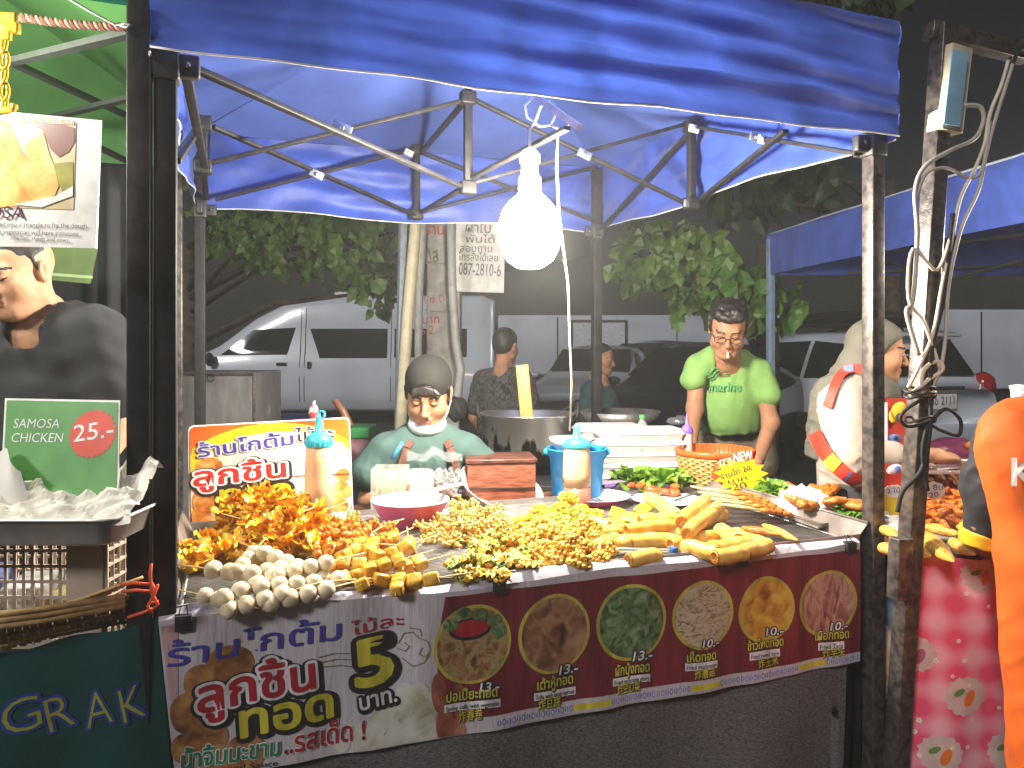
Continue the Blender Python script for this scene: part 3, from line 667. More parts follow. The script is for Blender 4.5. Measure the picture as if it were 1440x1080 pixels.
trailer('long pale box trailer behind the silver and grey cars', (-20) * k, 400 * k, 17.0, .7, H + 44 * k, 2.3, (Vector((122 * k, 16.99, H + 8 * k)), (80 * k, .05, 58 * k)))
k = 15.0 / F
trailer('pale trailer behind the white off-road car at right', 560 * k, 1060 * k, 15.0, .5, H + 52 * k, 2.3)
# ================================================================== counter, tray, banner and skirt
EA, EB = Vector((CT, ST, 0)), Vector((-ST, CT, 0))
tb = thing('counter_table', T(.95, .6, 0), 'long counter table under the trays of fried food', 'table')
part('table_top', MB().box(T(.95, .56, .722), (1.90, 1.12, .03), (0, 0, TH), bev=.004), wood, tb)
for a in (.06, 1.84):
    for b in (.06, 1.06): part('leg', MB().bar(T(a, b, 0), T(a, b, .706), .04), black_steel, tb)
tray = thing('serving_tray', T(.95, .42, .738), 'wide stainless steel tray holding the fried snacks behind the banner', 'tray')
part('tray_base', MB().box(T(.96, .42, .742), (1.92, .86, .006), (0, 0, TH)), steel, tray)
for (a0, b0, a1, b1) in ((.0, -.005, 1.92, -.005), (.0, .85, 1.92, .85)):
    part('rim', MB().bar(T(a0, b0, .757), T(a1, b1, .757), .004, .03), steel, tray)
dull_steel = M('greasy_dull_steel', (.20, .165, .14), rough=.5, metal=.25, var=.35, scale=14, bump=.1, bscale=60)
def sidewall(a, tilt):
    mb = MB(); q = [T(a, -.005, .745), T(a, .85, .745), T(a + tilt, .86, .805), T(a + tilt, -.01, .805)]
    mb.prism(q, Vector((CT, ST, 0)) * .004); mb.tube([q[2], q[3]], .005, 6); return mb
part('side_wall', sidewall(1.90, .05), dull_steel, tray); part('side_wall', sidewall(.015, -.03), dull_steel, tray)
rack = thing('wire_rack', T(.95, .42, .748), 'wire cooling rack under the fried snacks in the steel tray', 'wire rack')
mb = MB()
for i in range(64): b = .012 + .0128 * i; mb.tube([T(.03, b, .757), T(1.88, b, .757)], .0016, 5)
part('wires', mb, zinc, rack); mb = MB()
for i in range(9): a = .04 + .228 * i; mb.tube([T(a, .0, .7535), T(a, .835, .7535)], .0024, 5)
for a in (.03, 1.88): mb.tube([T(a, .0, .757), T(a, .835, .757)], .003, 6)
part('cross_wires', mb, zinc, rack)

def bdisp(x, y):
    return .0035 * math.sin(9 * x + 3 * y) + .003 * math.sin(23 * x - 11 * y + 1) + .0022 * math.sin(41 * x + 6 * y) + .010 * max(0, .55 - y) * math.sin(5 * x + .6)
BP = Panel(T(0, -.034, 0), EA, (0, 0, 1), bdisp)
vinyl = M('white_vinyl', (.50, .465, .50), rough=.30, var=.12, scale=8, bump=.9, bscale=60, stretch=(1, 1, .14), spec=.5)
def vin(n, c, **k): return M(n, c, rough=.28, var=.30, scale=22, bump=.9, bscale=60, stretch=(1, 1, .14), **k)
maroon = vin('maroon_print', (.155, .014, .024)); bluei = vin('blue_ink', (.045, .045, .28)); redi = vin('red_ink', (.36, .012, .025)); blk = vin('black_ink', (.018, .017, .020))
yel = vin('yellow_green_ink', (.52, .46, .035)); grn = vin('green_ink', (.01, .19, .09)); wht = vin('white_ink', (.66, .64, .66)); oliv = vin('olive_ink', (.20, .17, .08)); bluep = vin('blue_pattern_ink', (.20, .20, .45)); ring = vin('yellow_ring_ink', (.42, .36, .05)); pinkish = vin('pale_pink_print', (.42, .26, .28))
ph = [ramp('spring_roll_print', [(.25, (.05, .03, .02)), (.42, (.22, .10, .04)), (.55, (.36, .24, .10)), (.68, (.13, .20, .06)), (.8, (.45, .35, .22))], 26, dist=1.2),
      ramp('fried_tofu_print', [(.28, (.03, .015, .01)), (.45, (.20, .08, .04)), (.6, (.33, .18, .09)), (.78, (.40, .27, .15))], 22, dist=.8),
      ramp('greens_print', [(.3, (.015, .03, .012)), (.45, (.06, .12, .04)), (.58, (.14, .22, .09)), (.75, (.28, .34, .20))], 28, dist=1.5),
      ramp('mushroom_print', [(.3, (.12, .07, .03)), (.44, (.36, .27, .14)), (.56, (.50, .42, .30)), (.75, (.25, .12, .09))], 30, dist=2.0, stretch=(1, 1, 2.2)),
      ramp('corn_print', [(.28, (.22, .07, .01)), (.45, (.50, .24, .03)), (.6, (.62, .42, .05)), (.78, (.55, .45, .2))], 22, dist=.6),
      ramp('taro_print', [(.28, (.10, .03, .025)), (.45, (.36, .14, .10)), (.58, (.52, .30, .22)), (.75, (.20, .11, .05))], 22, dist=1.0, stretch=(1.6, 1.6, .7))]
ballp = ramp('fried_ball_print', [(.3, (.10, .035, .012)), (.48, (.28, .12, .04)), (.7, (.48, .28, .10))], 24, dist=.5)
palep = ramp('fish_ball_print', [(.3, (.30, .28, .16)), (.5, (.55, .54, .46)), (.7, (.68, .67, .63))], 16, dist=.3)
sausp = ramp('sausage_print', [(.3, (.12, .03, .02)), (.5, (.30, .09, .05)), (.7, (.48, .22, .14))], 16, dist=.3)
PM = [vinyl, maroon, bluei, redi, blk, yel, grn, wht, oliv, bluep, ring] + ph + [ballp, palep, sausp, pinkish]
mb = MB()
a1 = 1.896
def ban(a, b):
    x = -.012 + (a1 + .012) * a + .035 * b * (1 - a); y = .752 - .352 * b + .006 * math.sin(7 * x) * (1 - b) - .008 * math.sin(math.pi * a) * b
    return BP.pt(x, y)
mb.grid(ban, 120, 24)
def fold(a, b):
    p = ban(a, 0); w = .012 * math.sin(6 * a * 3.1 + 1) + .006 * math.sin(29 * a)
    return p + EB * (b * (.055 + w)) + Vector((0, 0, .012 * math.sin(math.pi * b) * (1 + .5 * math.sin(17 * a)) - .012 * b * b + .012 * b))
mb.grid(fold, 120, 6)
mb.grid(lambda a, b: BP.pt(.62 + (a1 - .62) * a - .02 * math.sin(b * 3) * (1 - a), .735 - .305 * b, .0012), 80, 20, 1)
mb.grid(lambda a, b: BP.pt(-.008 + .02 * b + (.035 - .02 * b) * a, .74 - .16 * b, .0012), 3, 10, 20)
def pxdisc(cu, cv, ru, rv, mi, off, rot=0, fn=None):
    x0, y0 = BP.px(cu, cv); x1, _ = BP.px(cu + ru, cv); x2, _ = BP.px(cu - ru, cv); _, y2 = BP.px(cu, cv - rv)
    BP.disc(mb, x0, y0, (x1 - x2) / 2, y2 - y0, mi, off, 36, 6, fn, rot, lambda x, y: (max(x, .004), max(y, .403 - .008 * math.sin(math.pi * min(1, max(0, x / a1))))))
# pictures of fried balls, fish balls and sausages on the pale left half
for (u, v, r) in ((322, 938, 34), (287, 960, 30), (268, 1000, 30), (292, 1040, 28), (262, 1050, 22), (345, 1060, 30), (300, 1078, 26)): pxdisc(u, v, r, r * .95, 17, .0012 + random.uniform(0, .0004), fn=lambda t: 1 + .06 * math.sin(3 * t + 1))
for (u, v, ru, rv, rt) in ((512, 1040, 16, 24, .3), (533, 1052, 15, 22, .1), (548, 1000, 17, 26, -.1), (570, 985, 16, 26, .1), (556, 1040, 15, 26, 0), (580, 1025, 16, 26, 0), (590, 985, 15, 28, .1), (602, 1030, 13, 26, 0), (606, 990, 10, 20, 0), (480, 1045, 12, 16, .4), (530, 1020, 13, 18, .4)): pxdisc(u, v, ru, rv, 18, .0013 + random.uniform(0, .0004), rt)
for (u, v, ru, rv) in ((617, 975, 11, 30), (626, 1020, 13, 26), (648, 990, 10, 30), (645, 1030, 10, 20)): pxdisc(u, v, ru, rv, 19, .0019 + random.uniform(0, .0003), .12)
# swirling cloud lines
for pts in ([(447, 925), (470, 919), (500, 919)], [(450, 932), (475, 927), (500, 928)], [(452, 938), (480, 936), (500, 938)],
            [(560, 905), (568, 890), (580, 888), (588, 896), (600, 900), (604, 912), (597, 922), (588, 918), (592, 910)], [(565, 925), (580, 936), (595, 930), (603, 918)], [(560, 912), (570, 915), (575, 908), (568, 903)], [(575, 882), (590, 884), (592, 893)]): BP.line(mb, pts, .0022, 8, .0018)
def T3(body, p0, p1, h, layers, sh=0, base=.0024):
    for k, (mi, bold, dx) in enumerate(layers): BP.text(mb, body, p0, p1, h, mi, base + .0009 * k, bold, sh, dx)
T3('ร้านโกตั้ม', (236, 937), (480, 898), 30, [(2, .014, (0, 0))], .05)
T3('ไม้ละ', (494, 893), (568, 879), 17, [(3, .006, (0, 0))])
T3('ลูกชิ้น', (280, 1001), (443, 966), 45, [(4, .13, (.006, -.006)), (4, .13, (-.002, -.002)), (7, .085, (0, 0)), (3, .025, (0, 0))])
T3('ทอด', (340, 1036), (468, 1008), 44, [(4, .12, (.003, -.003)), (5, .03, (0, 0))])
T3('5', (503, 967), (552, 956), 66, [(4, .10, (.004, -.004)), (4, .09, (-.001, 0)), (5, .03, (0, 0))])
T3('บาท.', (507, 999), (558, 985), 22, [(4, .16, (.002, -.004)), (4, .13, (0, 0)), (7, .02, (0, 0))])
T3('น้ำจิ้มมะขาม', (255, 1080), (393, 1060), 24, [(7, .06, (0, 0)), (6, .02, (0, 0))])
T3('..รสเด็ด !', (400, 1058), (513, 1039), 27, [(7, .06, (0, 0)), (3, .022, (0, 0))])
T3('and Sauce', (320, 1083), (390, 1075), 8, [(4, .004, (0, 0))])
dishes = [((664.6, 905), 55, 56, '13.-', (673, 972), 'ปอเปี๊ยะทอด', (627, 987), (697, 976), 'Spring rolls with vegetable', (626, 1000), (700, 989), '炸春卷', (645, 1014)),
          ((780, 891), 51, 56, '13.-', (786, 949), 'เต้าหู้ทอด', (754, 969), (806, 961), 'Tofu with bean sprout', (752, 983), (808, 975), '炸豆腐', (756, 997)),
          ((888.5, 875), 49, 54, '13.-', (889, 929), 'ผักบุ้งทอด', (864, 950), (912, 943), 'Fried morning glory', (863, 963), (912, 956), '炸空心菜', (868, 976)),
          ((988, 864), 42, 48, '10.-', (984, 909), 'เห็ดทอด', (964, 930), (1003, 924), 'Fried mushroom', (964, 941), (1004, 935), '炸蘑菇', (974, 953)),
          ((1077, 857), 40, 46, '10.-', (1076, 894), 'ข้าวโพดทอด', (1049, 914), (1099, 906), 'Fried sweet corn', (1054, 926), (1093, 920), '炸玉米', (1064, 938)),
          ((1165, 849), 41, 47, '10.-', (1167, 887), 'เผือกทอด', (1147, 901), (1192, 896), 'Fried Taro', (1154, 914), (1184, 910), '炸芋头', (1158, 926))]
for k, (c, ru, rv, price, pp_, th, t0, t1, en, e0, e1, cn, c0) in enumerate(dishes):
    pxdisc(c[0], c[1], ru, rv, 10, .0022); pxdisc(c[0], c[1], ru - 4.5, rv - 4.5, 11 + k, .0030)
    if k == 0:
        pxdisc(c[0] - 4, c[1] - 22, 30, 16, 4, .0036); pxdisc(c[0] - 4, c[1] - 23, 26, 12, 3, .0042)
        for (du, dv) in ((-32, -28), (30, -34), (36, -18), (10, -42), (-14, -44)): pxdisc(c[0] + du, c[1] + dv, 11, 9, 13, .0046)
    sx = .44 if k > 2 else .5
    T3(price, pp_, (pp_[0] + 54 * sx, pp_[1] - 7 * sx * 1.2), 11 if k > 2 else 13, [(4, .10, (0, 0)), (7, .015, (0, 0))], .15, .0052)
    T3(th, t0, t1, 14 if k < 3 else 12, [(4, .09, (.001, -.001)), (5, .02, (0, 0))], 0, .0052)
    m0, m1 = BP.px(*e0), BP.px(*e1); qa, qb, qc, qd = [Vector(BP.px(*p_)) for p_ in ((e0[0] - 2, e0[1] + 2), (e1[0] + 2, e1[1] + 2), (e1[0] + 2, e1[1] - 9), (e0[0] - 2, e0[1] - 9))]; mb.grid(lambda s_, t_: BP.pt(*qa.lerp(qb, s_).lerp(qd.lerp(qc, s_), t_), .0040), 14, 2, 7)
    T3(en, e0, e1, 6.5, [(4, .008, (0, 0))]) if 0 else BP.text(mb, en, e0, e1, 6.5, 4, .0056, .006)
    T3(cn, c0, (c0[0] + 40 * sx * 1.6, c0[1] - 6), 12 if k < 3 else 10, [(4, .05, (.001, -.001)), (5, .01, (0, 0))], 0, .0040)
# patterned strip along the hem
mb.grid(lambda a, b: BP.pt(.74 + (a1 - .74) * a, .429 - .026 * b - .006 * math.sin(math.pi * (.38 + .6 * a)) * 1, .0020), 80, 3, 0)
for i in range(86):
    x = .75 + i * .0133
    q = math.sin(math.pi * (.38 + .6 * (x - .74) / (a1 - .74))) * .006
    if (.955 < x < 1.06) or (1.30 < x < 1.40) or (1.66 < x < 1.77): 
        mb.grid(lambda a, b: BP.pt(x + .0133 * a, .424 - q - .016 * b, .0026), 1, 1, 5); continue
    BP.disc(mb, x + .006, .416 - q, .0056, .009, 9, .0026, 10, 1); 
    BP.disc(mb, x + .006, .416 - q, .0032, .005, 0, .0032, 8, 1) if i % 2 else BP.quad(mb, x + .0045, .407 - q, x + .0075, .425 - q, 0, .0032)
solo('menu_banner', mb, PM, 'printed vinyl banner with Thai lettering and six round food pictures along the counter', 'banner')
bc_ = MB()
for k, (u, v) in enumerate(((258, 853), (702, 826), (1040, 786), (1196, 772))):
    x, y = BP.px(u, v); p = BP.pt(x, .742, .006)
    m = MB().box(p, (.034, .012, .030), (0, 0, TH), bev=.003).box(p + EB * .02 + Vector((0, 0, .016)), (.034, .05, .004), (0, 0, TH)).tube([p + Vector((0, 0, .014)) + EA * -.01, p + EB * .02 + Vector((0, 0, .034)) + EA * -.006, p + EB * .02 + Vector((0, 0, .034)) + EA * .006, p + Vector((0, 0, .014)) + EA * .01], .0016, 6)
    solo('binder_clip', m, rubber, ['black clip at the left corner of the banner by the fish balls', 'black clip above the first round food picture', 'black clip under the front spring rolls', 'black clip at the right end of the banner'][k], 'clip', 'clips holding the banner')
cloth_grey = M('grey_woven_cloth', (.070, .066, .070), rough=.95, var=.7, scale=120, bump=.5, bscale=200, col2=(.165, .150, .145), lo=.36, hi=.66, stretch=(1, 1, 2.6), detail=8)
cloth_grey.node_tree.nodes['Principled BSDF'].inputs['Specular IOR Level'].default_value = .1
solo('table_skirt', MB().grid(lambda a, b: T(-.005 + 1.885 * a - .03 * b * (a > .97), -.012 + .020 * math.sin(11 * a + 2 * b) * b + .012 * math.sin(26 * a + 3 * b) * b, .738 - .735 * b), 100, 30), cloth_grey, 'grey woven cloth hanging below the printed banner', 'table cloth')
solo('dark_tarp', MB().grid(lambda a, b: T(1.89 + .16 * a, .03 + .02 * math.sin(9 * a + 4 * b) + .1 * a, .75 - .745 * b), 16, 30), M('black_tarp', (.012, .011, .012), rough=.5, var=.3, bump=.3), 'black tarp hanging in the gap right of the grey cloth', 'tarp')

# ================================================================== orange menu board standing on the tray
c_bl, c_br, c_tl = (266, 741), (497, 722), (259, 599)
p_bl, p_br, p_tl = W(*c_bl, 2.50), W(*c_br, 2.62), W(*c_tl, 2.54)
SP = Panel(p_bl, p_br - p_bl, p_tl - p_bl); wS = (p_br - p_bl).length; hS = (p_tl - p_bl).length
orange = M('orange_red_print', (.72, .07, .01), rough=.3, var=.2, scale=4, col2=(.80, .20, .02)); yelp = M('yellow_print', (.78, .52, .02), rough=.3); creamp = M('cream_print', (.74, .68, .50), rough=.3, var=.06)
SM = [white_gloss, orange, yelp, creamp, M('violet_ink', (.07, .05, .30), rough=.3), M('bright_red_ink', (.60, .03, .02), rough=.3), M('dark_brown_ink', (.035, .022, .02), rough=.3), M('lime_ink', (.55, .48, .01), rough=.3), ramp('fried_food_print', [(.28, (.25, .05, .01)), (.45, (.62, .20, .03)), (.6, (.72, .38, .10)), (.75, (.8, .58, .28))], 24, dist=.6), M('red_line_ink', (.4, .02, .02)), M('green_corner_ink', (.02, .2, .1))]
mb = MB()
def rr(x, y, r=.018):
    pts = []
    for cx, cy, t0 in ((wS - r, r, -90), (wS - r, hS - r, 0), (r, hS - r, 90), (r, r, 180)):
        for k in range(5): t = R(t0 + 22.5 * k); pts.append((cx + r * math.cos(t), cy + r * math.sin(t)))
    return pts
mb.prism([SP.pt(x, y) for x, y in rr(0, 0)], -SP.n * .006)
ins = [(wS / 2 + (x - wS / 2) * .985, hS / 2 + (y - hS / 2) * .97) for x, y in rr(0, 0)]
mb.add([SP.pt(x, y, .0008) for x, y in ins], [tuple(range(len(ins)))], 1, False)
def clipell(cx, cy, rx, ry, mi, off):
    pts = []
    for k in range(48):
        t = 2 * math.pi * k / 48; x, y = cx + rx * math.cos(t), cy + ry * math.sin(t)
        pts.append((min(max(x, .006), wS - .006), min(max(y, .006), hS - .006)))
    mb.add([SP.pt(x, y, off) for x, y in pts], [tuple(range(48))], mi, False)
clipell(wS * .5, hS * .42, wS * .60, hS * .56, 2, .0014); clipell(wS * .54, hS * .36, wS * .55, hS * .53, 3, .002)
def sdisc(u, v, r, mi, off, k=1.0):
    x, y = SP.px(u, v); rx = abs(SP.px(u + r, v)[0] - x); SP.disc(mb, x, y, rx, rx * k, mi, off, 26, 4, lambda t: 1 + .05 * math.sin(3 * t + u))
for (u, v, r) in ((295, 660, 19), (282, 680, 16), (290, 705, 20), (284, 727, 15), (305, 728, 14), (330, 705, 16), (345, 730, 14), (480, 690, 14), (478, 712, 12), (482, 668, 10)): sdisc(u, v, r, 8, .0026 + random.uniform(0, .0006), .95)
for (u, v, r) in ((408, 695, 12), (418, 680, 11), (412, 715, 12), (425, 700, 11)): sdisc(u, v, r, 3, .0034 + random.uniform(0, .0004), 1.3)
SP.poly(mb, [(262, 677), (492, 667), (492, 665.5), (262, 675.5)], 9, .0042)
def S3(body, p0, p1, h, layers, sh=0):
    for k, (mi, bold, d) in enumerate(layers): SP.text(mb, body, p0, p1, h, mi, .0046 + .0008 * k, bold, sh, d)
S3('ร้านโกตั้ม', (280, 643), (413, 625), 17, [(0, .07, (0, 0)), (4, .018, (0, 0))]); S3('ไม้ละ', (416, 621), (470, 616), 16, [(0, .06, (0, 0)), (6, .014, (0, 0))])
S3('ลูกชิ้น', (274, 684), (402, 670), 25, [(6, .15, (.002, -.002)), (0, .09, (0, 0)), (5, .02, (0, 0))]); S3('ทอด', (311, 713), (409, 702), 30, [(6, .12, (0, 0)), (7, .02, (0, 0))])
S3('ราคา', (442, 662), (486, 634), 18, [(0, .08, (0, 0))])
SP.poly(mb, [(466, 739), (497, 736), (496, 718), (466, 721)], 0, .0044); SP.poly(mb, [(467, 734), (472, 734), (472, 724), (467, 724)], 10, .005)
S3('อร่อย', (474, 731), (493, 729), 6, [(10, .01, (0, 0))])
board = solo('menu_board', mb, SM, 'orange and yellow upright menu board with Thai lettering behind the snacks', 'menu board', loc=p_bl)

# ================================================================== neighbour on the left: green canopy stall
gt = thing('market_canopy', T(-1.06, TD / 2, 0), 'green canopy of the samosa stall at the left edge', 'canopy')
gz0, gz1 = 2.06, 2.32
gc = [T(-2.06, -.03, gz1), T(-.06, -.03, gz1), T(-.06, 1.93, gz1), T(-2.06, 1.93, gz1)]; gp = T(-1.06, .95, 2.78)
mb = MB()
for i in range(4):
    p, q = gc[i], gc[(i + 1) % 4]; mb.grid(lambda a, b: p.lerp(q, a).lerp(gp, b) - Vector((0, 0, .06 * math.sin(math.pi * a) * (1 - b))), 12, 8)
part('canopy_roof', mb, green_cloth, gt)
teal_edge = M('teal_plastic_edge', (.02, .20, .12), rough=.3, transl=.3)
for i in range(4):
    p, q = gc[i], gc[(i + 1) % 4]; dn = .26 if i == 0 else .18
    part('valance', MB().grid(lambda a, b: p.lerp(q, a) + Vector((.004 * math.sin(30 * a), -.006 * math.sin(24 * a) - .01 * b, -dn * b)), 40, 8), teal_edge if i == 0 else green_cloth, gt)
for a, b in ((-.0505, -.01), (-2.02, 0), (-2.02, 1.9)): part('leg', MB().bar(T(a, b, 0), T(a, b, 2.3), .047, bev=.004, up=(CT, ST, 0)), black_steel, gt)
part('leg', MB().bar(W(250, 900, 3.2) * 1, W(249, 180, 3.2), .042, bev=.004), worn_steel, gt)
dim_bar = M('grey_bar', (.05, .06, .05), rough=.5)
for p, q in (((-30, 98, 2.5), (186, 46, 1.75)), ((0, 80, 2.3), (190, 168, 3.2)), ((60, 168, 3.0), (190, 136, 2.6)), ((130, 203, 3.0), (190, 232, 3.3))): part('scissor_bar', MB().bar(W(*p), W(*q), .028, .016), dim_bar, gt)
rope = thing('twisted_rope', W(30, 25, 1.7), 'red and white twisted rope tied across the green canopy', 'rope')
for s_, m_ in ((0, M('pale_red_strand', (.50, .16, .10), rough=.8)), (math.pi, M('white_strand', (.55, .48, .42), rough=.8))):
    pts = []
    for k in range(90):
        t = k / 89; c = W(28 + 152 * t, 24 + 14 * t + 3 * math.sin(math.pi * t), 1.7); pts.append(c + Vector((0, .005 * math.cos(t * 70 + s_), .005 * math.sin(t * 70 + s_))))
    part('strand', MB().tube(pts, .0055, 6), m_, rope)
solo('tie_wire', MB().tube([W(92, -5, 1.66), W(130, 18, 1.66), W(163, 36, 1.66), W(176, 33, 1.64), W(184, 36, 1.62), W(178, 39, 1.62), W(170, 36, 1.64)], .003, 6), grey_alu, 'thin pale wire tied to the left black post', 'wire')
yp = M('yellow_plastic', (.68, .44, .015), rough=.4)
hng = thing('yellow_hanger', W(8, 160, 1.55), 'yellow plastic hanger chain holding the samosa poster', 'hanger')
mb = MB()
for k in range(5): c = W(6, 62 + 22 * k, 1.55); mb.tube([c + Vector((.008 * math.cos(t) * (1 if k % 2 else .5), .004 * math.sin(t) * (0 if k % 2 else 1), .018 * math.sin(t))) for t in np.linspace(0, 6.28, 16)], .004, 6, close=False)
part('chain', mb, yp, hng)
part('upper_clip', MB().box(W(12, 32, 1.55), (.036, .012, .040), bev=.004).box(W(24, 40, 1.55), (.010, .014, .022), bev=.003).box(W(6, 50, 1.55), (.028, .010, .02), bev=.003), yp, hng)
part('lower_clip', MB().box(W(4, 156, 1.54), (.05, .012, .016), bev=.004).box(W(20, 150, 1.54), (.010, .014, .012), bev=.003), yp, hng)

# samosa poster
P0 = Panel(W(-72, 345, 1.56), W(135, 349, 1.50) - W(-72, 345, 1.56), W(-70, 158, 1.56) - W(-72, 345, 1.56))
mb = MB(); mb.prism([P0.pt(*P0.px(*p)) for p in ((-72, 345), (135, 349), (142, 169), (-70, 150))], -P0.n * .003)
P0.poly(mb, [(-60, 290), (104, 295), (108, 172), (20, 163), (-60, 160)], 1, .0012)
samp = ramp('samosa_crust_print', [(.25, (.42, .16, .03)), (.45, (.70, .38, .08)), (.6, (.80, .58, .20)), (.78, (.85, .75, .50))], 14, dist=.5)
P0.poly(mb, [(-60, 290), (-40, 170), (0, 166), (14, 172), (30, 210), (60, 250), (80, 272), (60, 288), (0, 292)], 2, .002)
P0.poly(mb, [(34, 205), (50, 195), (62, 184), (70, 215), (78, 235), (84, 262), (78, 276), (60, 256), (48, 238)], 2, .0026)
P0.poly(mb, [(50, 178), (80, 172), (106, 180), (106, 200), (98, 214), (84, 222), (72, 210), (62, 184)], 3, .0022)
P0.poly(mb, [(76, 230), (104, 228), (104, 268), (90, 272), (82, 255)], 4, .0022)
P0.poly(mb, [(28, 172), (34, 162), (104, 170), (106, 176), (60, 174)], 5, .0028)
P0.poly(mb, [(20, 288), (80, 276), (104, 262), (104, 276), (60, 292)], 0, .0030)
P0.text(mb, 'SAMOSA', (-66, 305), (36, 308), 17, 6, .0036, .004)
for k, (t, y) in enumerate((('Thin dough is folded into a triangle to fry the dough', 317), ('and the vegetarian will have potatoes', 328), ('chicken, sheep and cows.', 337))): P0.text(mb, t, (-62 + 40 * k, y), (124 - 12 * k, y + 4), 6, 7, .0036, .002)
solo('samosa_poster', mb, [white_gloss, M('warm_photo_ground', (.62, .50, .30), rough=.35), samp, M('dark_sauce_print', (.16, .04, .03), rough=.35), M('olive_lime_print', (.30, .28, .05), rough=.35, var=.3), ramp('striped_print', [(.4, (.6, .2, .12)), (.6, (.75, .65, .45))], 60, kind='wave'), M('plum_ink', (.10, .03, .08), rough=.4), M('grey_ink', (.12, .10, .12), rough=.4)], 'white samosa poster with a picture of golden pastries hanging at top left', 'poster')

# green price sign
P1 = Panel(W(3, 650, 1.62), W(166, 650, 1.60) - W(3, 650, 1.62), W(8, 562, 1.66) - W(3, 650, 1.62))
mb = MB(); mb.prism([P1.pt(*P1.px(*p)) for p in ((0, 700), (166, 700), (169, 563), (7, 560))], -P1.n * .003)
P1.poly(mb, [(3, 700), (164, 700), (166.5, 566), (10, 563)], 1, .001)
x, y = P1.px(131, 610); rx = P1.px(131 + 32, 610)[0] - x
P1.disc(mb, x, y, rx, rx, 2, .0018, 96, 2, lambda t: 1 + .055 * (1 if math.sin(26 * t) > 0 else -1) * abs(math.sin(26 * t)))
P1.text(mb, '25.-', (104, 622), (160, 614), 24, 0, .0026, .004); P1.text(mb, 'SAMOSA', (19, 602), (84, 602), 13, 0, .0018, -.004); P1.text(mb, 'CHICKEN', (16, 622), (88, 622), 13, 0, .0018, -.004)
solo('price_sign', mb, [white_gloss, M('sign_green', (.09, .29, .07), rough=.4), M('burst_red', (.66, .06, .025), rough=.4)], 'green price sign reading SAMOSA CHICKEN with a red burst', 'price sign')
P2 = Panel(W(60, 392, 3.0), W(126, 400, 3.0) - W(60, 392, 3.0), (0, 0, 1)); mb = MB()
mb.prism([P2.pt(*P2.px(*p)) for p in ((50, 392), (127, 399), (137, 350), (50, 340))], -P2.n * .003); P2.poly(mb, [(50, 386), (130, 392), (131, 388), (50, 382)], 1, .001)
solo('menu_card', mb, [M('olive_green_card', (.10, .15, .05), rough=.5), M('pale_green_ink', (.3, .4, .2))], 'dark olive card hanging behind the ear of the man in black', 'card')
solo('grey_curtain', MB().grid(lambda a, b: W(100 + 90 * a, 235 + 500 * b, 3.5) + Vector((0, .02 * math.sin(18 * a), 0)), 20, 4), M('dark_grey_curtain', (.035, .036, .040), rough=.9), 'dark grey sheet closing the back of the left stall', 'curtain')

# tray with white paper
tr = thing('steel_tray', W(60, 745, 1.56), 'deep stainless tray lined with white paper at the left stall', 'tray')
pr = W(176, 712, 1.62); z0 = pr.z
mb = MB(); y0, y1 = 1.50, 1.68
def rrect(x0, x1, ya, yb, z, r, n=5):
    out = []
    for cx, cy, t0 in ((x1 - r, ya + r, -90), (x1 - r, yb - r, 0), (x0 + r, yb - r, 90), (x0 + r, ya + r, 180)):
        for k in range(n): t = R(t0 + 90 / (n - 1) * k); out.append((cx + r * math.cos(t), cy + r * math.sin(t), z))
    return out
x1_ = W(172, 712, 1.52).x; x0_ = x1_ - .62
rings = [rrect(x0_ + .03, x1_ - .03, y0 + .025, y1 - .025, z0 - .058, .03), rrect(x0_ + .012, x1_ - .012, y0 + .01, y1 - .01, z0 - .05, .04), rrect(x0_, x1_, y0, y1, z0, .045), rrect(x0_ - .008, x1_ + .008, y0 - .008, y1 + .008, z0 + .001, .05), rrect(x0_ - .008, x1_ + .008, y0 - .008, y1 + .008, z0 - .003, .05)]
n = len(rings[0]); vs = [p for r_ in rings for p in r_]; fs = [(i * n + k, i * n + (k + 1) % n, (i + 1) * n + (k + 1) % n, (i + 1) * n + k) for i in range(len(rings) - 1) for k in range(n)] + [tuple(range(n))[::-1]]
part('pan', mb.add(vs, fs), M('satin_steel', (.60, .58, .57), rough=.38, metal=.3, var=.1, bump=.04, bscale=120), tr)
tr2 = thing('paper_sheet', W(80, 690, 1.66), 'crumpled white greaseproof paper heaped in the left steel tray', 'paper')
def crease(x, y, sd):
    return sum((abs(((x * cx + y * cy) * f + p) % 2 - 1) - .5) * w for cx, cy, f, p, w in ((.8, .6, 5, sd, .5), (.5, -.86, 8, 1.3 + sd, .34), (.95, .3, 13, .4, .2), (-.3, .95, 17, .9 + sd, .13), (.7, .7, 29, .2, .07)))
def pap(a, b):
    x = x0_ - .005 + (x1_ - x0_ + .02) * a; y = y0 + .012 + .155 * b
    z = z0 - .012 + .085 * b ** .8 + .060 * crease(a * 2.4, b * .9, .3) * (.25 + b) + .02 * max(0, a - .7) * 3 * b
    return Vector((x + .012 * crease(b * 2, a * 3, 1.1), y, z))
part('sheet', MB().grid(pap, 90, 40, smooth=False), M('greaseproof_paper', (.72, .68, .60), rough=.5, var=.12, scale=8, col2=(.78, .75, .68), transl=.25), tr2)
q = W(20, 640, 1.60); m = MB().grid(lambda a, b: W(-20 + 62 * a - 18 * b * (1 - a), 708 - 78 * b * (1 - .35 * abs(a - .45) * 2), 1.57) + Vector((0, .03 * math.sin(5 * a) * b, 0)), 12, 8)
part('folded_corner', m, M('stiff_white_paper', (.76, .74, .70), rough=.5, var=.05), tr2)
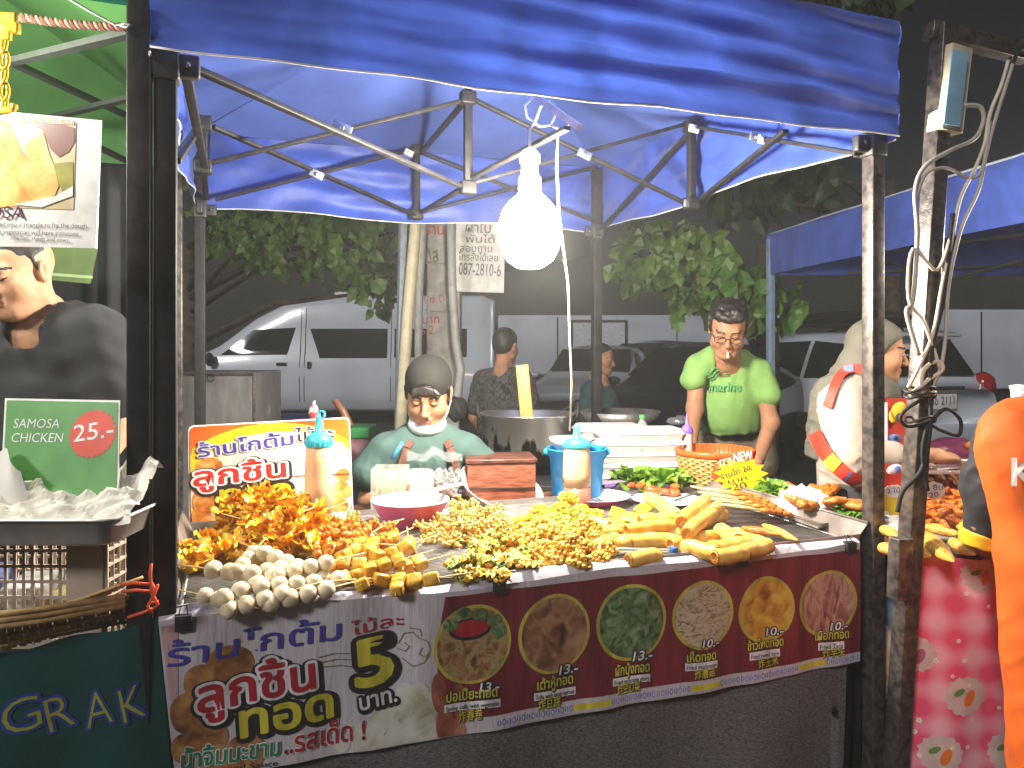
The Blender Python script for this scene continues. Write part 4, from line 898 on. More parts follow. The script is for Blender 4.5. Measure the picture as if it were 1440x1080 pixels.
# plastic crate
cr = thing('plastic_crate', W(60, 850, 1.72), 'beige latticed plastic crate below the steel tray', 'crate')
cp = M('beige_crate_plastic', (.44, .36, .29), rough=.45, var=.08)
cx1 = W(150, 760, 1.66).x; cx0 = cx1 - .55; cz1 = W(0, 752, 1.66).z; cz0 = W(0, 905, 1.66).z
def lattice(p, ex, L, z0, z1, nx, nz):
    m = MB(); ex = Vector(ex)
    for i in range(nx + 1): m.bar(p + ex * (L * i / nx) + Vector((0, 0, z0)), p + ex * (L * i / nx) + Vector((0, 0, z1)), .006 if i % 5 else .014, .006)
    for j in range(nz + 1): z = z0 + (z1 - z0) * j / nz; m.bar(p + Vector((0, 0, z)), p + ex * L + Vector((0, 0, z)), .007, .006 if 0 < j < nz else .02)
    return m
part('front_side', lattice(Vector((cx0, 1.66, 0)), (1, 0, 0), .47, cz0, cz1, 24, 7), cp, cr); part('corner_panel', MB().box((cx1 - .045, 1.66, (cz0 + cz1) / 2), (.08, .012, cz1 - cz0), bev=.003), cp, cr)
part('right_side', lattice(Vector((cx1, 1.66, 0)), (0, 1, 0), .2, cz0, cz1, 8, 7), cp, cr); part('back_side', lattice(Vector((cx0, 1.86, 0)), (1, 0, 0), .55, cz0, cz1, 24, 7), cp, cr); part('bottom', MB().box(((cx0 + cx1) / 2, 1.76, cz0), (.55, .2, .008)), cp, cr)
for k in range(4):
    m = MB().box((cx1 - .12 - .1 * k, 1.76, cz0 + .05 + .02 * k), (.085, .14, .08), (0, 0, .2 * k), bev=.006)
    solo('snack_pack', m, M('pack', [(.5, .38, .15), (.55, .53, .5), (.10, .12, .25), (.45, .3, .12)][k], rough=.4, var=.3, scale=30), ['amber packet at the right inside the beige crate', 'white packet second from right inside the beige crate', 'navy packet in the middle of the beige crate', 'brown packet deepest left inside the beige crate'][k], 'packet', 'packets in the crate')
# bamboo tray in front
bt = thing('bamboo_basket', W(60, 880, 1.5), 'flat woven bamboo basket along the front of the left stall', 'basket')
m = MB()
A0, A1 = W(-60, 878, 1.44), W(175, 838, 1.62)
for k in range(3): m.tube([A0 + Vector((0, 0, -.012 * k + .01)), A0.lerp(A1, .5) + Vector((0, -.01, -.012 * k + .004)), A1 + Vector((0, 0, -.010 * k))], .006, 6)
part('rim', m, bamboo, bt); m = MB()
for k in range(34):
    p = A0.lerp(A1, k / 33); m.bar(p + Vector((0, .004, .0)), p + Vector((-.02 + .012 * math.sin(k * 2.1), .05, -.085 + .02 * k / 33)), .011, .003)
part('uprights', m, bamboo, bt); m = MB()
for j in range(3):
    m.tube([A0.lerp(A1, k / 60) + Vector((0, .006 + .012 * (j + 1) + .004 * (-1) ** k, -.022 * (j + 1))) for k in range(61)], .004, 5)
part('weave', m, bamboo, bt)
for k in range(7): 
    p = W(120 + 9 * k, 850 - 3 * k, 1.60); 
    solo('bamboo_stick', MB().tube([p + Vector((-.07, 0, -.008)), p + Vector((.03, .02, .012 + .002 * k))], .0035, 6), stick_m, 'split bamboo stick lying on the rim of the woven basket', 'stick', 'bamboo sticks on the basket rim')
# teal banner GRAK
GP = Panel(W(-40, 925, 1.50), W(222, 872, 1.655) - W(-40, 925, 1.50), (0, 0, 1), lambda x, y: .004 * math.sin(14 * x + 5 * y) + .003 * math.sin(31 * x))
mb = MB(); gl = (W(222, 872, 1.655) - W(-40, 925, 1.50)).length
mb.grid(lambda a, b: GP.pt(-.2 + (gl + .2) * a + .012 * b * (a > .99), (.004 * math.sin(20 * a)) * (1 - b) - .5 * b), 60, 20)
for k, (t, p0, p1) in enumerate((('G', (6, 1036), (62, 1018)), ('R', (70, 1030), (108, 1016)), ('A', (122, 1024), (160, 1012)), ('K', (174, 1016), (207, 1004)))):
    GP.text(mb, t, p0, p1, 50, 1, .002, .05); GP.text(mb, t, p0, p1, 50, 2, .003, -.012)
solo('shop_banner', mb, [M('dark_teal_vinyl', (.008, .075, .07), rough=.4, var=.2, scale=5, bump=.1, bscale=20), M('blue_glow_ink', (.03, .07, .32), rough=.4), M('yellow_ink', (.36, .36, .05), rough=.4)], 'dark teal banner with yellow letters GRAK below the left stall', 'banner')
redstr = M('orange_red_string', (.75, .09, .03), rough=.5)
m = MB(); 
for pts in ([(213, 793), (211, 805), (212, 820), (214, 835), (222, 850), (214, 858)], [(222, 822), (216, 838), (208, 852), (212, 862)], [(170, 822), (190, 820), (213, 822)], [(172, 832), (192, 830), (214, 832)], [(180, 868), (200, 862), (214, 856)], [(214, 820), (218, 834), (210, 848), (222, 846)]): m.tube([W(u, v, 1.585) for u, v in pts], .0032, 6)
solo('red_string', m, redstr, 'orange red plastic string knotted round the left black post', 'string')

# ================================================================== neighbour on the right
rt = thing('market_canopy', (2.9, 4.0, 0), 'deep blue canopy of the grilled food stall at right', 'canopy')
A_, B_, C_ = Vector((1.815, 5.5, 2.13)), Vector((2.25, 2.0, 2.13)), Vector((3.95, 5.6, 2.13)); D_ = B_ + C_ - A_
pk = (A_ + D_) / 2 + Vector((0, 0, .20))
mb = MB()
for p, q in ((A_, B_), (B_, D_), (D_, C_), (C_, A_)): mb.grid(lambda a, b: p.lerp(q, a).lerp(pk, b) - Vector((0, 0, .05 * math.sin(math.pi * a) * (1 - b))), 12, 8)
part('canopy_roof', mb, blue_in, rt)
for p, q in ((A_, B_), (D_, C_), (C_, A_)): part('valance', MB().grid(lambda a, b: p.lerp(q, a) + Vector((.008 * math.sin(20 * a) * b, .008 * math.sin(14 * a + 1) * b, -.28 * b)), 40, 8), blue, rt)
part('hem', MB().tube([A_.lerp(B_, k / 30) + Vector((.008 * math.sin(20 * k / 30), 0, .003)) for k in range(31)], .006, 6), M('pale_blue_hem', (.30, .33, .42), rough=.7), rt)
blue_leg = M('pale_blue_leg', (.16, .22, .32), rough=.4)
for p in (A_, C_): part('leg', MB().bar((p.x + .02, p.y - .02, 0), (p.x + .02, p.y - .02, 2.1), .045, bev=.004), blue_leg, rt)
for p in (D_,): part('leg', MB().bar((p.x, p.y, 0), (p.x, p.y, 2.1), .045, bev=.004), blue_leg, rt)
for p, q in (((1170, 362, 5.0), (1440, 330, 4.2)), ((1240, 366, 5.3), (1330, 392, 5.4)), ((1330, 394, 5.4), (1440, 366, 4.6)), ((1190, 384, 5.45), (1440, 372, 5.3))): part('scissor_bar', MB().bar(W(*p), W(*q), .026, .016), dim_bar, rt)

post = thing('steel_post', W(1262, 1060, 2.14), 'scuffed steel post with crossbar and cable bundle at right', 'post')
pb, ptp = W(1260, 1075, 2.14), W(1328, 36, 2.14); pb = pb + (pb - ptp) * .05
post.location = pb
part('upright', MB().bar(pb, ptp, .046, .05, bev=.003), worn_steel, post)
part('crossbar', MB().bar(W(1305, 42, 2.14), W(1445, 78, 2.22), .045, bev=.003), worn_steel, post)
part('socket_stub', MB().bar(W(1264, 842, 2.10), W(1267, 756, 2.10), .04, .05, bev=.003), worn_steel, post)
sw = thing('switch_box', W(1335, 185, 2.12), 'narrow pale blue electrical box fixed under the post crossbar', 'switch box')
m = MB().bar(W(1328, 187, 2.13), W(1342, 68, 2.13), .055, .075, bev=.004, up=(1, .35, 0)); part('case', m, M('cream_wood_case', (.55, .48, .34), rough=.5), sw)
m = MB().bar(W(1338, 176, 2.085), W(1350, 72, 2.085), .006, .048, up=(1, .1, 0), bev=.002); m2 = m; part('cover', m2, M('light_blue_cover', (.22, .40, .55), rough=.4), sw)
lamp = solo('clamp_lamp', MB().ball(W(1438, 62, 2.15), .02, 2).lathe([(0, .0), (.02, 0), (.032, .05), (.028, .05), (0, .02)], W(1444, 66, 2.14), 16, rot=(R(70), 0, R(40))).tube([W(1420, 80, 2.16), W(1424, 92, 2.16), W(1432, 70, 2.15)], .006, 6), rubber, 'black clamp lamp at the end of the post crossbar', 'lamp')
cbl = M('grey_cable', (.40, .37, .33), rough=.5); cbl2 = M('cream_cable', (.60, .54, .42), rough=.5)
def wire(pts, r, m, label, Y=2.10): 
    P_ = [W(p[0], p[1], p[2] if len(p) > 2 else Y) for p in pts]; out = []
    for i in range(len(P_) - 1):
        p0, p1, p2, p3 = P_[max(0, i - 1)], P_[i], P_[i + 1], P_[min(len(P_) - 1, i + 2)]
        for k in range(6):
            t = k / 6; out.append(.5 * ((2 * p1) + (p2 - p0) * t + (2 * p0 - 5 * p1 + 4 * p2 - p3) * t * t + (3 * p1 - p0 - 3 * p2 + p3) * t ** 3))
    out.append(P_[-1]); solo('cable', MB().tube(out, r, 6), m, label, 'cable', 'cables bundled on the right post')
wire([(1356, 148), (1378, 150), (1383, 170), (1370, 195), (1335, 212), (1300, 235), (1287, 270), (1290, 330), (1284, 420), (1275, 440), (1292, 500)], .006, cbl, 'thick pale cable looping from the switch box down the post front')
wire([(1418, 85), (1408, 120), (1392, 160), (1385, 200), (1372, 235), (1350, 280), (1338, 340), (1325, 400), (1312, 470), (1290, 520), (1277, 545)], .005, cbl2, 'cream cable hanging straight from the crossbar end to the knot')
wire([(1424, 90), (1396, 180), (1380, 240), (1362, 250), (1330, 236), (1302, 245), (1288, 280)], .0045, cbl, 'thin pale cable dipping left across the post below the switch box')
wire([(1392, 170), (1378, 260), (1352, 320), (1334, 400), (1330, 470), (1322, 520), (1306, 552)], .005, cbl, 'grey cable rightmost in the hanging bundle')
wire([(1340, 320), (1318, 380), (1284, 350), (1278, 420), (1300, 455), (1322, 520)], .005, cbl2, 'cream cable crossing over the post beside the hijab')
wire([(1284, 552), (1305, 535), (1325, 520), (1318, 508), (1300, 520), (1296, 545), (1316, 553), (1280, 556)], .006, cbl2, 'cream cable loop knotted round the post at shoulder height')
wire([(1300, 560), (1275, 575), (1266, 590), (1280, 600), (1310, 590), (1330, 575), (1350, 590), (1348, 612), (1325, 606), (1305, 600), (1297, 640), (1305, 690)], .005, rubber, 'black cable curling out right of the post and down to the food')
wire([(1340, 300), (1326, 420), (1310, 500), (1308, 600), (1296, 660), (1270, 690), (1262, 720)], .006, rubber, 'black cable running down the face of the right post')
m = MB()
for v in (548, 556, 590): m.tube([W(1294 + 22 * math.cos(t), v + 4 * math.sin(t * 2) , 2.11 + .03 * math.sin(t)) for t in np.linspace(0, 6.28, 18)], .004, 6)
solo('cable_tie', m, M('black_tie', (.03, .025, .02), rough=.5), 'dark ties wound round the post holding the cable knot', 'tie')

# table with pink flowered cloth
ZR = .72
def rfront(a): return W(1262, 800, 2.18).lerp(W(1480, 790, 2.10), a)
tb2 = thing('side_table', (1.75, 2.6, 0), 'table of the grilled food stall under the pink cloth', 'table')
q = [Vector((1.14, 2.20, ZR - .03)), Vector((2.3, 2.14, ZR - .03)), Vector((2.3, 3.35, ZR - .03)), Vector((1.26, 3.35, ZR - .03))]
part('table_top', MB().prism(q, (0, 0, .024)), wood, tb2)
for p in q: part('leg', MB().bar((p.x + (.05 if p.x < 2 else -.05), p.y + (.05 if p.y < 3 else -.05), 0), (p.x + (.05 if p.x < 2 else -.05), p.y + (.05 if p.y < 3 else -.05), ZR - .03), .035), black_steel, tb2)
pink = M('pink_checked_plastic', (.62, .10, .17), rough=.3, var=.1, scale=5, bump=.15, bscale=16, coat=.3)
nt = pink.node_tree; bs = nt.nodes['Principled BSDF']; tc = [n for n in nt.nodes if n.type == 'TEX_COORD'][0]
ck = []
for ax in (0, 2):
    wv = nt.nodes.new('ShaderNodeTexWave'); wv.bands_direction = 'X' if ax == 0 else 'Z'; wv.inputs['Scale'].default_value = 3.2; wv.inputs['Distortion'].default_value = .4; nt.links.new(tc.outputs['Object'], wv.inputs['Vector']); ck.append(wv)
ad = nt.nodes.new('ShaderNodeMath'); ad.operation = 'ADD'; nt.links.new(ck[0].outputs['Fac'], ad.inputs[0]); nt.links.new(ck[1].outputs['Fac'], ad.inputs[1])
rp = nt.nodes.new('ShaderNodeValToRGB'); ha = nt.nodes.new('ShaderNodeMath'); ha.operation = 'MULTIPLY'; ha.inputs[1].default_value = .5; nt.links.new(ad.outputs[0], ha.inputs[0]); nt.links.new(ha.outputs[0], rp.inputs[0])
rp.color_ramp.elements[0].position = .2; rp.color_ramp.elements[0].color = (.68, .08, .16, 1); rp.color_ramp.elements[1].position = .85; rp.color_ramp.elements[1].color = (.74, .36, .42, 1); nt.links.new(rp.outputs[0], bs.inputs['Base Color'])
PK = Panel(Vector((1.10, 2.185, 0)), (1, -.055, 0), (0, 0, 1), lambda x, y: .02 * math.sin(10 * x + 2.2 * y) * (1 - y / .8) + .010 * math.sin(24 * x - 5 * y) + .016 * math.exp(-((x - .19 - .25 * (.75 - y)) / .03) ** 2))
mb = MB().grid(lambda a, b: PK.pt(-.03 + 1.2 * a + .03 * b * (a < .01), .735 - .60 * b + .01 * math.sin(9 * a)), 90, 40)
rnd = random.Random(4)
for k in range(46):
    x, y = rnd.uniform(.0, .75), rnd.uniform(.16, .72); r = rnd.uniform(.006, .009)
    PK.disc(mb, x, y, r, r, 1, .002, 20, 2, lambda t: .62 + .38 * abs(math.cos(2.5 * t))); PK.disc(mb, x, y, r * .3, r * .3, 2, .0028, 8, 1)
for (x, y, s) in ((.21, .70, .05), (.04, .47, .055), (.17, .36, .06), (.35, .45, .05), (.10, .20, .06), (.30, .20, .06), (.02, .62, .03), (.42, .62, .05), (.5, .3, .06)):
    PK.disc(mb, x, y, s, s * .9, 3, .0015, 40, 3, lambda t: 1 + .07 * math.sin(14 * t)); PK.disc(mb, x + s * .2, y - s * .1, s * .42, s * .24, rnd.choice([4, 5, 4]), .0022, 16, 2, None, 1.1); PK.disc(mb, x - s * .3, y + s * .2, s * .3, s * .14, 7, .0022, 12, 1, None, .5)
solo('pink_table_cloth', mb, [pink, M('daisy_white', (.7, .66, .6)), M('daisy_heart', (.6, .45, .05)), M('pale_patch_print', (.55, .42, .38), rough=.35), M('carrot_print', (.66, .17, .02), rough=.35), M('mauve_print', (.30, .10, .16), rough=.35), M('red_fruit_print', (.5, .05, .05), rough=.35), M('leaf_print', (.12, .24, .06), rough=.35)], 'shiny pink checked plastic cloth with daisies and carrots at right', 'table cloth')
solo('teal_box', MB().box(W(1246, 870, 2.5), (.08, .3, .14), (0, 0, .3), bev=.005), M('pale_teal_box', (.16, .28, .32), rough=.5, var=.2), 'pale teal box edge seen between the two right posts', 'box')
solo('patterned_bag', MB().ball(W(1243, 930, 2.45), (.03, .1, .12), 3, jit=.06), M('white_floral_bag', (.5, .46, .42), rough=.5, var=.5, scale=40, col2=(.55, .25, .08)), 'pale patterned bag low in the gap between the right posts', 'bag')
rtr = thing('steel_tray', (1.7, 2.45, ZR), 'wide steel tray of fried chicken on the pink cloth', 'tray')
mb = MB(); rg = [[(1.17, 2.20), (2.2, 2.14), (2.2, 2.72), (1.23, 2.76)]]
def inset(k, z): 
    c = Vector((1.7, 2.45)); return [(c.x + (x - c.x) * k, c.y + (y - c.y) * k, z) for x, y in rg[0]]
rings = [inset(.95, ZR + .004), inset(.99, ZR + .03), inset(1.012, ZR + .031), inset(1.012, ZR + .022)]
vs = [p for r_ in rings for p in r_]; fs = [(i * 4 + k, i * 4 + (k + 1) % 4, (i + 1) * 4 + (k + 1) % 4, (i + 1) * 4 + k) for i in range(3) for k in range(4)] + [(3, 2, 1, 0)]
part('pan', mb.add(vs, fs, 0, False), steel, rtr); mb = MB()
for i in range(38): y = 2.215 + .0135 * i; mb.tube([(1.20, y, ZR + .026), (2.17, y - .05, ZR + .026)], .0018, 5)
for i in range(6): x = 1.22 + .18 * i; mb.tube([(x, 2.2, ZR + .022), (x + .02, 2.72, ZR + .022)], .0025, 5)
part('wire_rack', mb, zinc, rtr)
# ================================================================== people
def skin(n, c): return M(n, c, rough=.55, var=.16, scale=22, bump=.14, bscale=260, sss=.12, spec=.3)
lipm = M('lips', (.34, .12, .09), rough=.4); browm = M('dark_hair', (.012, .009, .008), rough=.5, var=.3, scale=60, bump=.5, bscale=120, stretch=(1, 1, .3))
eyew = M('eye_white', (.62, .58, .54), rough=.25)
def head_sdf(ears=True):
    s = Sdf()
    s.ell((0, .018, .032), (.076, .094, .085)); s.ell((0, -.022, -.045), (.058, .060, .070), k=.04); s.ell((0, -.056, -.094), (.028, .026, .022), k=.035)
    for sx in (-1, 1):
        s.ell((sx * .040, -.050, -.032), (.026, .026, .028), k=.03); s.cap((sx * .056, .0, -.07), (sx * .02, -.055, -.095), .018, .018, k=.03)
    s.cap((-.034, -.074, .020), (.034, -.074, .020), .012, k=.02)
    for sx in (-1, 1): s.ell((sx * .031, -.091, .001), (.018, .012, .010), k=.012, op='-'); s.ell((sx * .031, -.074, .001), (.0135, .0125, .0115), k=.004)
    s.cap((0, -.080, .006), (0, -.104, -.032), .0075, .0115, k=.012)
    for sx in (-1, 1): s.ell((sx * .0115, -.096, -.037), (.0085, .010, .007), k=.008)
    s.cap((-.017, -.083, -.060), (.017, -.083, -.060), .0058, k=.008); s.cap((-.014, -.083, -.070), (.014, -.083, -.070), .0066, k=.008)
    s.ell((0, -.094, -.0645), (.022, .012, .0016), k=.003, op='-')
    for sx in (-1, 1) if ears else (): s.ell((sx * .077, .014, -.008), (.009, .020, .031), rot=(0, sx * .18, sx * .35), k=.006); s.ell((sx * .084, .010, -.004), (.006, .010, .016), k=.005, op='-')
    s.cap((0, .022, -.05), (0, .036, -.19), .050, .055, k=.03)
    return s
def head_mats(Mi, eyes='down'):
    A = np.array(Mi)
    def fn(c):
        p = c @ A[:3, :3].T + A[:3, 3]; x, y, z = np.abs(p[:, 0]), p[:, 1], p[:, 2]; m = np.zeros(len(c), int)
        m[(x < .021 - .0 * z) & (z < -.056) & (z > -.0775) & (y < -.080) & (x < .022 - np.abs(z + .066) * .7)] = 1
        bz = .0195 + .006 * np.sin((x - .012) / .040 * math.pi); m[(x > .012) & (x < .052) & (np.abs(z - bz) < .0038) & (y < -.045)] = 2
        e = np.abs(x - .031)
        if eyes == 'down': m[(e < .0155) & (np.abs(z + .0055 - .0022 * (e / .0155) ** 2 * 2) < .0019) & (y < -.060)] = 2
        else:
            m[(e < .014) & (np.abs(z - .0005) < .0058 * (1 - (e / .015) ** 2)) & (y < -.06)] = 3; m[(e < .0058) & (np.abs(z) < .0058) & (y < -.06)] = 2
            m[(e < .015) & (np.abs(z - .0062 + .004 * (e / .015) ** 2) < .0015) & (y < -.06)] = 2
        return m
    return fn
def face_matrix(c, rz=0, tilt=0, roll=0, sc=1): return Matrix.Translation(c) @ Euler((R(tilt), R(roll), R(rz)), 'XYZ').to_matrix().to_4x4() @ Matrix.Scale(sc, 4)
def fm(c, rz=0, tilt=0, roll=0, sc=1): return Matrix.Translation(c) @ Matrix.Rotation(R(rz), 4, 'Z') @ Matrix.Rotation(R(tilt), 4, 'X') @ Matrix.Rotation(R(roll), 4, 'Y') @ Matrix.Scale(sc, 4)
def hand(s, w, fwd, n, side=1, curl=(.5, .5, .55, .6), bend=1.0, sc=1.0, thumb=.5):
    """palm, four unequal fingers and a thumb from the side of the palm; n is the way the palm faces"""
    w, fwd, n = Vector(w), Vector(fwd).normalized(), Vector(n); n = (n - fwd * n.dot(fwd)).normalized(); lat = fwd.cross(n) * side
    pc = w + fwd * .048 * sc
    Rm = np.array(Matrix((lat, fwd, n)).transposed())
    s.ell(pc, (.041 * sc, .052 * sc, .017 * sc), rot=Rm, k=.012); s.cap(w - fwd * .02, w + fwd * .02, .025 * sc, .026 * sc, k=.02)
    for i, (o, L) in enumerate(((-.030, .066), (-.010, .078), (.010, .073), (.029, .056))):
        p = w + fwd * (.088 - abs(o + .004) * .35) * sc + lat * o * sc; d = fwd.copy(); r = .0092 * sc; a = curl[i] * bend
        for j, f in enumerate((.42, .32, .26)):
            d = (d * math.cos(a) + n * math.sin(a)).normalized(); nn = None
            q = p + d * L * f * sc; s.cap(p, q, r, r * .9, k=.004); p = q; r *= .9
            n_ = n - d * n.dot(d); a = curl[i] * bend * .9
    p = w + fwd * .025 * sc - lat * .034 * sc + n * .004; d = (fwd * .75 - lat * .65 + n * thumb).normalized()
    for f, r in ((.040, .012), (.030, .0105)):
        q = p + d * f * sc; s.cap(p, q, r * sc, r * .88 * sc, k=.006); p = q; d = (d + n * .35 + fwd * .25 + lat * .15).normalized()
    return s
def person(loc, label, group=None): return thing('person', loc, label, 'person', group)
def make_body(parent, Mh, skinm, limbs, hands, eyes='down', hres=.0034, res=.007, ears=True):
    hm = sdf_mb(head_sdf(ears).xform(Mh), hres * Mh.to_scale().x, mats=head_mats(Mh.inverted(), eyes))
    for h_ in hands: q = sdf_mb(h_, .0034); hm.add(q.v, q.f, 0)
    if limbs: q = sdf_mb(limbs, res); hm.add(q.v, q.f, 0)
    return part('body', hm, [skinm, lipm, browm, eyew], parent)
def loc_(Mh, p): return Mh @ Vector(p)

# ---- the seller behind the counter, cap on backwards, mask under his chin, looking down at his work
Ys = 3.13
seller = person(W(600, 487, Ys).xy.to_3d(), 'seller in backwards cap and teal shirt with brown apron looking down at the counter')
Mh = fm(W(602, 553, Ys - .02), -2, 24, 2, 1.13)
J = lambda u, v, dy=0: W(u, v, Ys + dy)
L = Sdf(); nk = loc_(Mh, (0, .03, -.15))
L.cap(nk, nk + Vector((0, .02, -.10)), .06, .10, k=.05); L.ell(J(598, 700), (.17, .10, .28), k=.05)
for sx, sh, el, wr in ((-1, J(543, 644), J(519, 705, -.02), J(570, 712, -.20)), (1, J(654, 644), J(681, 702, -.02), J(640, 712, -.20))):
    L.path([sh, el, wr], [.055, .042, .030], k=.03)
Hs = [hand(Sdf(), J(572, 712, -.20), (.5, -.8, -.1), (0, 0, -1), -1), hand(Sdf(), J(638, 712, -.20), (-.5, -.8, -.1), (0, 0, -1), 1)]
sk1 = skin('tan_skin', (.40, .20, .11)); make_body(seller, Mh, sk1, L, Hs)
S_ = Sdf(); S_.ell(J(598, 700, .0), (.195, .125, .30), k=.05); S_.cap(J(548, 634), J(648, 634), .070, k=.06); S_.cap(J(578, 617, .01), J(622, 617, .01), .050, k=.05)
for a, b, c in ((J(540, 638), J(521, 665, -.01), -1), (J(656, 638), J(679, 662, -.01), 1)): S_.cap(a, b, .074, .082, k=.04)
S_.cap(nk + Vector((0, -.01, -.075)), nk + Vector((0, .0, .03)), .058, .072, k=.008, op='-')
S_.cut(J(600, 780), (0, 0, -1))
part('shirt', sdf_mb(S_, .0075, folds(1)), M('teal_green_cotton', (.048, .092, .080), rough=.85, var=.16, scale=8, bump=.6, bscale=16), seller)
apron = M('brown_canvas', (.11, .045, .03), rough=.8, var=.2, scale=30, bump=.2, bscale=150)
mb = MB()
for pts in ([(584, 612, -.02), (573, 628, -.105), (566, 650, -.125), (562, 672, -.135)], [(624, 614, -.02), (632, 628, -.10), (640, 650, -.125), (645, 672, -.135)]):
    p = [J(u, v, d - .008) for u, v, d in pts]
    for a, b in zip(p, p[1:]): mb.bar(a, b + (b - a) * .08, .030, .006, bev=.002, up=(0, -1, .4))
mb.grid(lambda a, b: J(555 + 98 * a, 664 + 60 * b, -.142 + .07 * (2 * a - 1) ** 2 - .012 * b), 14, 8)
part('apron', mb, apron, seller)
# cap worn backwards
capm = M('dark_olive_cap', (.011, .0105, .008), rough=.85, var=.15, bump=.2, bscale=150)
s = Sdf(); s.ell((0, .022, .045), (.084, .102, .088)); s.ell((0, .10, .035), (.062, .060, .014), rot=(R(-20), 0, 0), k=.02)
s.cut((0, 0, .020), (0, .20, -1)); s.ell((0, -.105, .048), (.040, .05, .026), k=.006, op='-')
part('cap', sdf_mb(s.xform(Mh), .005, mats=None), capm, seller)
mb = MB(); mb.tube([Mh @ Vector((.082 * math.sin(t), .02 - .098 * math.cos(t), .030)) for t in np.linspace(-.62, .62, 12)], .0085, 8, flat=.5); part('cap_strap', mb, capm, seller)
s = Sdf(); s.ell((0, .02, .036), (.0795, .0985, .087)); s.cut((0, 0, .026), (0, .35, -1))
for k in range(14): x = -.04 + .006 * k; s.cap((x, -.079, .062 - abs(x) * .25), (x * 1.25 + .008, -.090, .040 + .004 * math.sin(k * 2.4)), .006, .004, k=.004)
for sx in (-1, 1): s.cap((sx * .074, -.02, .035), (sx * .077, -.012, -.005), .009, .005, k=.008)
part('hair', sdf_mb(s.xform(Mh), .004), browm, seller)
# mask pulled under the chin
mk = M('pale_blue_mask', (.60, .70, .72), rough=.8, var=.06, scale=30, bump=.3, bscale=40, stretch=(.2, .2, 6))
s = Sdf(); s.ell((0, -.044, -.098), (.069, .064, .040)); s.ell((0, -.030, -.086), (.056, .048, .034), k=.004, op='-'); s.cut((0, 0, -.072), (0, -.15, 1)); s.cut((0, .02, 0), (0, 1, 0))
part('mask', sdf_mb(s.xform(Mh), .004), mk, seller)
mb = MB()
for sx in (-1, 1): mb.tube([Mh @ Vector(p) for p in ((sx * .060, -.045, -.085), (sx * .072, -.015, -.06), (sx * .080, .02, -.035), (sx * .083, .035, 0))], .002, 5)
part('mask_loop', mb, white_gloss, seller)

# ---- man in lime shirt bending forward, glasses, something pale in his lips
Yg = 3.75
gm = person(W(1025, 487, Yg + .1).xy.to_3d(), 'man in lime green printed shirt and glasses bending over with something in his lips')
Mh = fm(W(1024, 463, Yg - .13), -16, 28, 5, 1.06)
J = lambda u, v, dy=0: W(u, v, Yg + dy)
sk2 = skin('brown_skin', (.34, .165, .09)); nk = loc_(Mh, (0, .03, -.15)); L = Sdf()
L.cap(nk, J(1024, 515, .06), .058, .10, k=.05); L.ell(J(1028, 575, .14), (.13, .085, .17), k=.05)
hipL, hipR = J(1005, 660, .22), J(1058, 660, .22)
L.path([J(980, 522, .02), J(977, 575, -.02), J(972, 626, -.16)], [.046, .037, .028], k=.03); L.path([J(1070, 530, .02), J(1084, 594, -.02), J(1066, 648, -.16)], [.047, .038, .028], k=.03)
for hp in (hipL, hipR): L.path([hp, Vector((hp.x, hp.y + .02, .48)), Vector((hp.x, hp.y + .06, .06))], [.085, .06, .045], k=.04); L.cap((hp.x, hp.y + .06, .035), (hp.x, hp.y - .10, .03), .04, .03, k=.03)
Hs = [hand(Sdf(), J(972, 626, -.16), (.1, -.45, -.9), (.9, -.2, 0), -1), hand(Sdf(), J(1066, 648, -.16), (-.25, -.45, -.85), (-.9, -.2, 0), 1)]
make_body(gm, Mh, sk2, L, Hs, 'down')
S_ = Sdf(); S_.ell(J(1022, 560, .08), (.160, .125, .19), k=.05); S_.ell(J(1030, 590, .14), (.160, .125, .16), k=.06); S_.cap(J(986, 516, .03), J(1060, 519, .03), .056, k=.05)
S_.cap(J(981, 517, .02), J(973, 536, .0), .055, .062, k=.03); S_.cap(J(1068, 522, .02), J(1080, 556, .0), .058, .066, k=.03); S_.cut(J(1020, 612), (.05, 0, -1))
S_.cap(J(1002, 500, .0), J(1046, 502, .0), .045, k=.04); S_.cap(nk + Vector((0, 0, -.05)), nk + Vector((0, -.02, .05)), .054, .060, k=.008, op='-'); 
def shirt_print(c):
    u = 720 + F * c[:, 0] / c[:, 1]; v = HV - F * (c[:, 2] - H) / c[:, 1]; m = np.zeros(len(c), int); fr = c[:, 1] < Yg + .05
    return m
lime = M('lime_green_cotton', (.17, .315, .085), rough=.85, var=.14, scale=8, bump=.6, bscale=15)
sh = sdf_mb(S_, .0075, folds(2)); prt = M('faded_teal_print', (.09, .30, .10), rough=.8)
# printed wave and lettering laid onto the chest
V_ = np.array(sh.v)
def chest(u, v, off=.003):
    d = np.array([(u - 720) / F, 1, -(v - HV) / F]); uu = 720 + F * V_[:, 0] / V_[:, 1]; vv = HV - F * (V_[:, 2] - H) / V_[:, 1]
    k = (np.abs(uu - u) < 5) & (np.abs(vv - v) < 5)
    y = V_[k][:, 1].min() if k.any() else Yg - .05
    return W(u, v, y - off - .006)
for i in range(3):
    sh.tube([chest(992 + 4 * i + k * 3.6, 528 - 9 * math.sin(k / 9 * 3.1) + 3 * i + 2 * math.sin(k * 1.3), -.001) for k in range(10 - i)], .0035 - .0007 * i, 5, 1)
vs, fs = glyphs('marine', .02, .1); lo, hi = vs[:, 0].min(), vs[:, 0].max()
sh.add([chest(995 + (x - lo) / (hi - lo) * 47, 550 - y * 19, .003) for x, y in vs], fs, 1, False)
part('shirt', sh, [lime, prt], gm)
